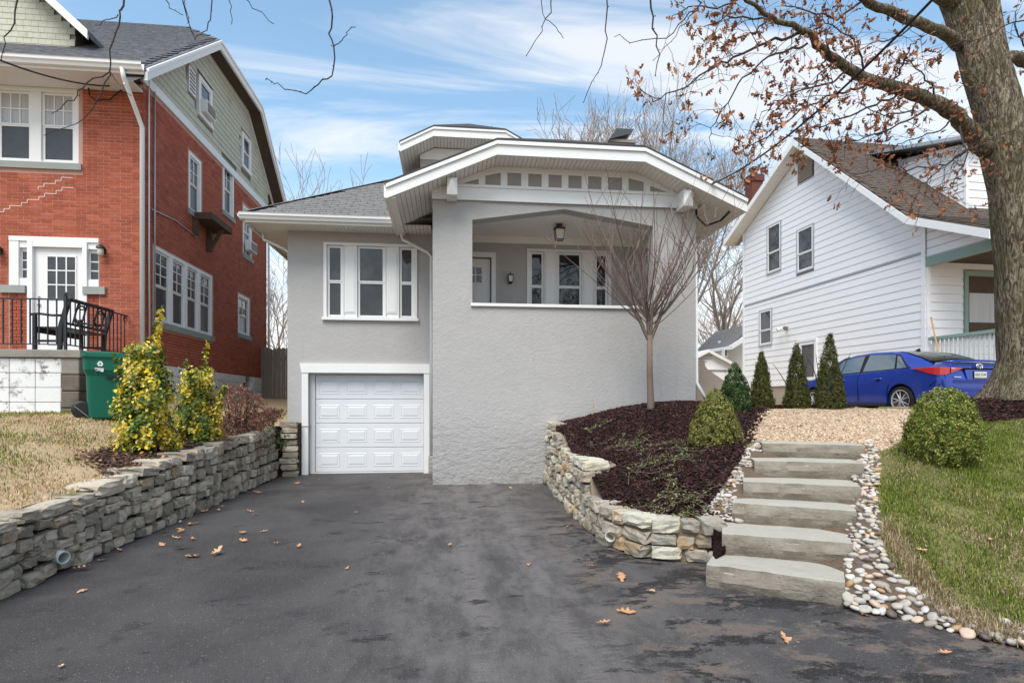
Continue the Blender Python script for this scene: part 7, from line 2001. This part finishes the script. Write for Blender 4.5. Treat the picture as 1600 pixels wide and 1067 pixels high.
euonymus(b, 'tall variegated yellow and green shrub in front of the green bin', [(-.15, 0, 1.42, -.01, 0, .10, .1), (.10, -.02, 1.5, .01, 0, .10, .3), (-.04, .05, 1.88, .02, 0, .07, .2), (.07, .0, 2.04, .055, 0, .045, 1.1), (-.28, .0, 1.0, -.10, 0, .05, 1.0), (.22, 0, 1.2, .03, 0, .08, .6)], 5, 330, .46, [(.74, 1.42, 260, -.03)])
b = Vector((*UD(303, 688, 9.2)[:2], 0)); b.z = zL1(b.x, b.y)
euonymus(b, 'smaller variegated shrub with bare lower stems beside the tall one', [(-.14, 0, 1.25, -.02, 0, .09, .15), (.17, 0, 1.0, .12, 0, .10, .6), (.05, 0, 1.62, .08, 0, .045, .5), (-.05, 0, 1.42, .03, 0, .07, .2), (.30, 0, .85, .18, 0, .09, .9)], 8, 220, .46, [(.72, 1.12, 120, .04)])
mb_root = None
b = Vector((*UD(412, 690, 11.3)[:2], 0)); b = Vector((LWX - .42, 11.45, 0)); b.z = zL1(b.x, b.y) - .02
bush('withered_shrub', b, 1.05, .92, 6000, 'withered brown leaved shrub spilling over the left wall end', [(.24, .105, .085), (.34, .17, .125), (.13, .06, .05), (.46, .28, .19), (.08, .09, .03)], [.33, .25, .2, .14, .08], dome, .30, .045, 9, 'shrub', 'dull_leaf', 1.2, .55, .6, 26)
P, N = shell(1300, dome, .3, 21, .5); c = Vector((LWX + .02, 11.85, .62)); P = P * np.array([[.34, .55, .50]]) + np.array(c)[None]
gv = thing('trailing_evergreen', tuple(c), 'dark green sprig hanging under the withered shrub over the wall', 'shrub'); foliage('crown', P, N, .035, [(.045, .07, .018), (.085, .115, .03), (.02, .03, .01), (.2, .1, .06)], [.4, .3, .2, .1], M['leaf'], gv, .9, .7)
MB().tube([c + Vector((-.35, 0, .38)), c + Vector((-.15, 0, .42)), c + Vector((0, 0, .25))], .012, 4).build('stems', M['twig'], gv)
# dry leaf heap between the shrubs
P, N = shell(900, dome, .3, 33, .5); c = Vector((*UD(322, 690, 9.5)[:2], 0)); c.z = zL1(c.x, c.y) - .02; P = P * np.array([[.45, .35, .36]]) + np.array(c)[None]
gv = thing('dead_perennial', tuple(c), 'tan dead perennial clump beside the smaller variegated shrub', 'plant'); foliage('crown', P, N, .055, [(.42, .25, .16), (.54, .36, .25), (.30, .16, .10)], None, M['dull_leaf'], gv, 1.2, .7)
MB().tube([c, c + Vector((.02, 0, .3))], .01, 4).build('stems', M['twig'], gv)
# trailing periwinkle in the mulch bed
for k, (px, py, n, w, lb) in enumerate(((935, 670, 5, .35, 'trailing periwinkle at the top stones near the porch wall'), (985, 700, 12, .75, 'long trailing periwinkle strands across the middle of the mulch bed'), (1010, 740, 12, .6, 'leafy periwinkle patch beside the upper stone tier'), (1062, 780, 12, .5, 'trailing periwinkle near the lowest stones of the curved wall'), (1040, 715, 7, .5, 'sparse periwinkle runners below the rounded boxwood'), (1075, 805, 6, .3, 'yellowing periwinkle at the wall end beside the pebbles'))):
    c = hitR(px, py); r = random.Random(60 + k); root = thing('periwinkle', tuple(c), lb, 'plant'); mb = MB(); P = []
    for j in range(n):
        a = r.uniform(-.9, 1.2) + (3.14 if r.random() < .3 else 0); q = Vector((c.x + r.gauss(0, w * .35), c.y + r.gauss(0, w * .35), 0)); pts = []
        for s in range(7):
            pts.append(Vector((q.x, q.y, zR1(q.x, q.y) + .03 + .02 * r.random()))); a += r.gauss(0, .35); q = q + Vector((math.cos(a), math.sin(a), 0)) * (w * .13)
        mb.tube(pts, .004, 3, cap=False)
        for p_ in pts[1:]:
            for m_ in range(4): P.append(tuple(p_ + Vector((r.gauss(0, .022), r.gauss(0, .022), r.uniform(0, .03)))))
    P = np.array(P); foliage('leaves', P, np.tile([[0, -.3, 1.0]], (len(P), 1)), .036, [(.17, .20, .06), (.10, .14, .035), (.30, .27, .12), (.07, .10, .04)], None, M['leaf'], root, .6, .7); tag(mb.build('runners', M['shoot'], root), kind='stuff')

# ---- young tree in front of the porch
r = random.Random(77)
tb = UD(1017, 640, 10.2); tb.z = zR1(tb.x, tb.y)
sap = thing('young_tree', tuple(tb), 'slender bare young tree with upright reddish shoots before the porch', 'tree')
fk = UD(1015, 524, 10.2)
MB().tube([tb + Vector((0, 0, -.05)), tb.lerp(fk, .05), tb.lerp(fk, .5) + Vector((-.01, 0, 0)), fk], [.085, .062, .052, .05], 10).build('trunk', M['bark_young'], sap, smooth=True)
mains = [((-.26, .0, .42), .035), ((-.03, .1, .5), .03), ((.04, -.05, .55), .035), ((.24, .02, .42), .034), ((.09, .12, .5), .028), ((-.09, -.08, .5), .028)]
sh = MB(); lim = MB()
for off, rad in mains:
    e = fk + Vector(off); pts = [fk - Vector((0, 0, .12)), fk.lerp(e, .45) + Vector((off[0] * .12, off[1] * .12, 0)), e]; lim.tube(pts, [rad, rad * .85, rad * .7], 6, cap=False)
    for k in range(11):
        s0 = fk.lerp(e, r.uniform(.3, 1)); a = math.atan2(off[1], off[0]) + r.gauss(0, .75); out = r.uniform(.08, .72); H = r.uniform(1.3, 2.9) * (1.06 - out * .35)
        d = Vector((math.cos(a) * out * 1.15, math.sin(a) * out, 1)); pts = wander(s0, d + Vector((math.cos(a) * .25, math.sin(a) * .25, -.2)), H, 8, r, .045, (-math.cos(a) * out * .04, -math.sin(a) * out * .04, .03))
        rad2 = r.uniform(.009, .015); sh.tube(pts, [max(.0035, rad2 * (1 - .1 * i)) for i in range(9)], 4, cap=False)
        for m_ in range(r.randint(2, 4)):
            i = r.randint(2, 7); a2 = r.uniform(0, 6.28); sh.tube(wander(pts[i], (math.cos(a2) * .55, math.sin(a2) * .55, 1), r.uniform(.3, .95), 4, r, .06), [.006, .005, .0042, .0035, .003], 3, cap=False)
lim.build('limbs', M['bark_young'], sap, smooth=True); tag(sh.build('shoots', M['shoot'], sap), kind='stuff')

# ---- big oak: traced stem and limbs at their own depth, twigs grown along them
OLEAF = [(0, 0, 0), (.12, .10, .02), (.22, .05, .0), (.34, .24, .06), (.45, .09, .01), (.60, .28, .05), (.70, .10, 0), (.86, .15, .04), (1, 0, .0), (.86, -.15, .04), (.70, -.10, 0), (.60, -.28, .05), (.45, -.09, .01), (.34, -.24, .06), (.22, -.05, 0), (.12, -.10, .02)]
def leaf_mesh(name, mat, curl, seed):
    r = random.Random(seed); me = bpy.data.meshes.new(name); v = [(x, y * (1 + r.uniform(-.2, .2)), z + curl * ((x - .5) ** 2 * 1.2 + y * y * 2.4) + r.gauss(0, .015)) for x, y, z in OLEAF]
    f = [(0, 1, 15), (1, 2, 14, 15), (2, 3, 4), (2, 4, 12, 14), (14, 12, 13), (4, 5, 6), (4, 6, 10, 12), (12, 10, 11), (6, 7, 8, 9, 10)]
    me.from_pydata(v, [], f); me.materials.append(mat); me.update(); return me
oak_lm = [leaf_mesh('leaf', M['oakleaf'], c, i) for i, c in enumerate((.9, -.7, 1.4, .4))]
r = random.Random(99)
ob = Vector((8.95, 8.07, zR1(8.95, 8.07) - .05)); od = 9.0
oak = thing('oak_tree', tuple(ob), 'large oak with rough trunk and clinging brown leaves at the right edge', 'tree')
def T(px, py, d=od): return UD(px, py, d)
def trunk_mesh(pts, rads, n=20, seed=1, lump=.05, flare=None):
    """trunk with furrowed cross-section"""
    rr = random.Random(seed); rows = []; fine = []
    for i in range(len(pts) - 1):
        for k in range(6): fine.append((pts[i].lerp(pts[i + 1], k / 6), rads[i] + (rads[i + 1] - rads[i]) * k / 6))
    fine.append((pts[-1], rads[-1])); ph = [rr.uniform(0, 6.28) for _ in range(6)]
    for i, (p, rad) in enumerate(fine):
        row = []
        for j in range(n + 1):
            a = 2 * math.pi * (j % n) / n; l = 1 + lump * (math.sin(3 * a + ph[0] + i * .1) * .6 + math.sin(5 * a + ph[1] - i * .15) * .5 + math.sin(9 * a + ph[2] + i * .3) * .25) + rr.gauss(0, .008)
            if flare and i < 7: l += flare * ((7 - i) / 7) ** 2.2 * (.6 + .5 * math.sin(5 * a + ph[3]))
            row.append(p + Vector((math.cos(a), math.sin(a), 0)) * rad * l)
        rows.append(row)
    return MB().grid(rows)
trunk_mesh([ob, T(1606, 560), T(1600, 420), T(1588, 300), T(1570, 225), T(1558, 170), T(1540, 115), T(1522, 60), T(1497, 0), T(1478, -60), T(1458, -140)], [.44, .37, .355, .345, .335, .315, .31, .27, .24, .22, .2], 26, 1, .05, .45).build('trunk', M['bark'], oak, smooth=True)
trunk_mesh([T(1560, 160), T(1562, 110), T(1555, 60), T(1548, 0), T(1543, -80)], [.17, .155, .135, .115, .10], 16, 2, .04).build('trunk_fork', M['bark'], oak, smooth=True)
def limb(pxs, rads, name='limb', n=10):
    pts = [T(*p) for p in pxs]
    sm = []
    for i in range(len(pts) - 1):
        for k in range(4): sm.append((pts[i].lerp(pts[i + 1], k / 4), rads[i] + (rads[i + 1] - rads[i]) * k / 4))
    sm.append((pts[-1], rads[-1])); q = [s[0] + Vector((r.gauss(0, .012), r.gauss(0, .012), r.gauss(0, .012))) for s in sm]
    MB().tube(q, [s[1] for s in sm], n, cap=True).build(name, M['bark'], oak, smooth=True); return q
L1 = limb([(1545, 232, 9), (1520, 212, 8.9), (1495, 180, 8.7), (1462, 160, 8.4), (1415, 142, 8.2), (1370, 128, 8.0), (1325, 108, 7.8), (1290, 82, 7.6), (1265, 55, 7.4), (1238, 40, 7.2), (1205, 28, 7.0), (1165, 0, 6.8), (1140, -30, 6.7)], [.17, .125, .11, .098, .086, .076, .066, .056, .044, .034, .028, .022, .018])
L2 = limb([(1500, 70, 9), (1470, 50, 8.7), (1432, 36, 8.3), (1395, 20, 8.0), (1350, 0, 7.7), (1300, -30, 7.4)], [.10, .08, .07, .062, .054, .042])
L3 = limb([(1565, 95, 9.1), (1585, 88, 9.2), (1612, 102, 9.3), (1650, 110, 9.4)], [.10, .085, .08, .07])
L4 = limb([(1500, 10, 9), (1465, -20, 8.8), (1420, -60, 8.6)], [.16, .14, .12])
twb = MB(); leaf_pts = []
def twig_run(pxs, rad, leaves=.8, n=3):
    pts = [T(*p) for p in pxs]; sm = []
    for i in range(len(pts) - 1):
        for k in range(4): sm.append(pts[i].lerp(pts[i + 1], k / 4) + Vector((r.gauss(0, .015), r.gauss(0, .015), r.gauss(0, .015))))
    sm.append(pts[-1]); m = len(sm); twb.tube(sm, [max(.003, rad * (1 - .75 * i / m)) for i in range(m)], 5, cap=False)
    for i in range(2, m):
        if r.random() < .75:
            d = (sm[i] - sm[i - 1]).normalized(); o = perp(d); o.rotate(Matrix.Rotation(r.uniform(0, 6.28), 3, d)); t = []
            grow(twb, sm[i], d * .6 + o, r.uniform(.22, .5), rad * .30, 1, r, .2, (0, 0, -.03), .8, n, t, 3, .6, .0024)
            for pp_, dep in t:
                if r.random() < leaves:
                    for _ in range(r.randint(1, 4)): leaf_pts.append(pp_[-1] + Vector((r.gauss(0, .04), r.gauss(0, .04), r.gauss(-.02, .04))))
    return sm
for pxs, rad, lv in ([([(1260, 52, 7.4), (1210, 62, 7.2), (1160, 82, 7.0), (1115, 105, 6.8), (1070, 135, 6.6), (1020, 160, 6.4)], .020, .55), ([(1262, 66, 7.4), (1225, 80, 7.2), (1190, 95, 7.0), (1155, 130, 6.9), (1120, 185, 6.8), (1108, 215, 6.8)], .016, .5), ([(1238, 40, 7.2), (1185, 30, 7.0), (1140, 25, 6.9), (1100, 42, 6.8)], .016, .55),
    ([(1370, 128, 8.0), (1340, 140, 7.8), (1300, 150, 7.6), (1250, 170, 7.4), (1200, 215, 7.3), (1150, 240, 7.2)], .018, .5), ([(1415, 142, 8.2), (1380, 160, 8.0), (1330, 180, 7.8), (1280, 198, 7.6), (1235, 205, 7.5)], .018, .75), ([(1462, 160, 8.4), (1430, 185, 8.2), (1395, 200, 8.0), (1350, 215, 7.8), (1300, 232, 7.6)], .018, .7), ([(1325, 108, 7.8), (1300, 130, 7.6), (1262, 140, 7.5), (1230, 150, 7.4), (1190, 175, 7.3)], .016, .75),
    ([(1350, 118, 7.9), (1345, 90, 7.8), (1330, 60, 7.6), (1300, 40, 7.5), (1270, 20, 7.4)], .016, .7), ([(1395, 130, 8.1), (1410, 100, 8.0), (1425, 70, 7.9), (1440, 60, 7.9)], .016, .8), ([(1462, 160, 8.4), (1455, 130, 8.2), (1430, 105, 8.0), (1400, 95, 7.8)], .016, .85), ([(1290, 82, 7.6), (1285, 110, 7.5), (1262, 150, 7.4), (1255, 190, 7.3)], .014, .7),
    ([(1350, 0, 7.7), (1310, 30, 7.5), (1260, 20, 7.3), (1220, 8, 7.2)], .016, .7), ([(1432, 36, 8.3), (1400, 60, 8.1), (1360, 70, 7.9), (1320, 90, 7.7)], .014, .7), ([(1540, 225, 8.5), (1500, 240, 8.1), (1470, 262, 7.8), (1440, 290, 7.6), (1420, 330, 7.5)], .014, .35), ([(1520, 230, 8.5), (1480, 255, 8.2), (1430, 265, 8.0), (1380, 262, 7.8), (1330, 275, 7.6)], .014, .3),
    ([(1500, 200, 8.4), (1510, 240, 8.1), (1495, 280, 8.0), (1480, 300, 8.0)], .012, .4), ([(1612, 102, 9.2), (1600, 70, 9.0), (1585, 40, 8.8), (1590, 15, 8.7)], .016, .9), ([(1650, 110, 9.2), (1615, 90, 9.0), (1595, 80, 8.8)], .014, .9), ([(1590, 200, 8.4), (1560, 215, 8.0), (1530, 225, 7.8), (1500, 232, 7.6)], .010, .3), ([(1700, 40, 7.5), (1600, 30, 7.3), (1530, 60, 7.2), (1480, 75, 7.1)], .012, .15),
    ([(1165, 0, 6.8), (1120, 12, 6.7), (1080, 10, 6.6), (1050, 25, 6.5)], .012, .5), ([(1205, 28, 7.0), (1180, 50, 6.9), (1150, 60, 6.8), (1120, 80, 6.7)], .012, .55), ([(1440, 152, 8.3), (1420, 175, 8.1), (1380, 182, 8.0), (1340, 160, 7.8)], .014, .85), ([(1300, 95, 7.6), (1290, 60, 7.5), (1310, 20, 7.4)], .012, .7), ([(1490, 180, 8.5), (1470, 205, 8.2), (1430, 215, 8.0), (1390, 235, 7.8)], .014, .7)]): twig_run(pxs, rad, lv)
tag(twb.build('twigs', M['twig'], oak), kind='stuff')
r.shuffle(leaf_pts); print('oak leaves', len(leaf_pts))
def leaf_rot(): return (r.gauss(.9, .6), r.gauss(.6, .7), r.uniform(0, 6.28))
leaf_pts.sort(key=lambda p: p.length)
for p in leaf_pts[:300]:
    s = r.uniform(.085, .14); put('leaf', r.choice(oak_lm), p, leaf_rot(), (s, s, s), oak)
V_, F_ = [], []
for p in leaf_pts[300:]:
    me = r.choice(oak_lm); s = r.uniform(.075, .13); Mx = Matrix.Translation(p) @ Euler(leaf_rot()).to_matrix().to_4x4() @ Matrix.Scale(s, 4); i = len(V_)
    V_ += [tuple(Mx @ v.co) for v in me.vertices]; F_ += [tuple(i + k for k in f.vertices) for f in me.polygons]
mb = MB(); mb.v, mb.f = V_, F_; tag(mb.build('leaves', M['oakleaf'], oak), kind='stuff')

# ---- bare trees behind the houses
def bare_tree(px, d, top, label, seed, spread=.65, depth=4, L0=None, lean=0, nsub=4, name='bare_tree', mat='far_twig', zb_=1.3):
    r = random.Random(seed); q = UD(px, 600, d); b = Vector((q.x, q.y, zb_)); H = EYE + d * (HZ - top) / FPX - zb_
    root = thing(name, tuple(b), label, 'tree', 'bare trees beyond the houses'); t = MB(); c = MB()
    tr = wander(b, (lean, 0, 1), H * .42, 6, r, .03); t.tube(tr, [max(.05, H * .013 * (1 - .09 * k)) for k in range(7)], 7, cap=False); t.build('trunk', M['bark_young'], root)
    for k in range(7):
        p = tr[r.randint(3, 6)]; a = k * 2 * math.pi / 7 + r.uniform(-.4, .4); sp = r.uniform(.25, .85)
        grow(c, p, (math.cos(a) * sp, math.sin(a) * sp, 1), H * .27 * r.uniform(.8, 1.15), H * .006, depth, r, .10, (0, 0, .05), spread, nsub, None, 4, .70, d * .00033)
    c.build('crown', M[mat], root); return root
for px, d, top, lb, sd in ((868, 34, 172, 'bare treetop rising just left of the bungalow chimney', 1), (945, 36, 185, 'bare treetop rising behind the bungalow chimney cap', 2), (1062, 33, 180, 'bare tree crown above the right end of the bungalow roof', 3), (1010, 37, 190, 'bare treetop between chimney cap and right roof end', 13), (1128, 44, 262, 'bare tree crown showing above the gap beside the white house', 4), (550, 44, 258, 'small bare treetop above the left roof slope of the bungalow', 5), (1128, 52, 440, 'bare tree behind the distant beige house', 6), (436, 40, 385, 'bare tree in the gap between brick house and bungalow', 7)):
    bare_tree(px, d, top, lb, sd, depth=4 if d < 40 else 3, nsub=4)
for k, (px, d, top, lb) in enumerate(((1140, 58, 360, 'bare tree with branches reaching into the gap above the white garage'),)):
    bare_tree(px, d, top, lb, 50 + k, .9, 3, nsub=3)
# ---- street tree behind the viewer whose hanging twigs enter the picture
st = thing('street_tree', (1.5, -4.5, 0), 'bare street tree whose dark twigs hang into the top of the picture', 'tree')
r = random.Random(5)
tr = wander((1.5, -4.5, -.05), (0, .05, 1), 5.2, 6, r, .03); MB().tube(tr, [.30, .25, .23, .21, .19, .17, .15], 10).build('trunk', M['bark'], st, smooth=True)
arms = MB(); cr_ = MB()
def reach(a, b, r0, r1): arms.tube([a, a.lerp(b, .35) + Vector((0, 0, .45)), a.lerp(b, .7) + Vector((0, 0, .35)), b], [r0, r0 * .8, (r0 + r1) / 2, r1], 6, cap=False)
def hang(pxs, d, rad=.012, side=2, src=None):
    pts = []
    for p in pxs: pts.append(UD(p[0], p[1], p[2] if len(p) > 2 else d))
    sm = []
    for i in range(len(pts) - 1):
        for k in range(3): sm.append(pts[i].lerp(pts[i + 1], k / 3) + Vector((r.gauss(0, .008), r.gauss(0, .008), r.gauss(0, .008))))
    sm.append(pts[-1]); m = len(sm); tw = MB(); tw.tube(sm, [max(.0028, rad * (1 - .7 * i / m)) for i in range(m)], 5, cap=False)
    for i in range(1, m):                                     # buds
        if r.random() < .6: tw.ball(sm[i] + Vector((r.gauss(0, .006), r.gauss(0, .006), 0)), rad * .65, 5, 4)
    tw.build('hanging_twig', M['twig'], st); return sm
tops = []
for pxs, d, rad in (([(514, -30), (514, 0), (516, 40), (521, 75), (519, 118), (497, 135), (475, 147), (450, 139), (430, 132), (417, 124)], 4.2, .010), ([(521, 74), (535, 62), (545, 50), (556, 43)], 4.2, .006), ([(194, -20), (192, 10), (186, 25), (178, 65), (172, 110), (135, 130), (120, 150), (100, 165), (80, 178)], 4.5, .011), ([(186, 24), (165, 32), (148, 40)], 4.5, .006), ([(172, 108), (160, 140), (145, 170), (120, 195), (68, 212)], 4.5, .008), ([(172, 112), (185, 130), (205, 150)], 4.5, .006),
    ([(30, -20), (22, 20), (10, 60), (2, 95)], 4.2, .010), ([(250, -10), (268, 14), (286, 24)], 4.6, .006), ([(284, -20), (290, 20), (297, 45), (305, 65)], 4.6, .008), ([(332, -20), (328, 30), (318, 50), (306, 62), (295, 40), (291, -10)], 4.6, .007), ([(358, -20), (360, 10), (362, 38)], 4.6, .006), ([(378, -10), (395, 14), (428, 38)], 4.4, .006),
    ([(866, -20), (858, 20), (845, 50), (822, 88)], 4.2, .007), ([(843, -15), (848, 18), (868, 45), (880, 60)], 4.4, .005), ([(952, -20), (948, 30), (943, 80), (935, 112), (912, 160)], 4.2, .008), ([(1018, -20), (1020, 30), (1026, 70), (1024, 118)], 4.0, .011), ([(1060, -20), (1095, 5), (1070, 30), (1040, 60), (985, 65), (960, 58)], 5.2, .010), ([(1095, 3), (1070, 35), (1050, 65), (1020, 95)], 5.2, .007)):
    s_ = hang(pxs, d, rad * .72); 
    if pxs[0][1] < 0: tops.append(s_[0])
for a_ in tops: reach(tr[-1 if a_.z > 4.4 else -2], a_, .03, .012)
arms.build('arching_limbs', M['twig'], st)
for k in range(9):
    a = k * .7; grow(cr_, tr[r.randint(3, 6)], (math.cos(a) * .9, math.sin(a) * .9 - .3, .8), 2.0, .06, 3, r, .12, (0, 0, .03), .7, 4, None, 5, .7, .004)
cr_.build('crown', M['twig'], st)

# ---------------------------------------------------------------- fallen leaves and litter on the asphalt
fl_m = [leaf_mesh('fallen_leaf', M['fallen'], c, 40 + i) for i, c in enumerate((.35, .6, -.35, .2))]
r = random.Random(31)
spots = [(112, 889, 1.5), (145, 856, 1), (165, 874, 1), (249, 848, 1), (268, 839, 1.1), (247, 831, 1), (300, 840, .9), (313, 869, 1.4), (330, 868, 1.2), (340, 866, .9), (272, 856, 1), (276, 832, .8), (275, 824, .8), (281, 817, .8), (298, 820, .9), (300, 818, .8), (312, 800, 1), (342, 796, .8), (344, 791, .7), (351, 789, .8), (385, 797, 1), (405, 803, .9), (395, 768, 1), (425, 760, .8), (384, 830, 1), (388, 845, .9), (420, 828, .8), (440, 848, 1), (465, 855, .9), (470, 754, .9), (478, 756, .8), (472, 781, .9), (500, 748, .8), (609, 761, .8), (648, 771, 1.1), (700, 852, .6), (795, 760, 1.1), (835, 756, .9), (826, 881, 1), (887, 821, .8), (932, 884, 1.1), (972, 906, 1.4), (962, 953, 1.1), (931, 973, 1), (1219, 989, 1.4), (1340, 957, 1.0), (1488, 1018, .9), (138, 918, .8), (205, 806, .8), (190, 860, .9), (232, 818, .9), (552, 800, .6), (1535, 990, 1.2), (440, 740, .9), (447, 738, .8), (1010, 920, .7), (90, 1043, .5), (545, 885, .5)]
for px, py, s in spots:
    p = UZ(px, py, .022); sz = .118 * s * r.uniform(.85, 1.2); o = bpy.data.objects.new('fallen_leaf', r.choice(fl_m)); COL.objects.link(o)
    o.location = p; o.rotation_euler = (r.gauss(0, .18), r.gauss(0, .18), r.uniform(0, 6.28)); o.scale = (sz, sz, sz); BASE[o.name] = p
    if px < 510 and py > 770 or px < 250: tag(o, 'dry oak leaf on the asphalt along the left stone wall', 'leaf', 'oak leaves on the drive along the left wall')
    elif py < 800: tag(o, 'dry oak leaf on the asphalt just before garage and porch wall', 'leaf', 'oak leaves on the drive by the garage')
    else: tag(o, 'dry oak leaf on the open asphalt in front of the curved wall and steps', 'leaf', 'oak leaves on the drive before the steps')
for px, py, lb in ((1000, 768, 'single oak leaf on the mulch beside the upper stone tier'), (1055, 772, 'single oak leaf on the mulch above the curved wall end')):
    p = hitR(px, py); p.z += .04; o = bpy.data.objects.new('mulch_leaf', r.choice(fl_m)); COL.objects.link(o); o.location = p; o.rotation_euler = (.5, .1, r.uniform(0, 6)); o.scale = (.13,) * 3; tag(o, lb, 'leaf')
p = UZ(746, 792, .012); q = UZ(786, 791, .012); tw = MB(); tw.tube([p, p.lerp(q, .3) + Vector((0, .03, .02)), p.lerp(q, .7) + Vector((0, -.02, .01)), q], .007, 5); tw.tube([p.lerp(q, .3) + Vector((0, .03, .02)), p.lerp(q, .25) + Vector((0, .16, .02))], .005, 4)
tag(tw.build('fallen_twig', M['bark_young']), 'small bare twig lying on the driveway before the porch wall', 'twig')
p = hitR(925, 650); tw = MB(); tw.tube([p, p + Vector((.05, 0, .18)), p + Vector((.02, 0, .32))], .008, 4); tw.tube([p + Vector((.05, 0, .18)), p + Vector((-.12, 0, .26))], .006, 4); tag(tw.build('broken_twig', M['wood_pole']), 'pale twig sticking out of the mulch near the porch wall', 'twig')
# small fallen debris on the lawns
for k, (px, py, lb) in enumerate(((1430, 868, 'brown leaf on the lawn low beside the pebbles'), (1552, 855, 'brown leaf lying in the middle of the right lawn'), (60, 700, 'dry leaf on the left lawn near the photo edge'))):
    p = hitR(px, py) if px > 500 else hitL(px, py); p.z += .05; o = bpy.data.objects.new('lawn_leaf', fl_m[k % 4]); COL.objects.link(o); o.location = p; o.rotation_euler = (.2, .1, k); o.scale = (.11,) * 3; tag(o, lb, 'leaf')
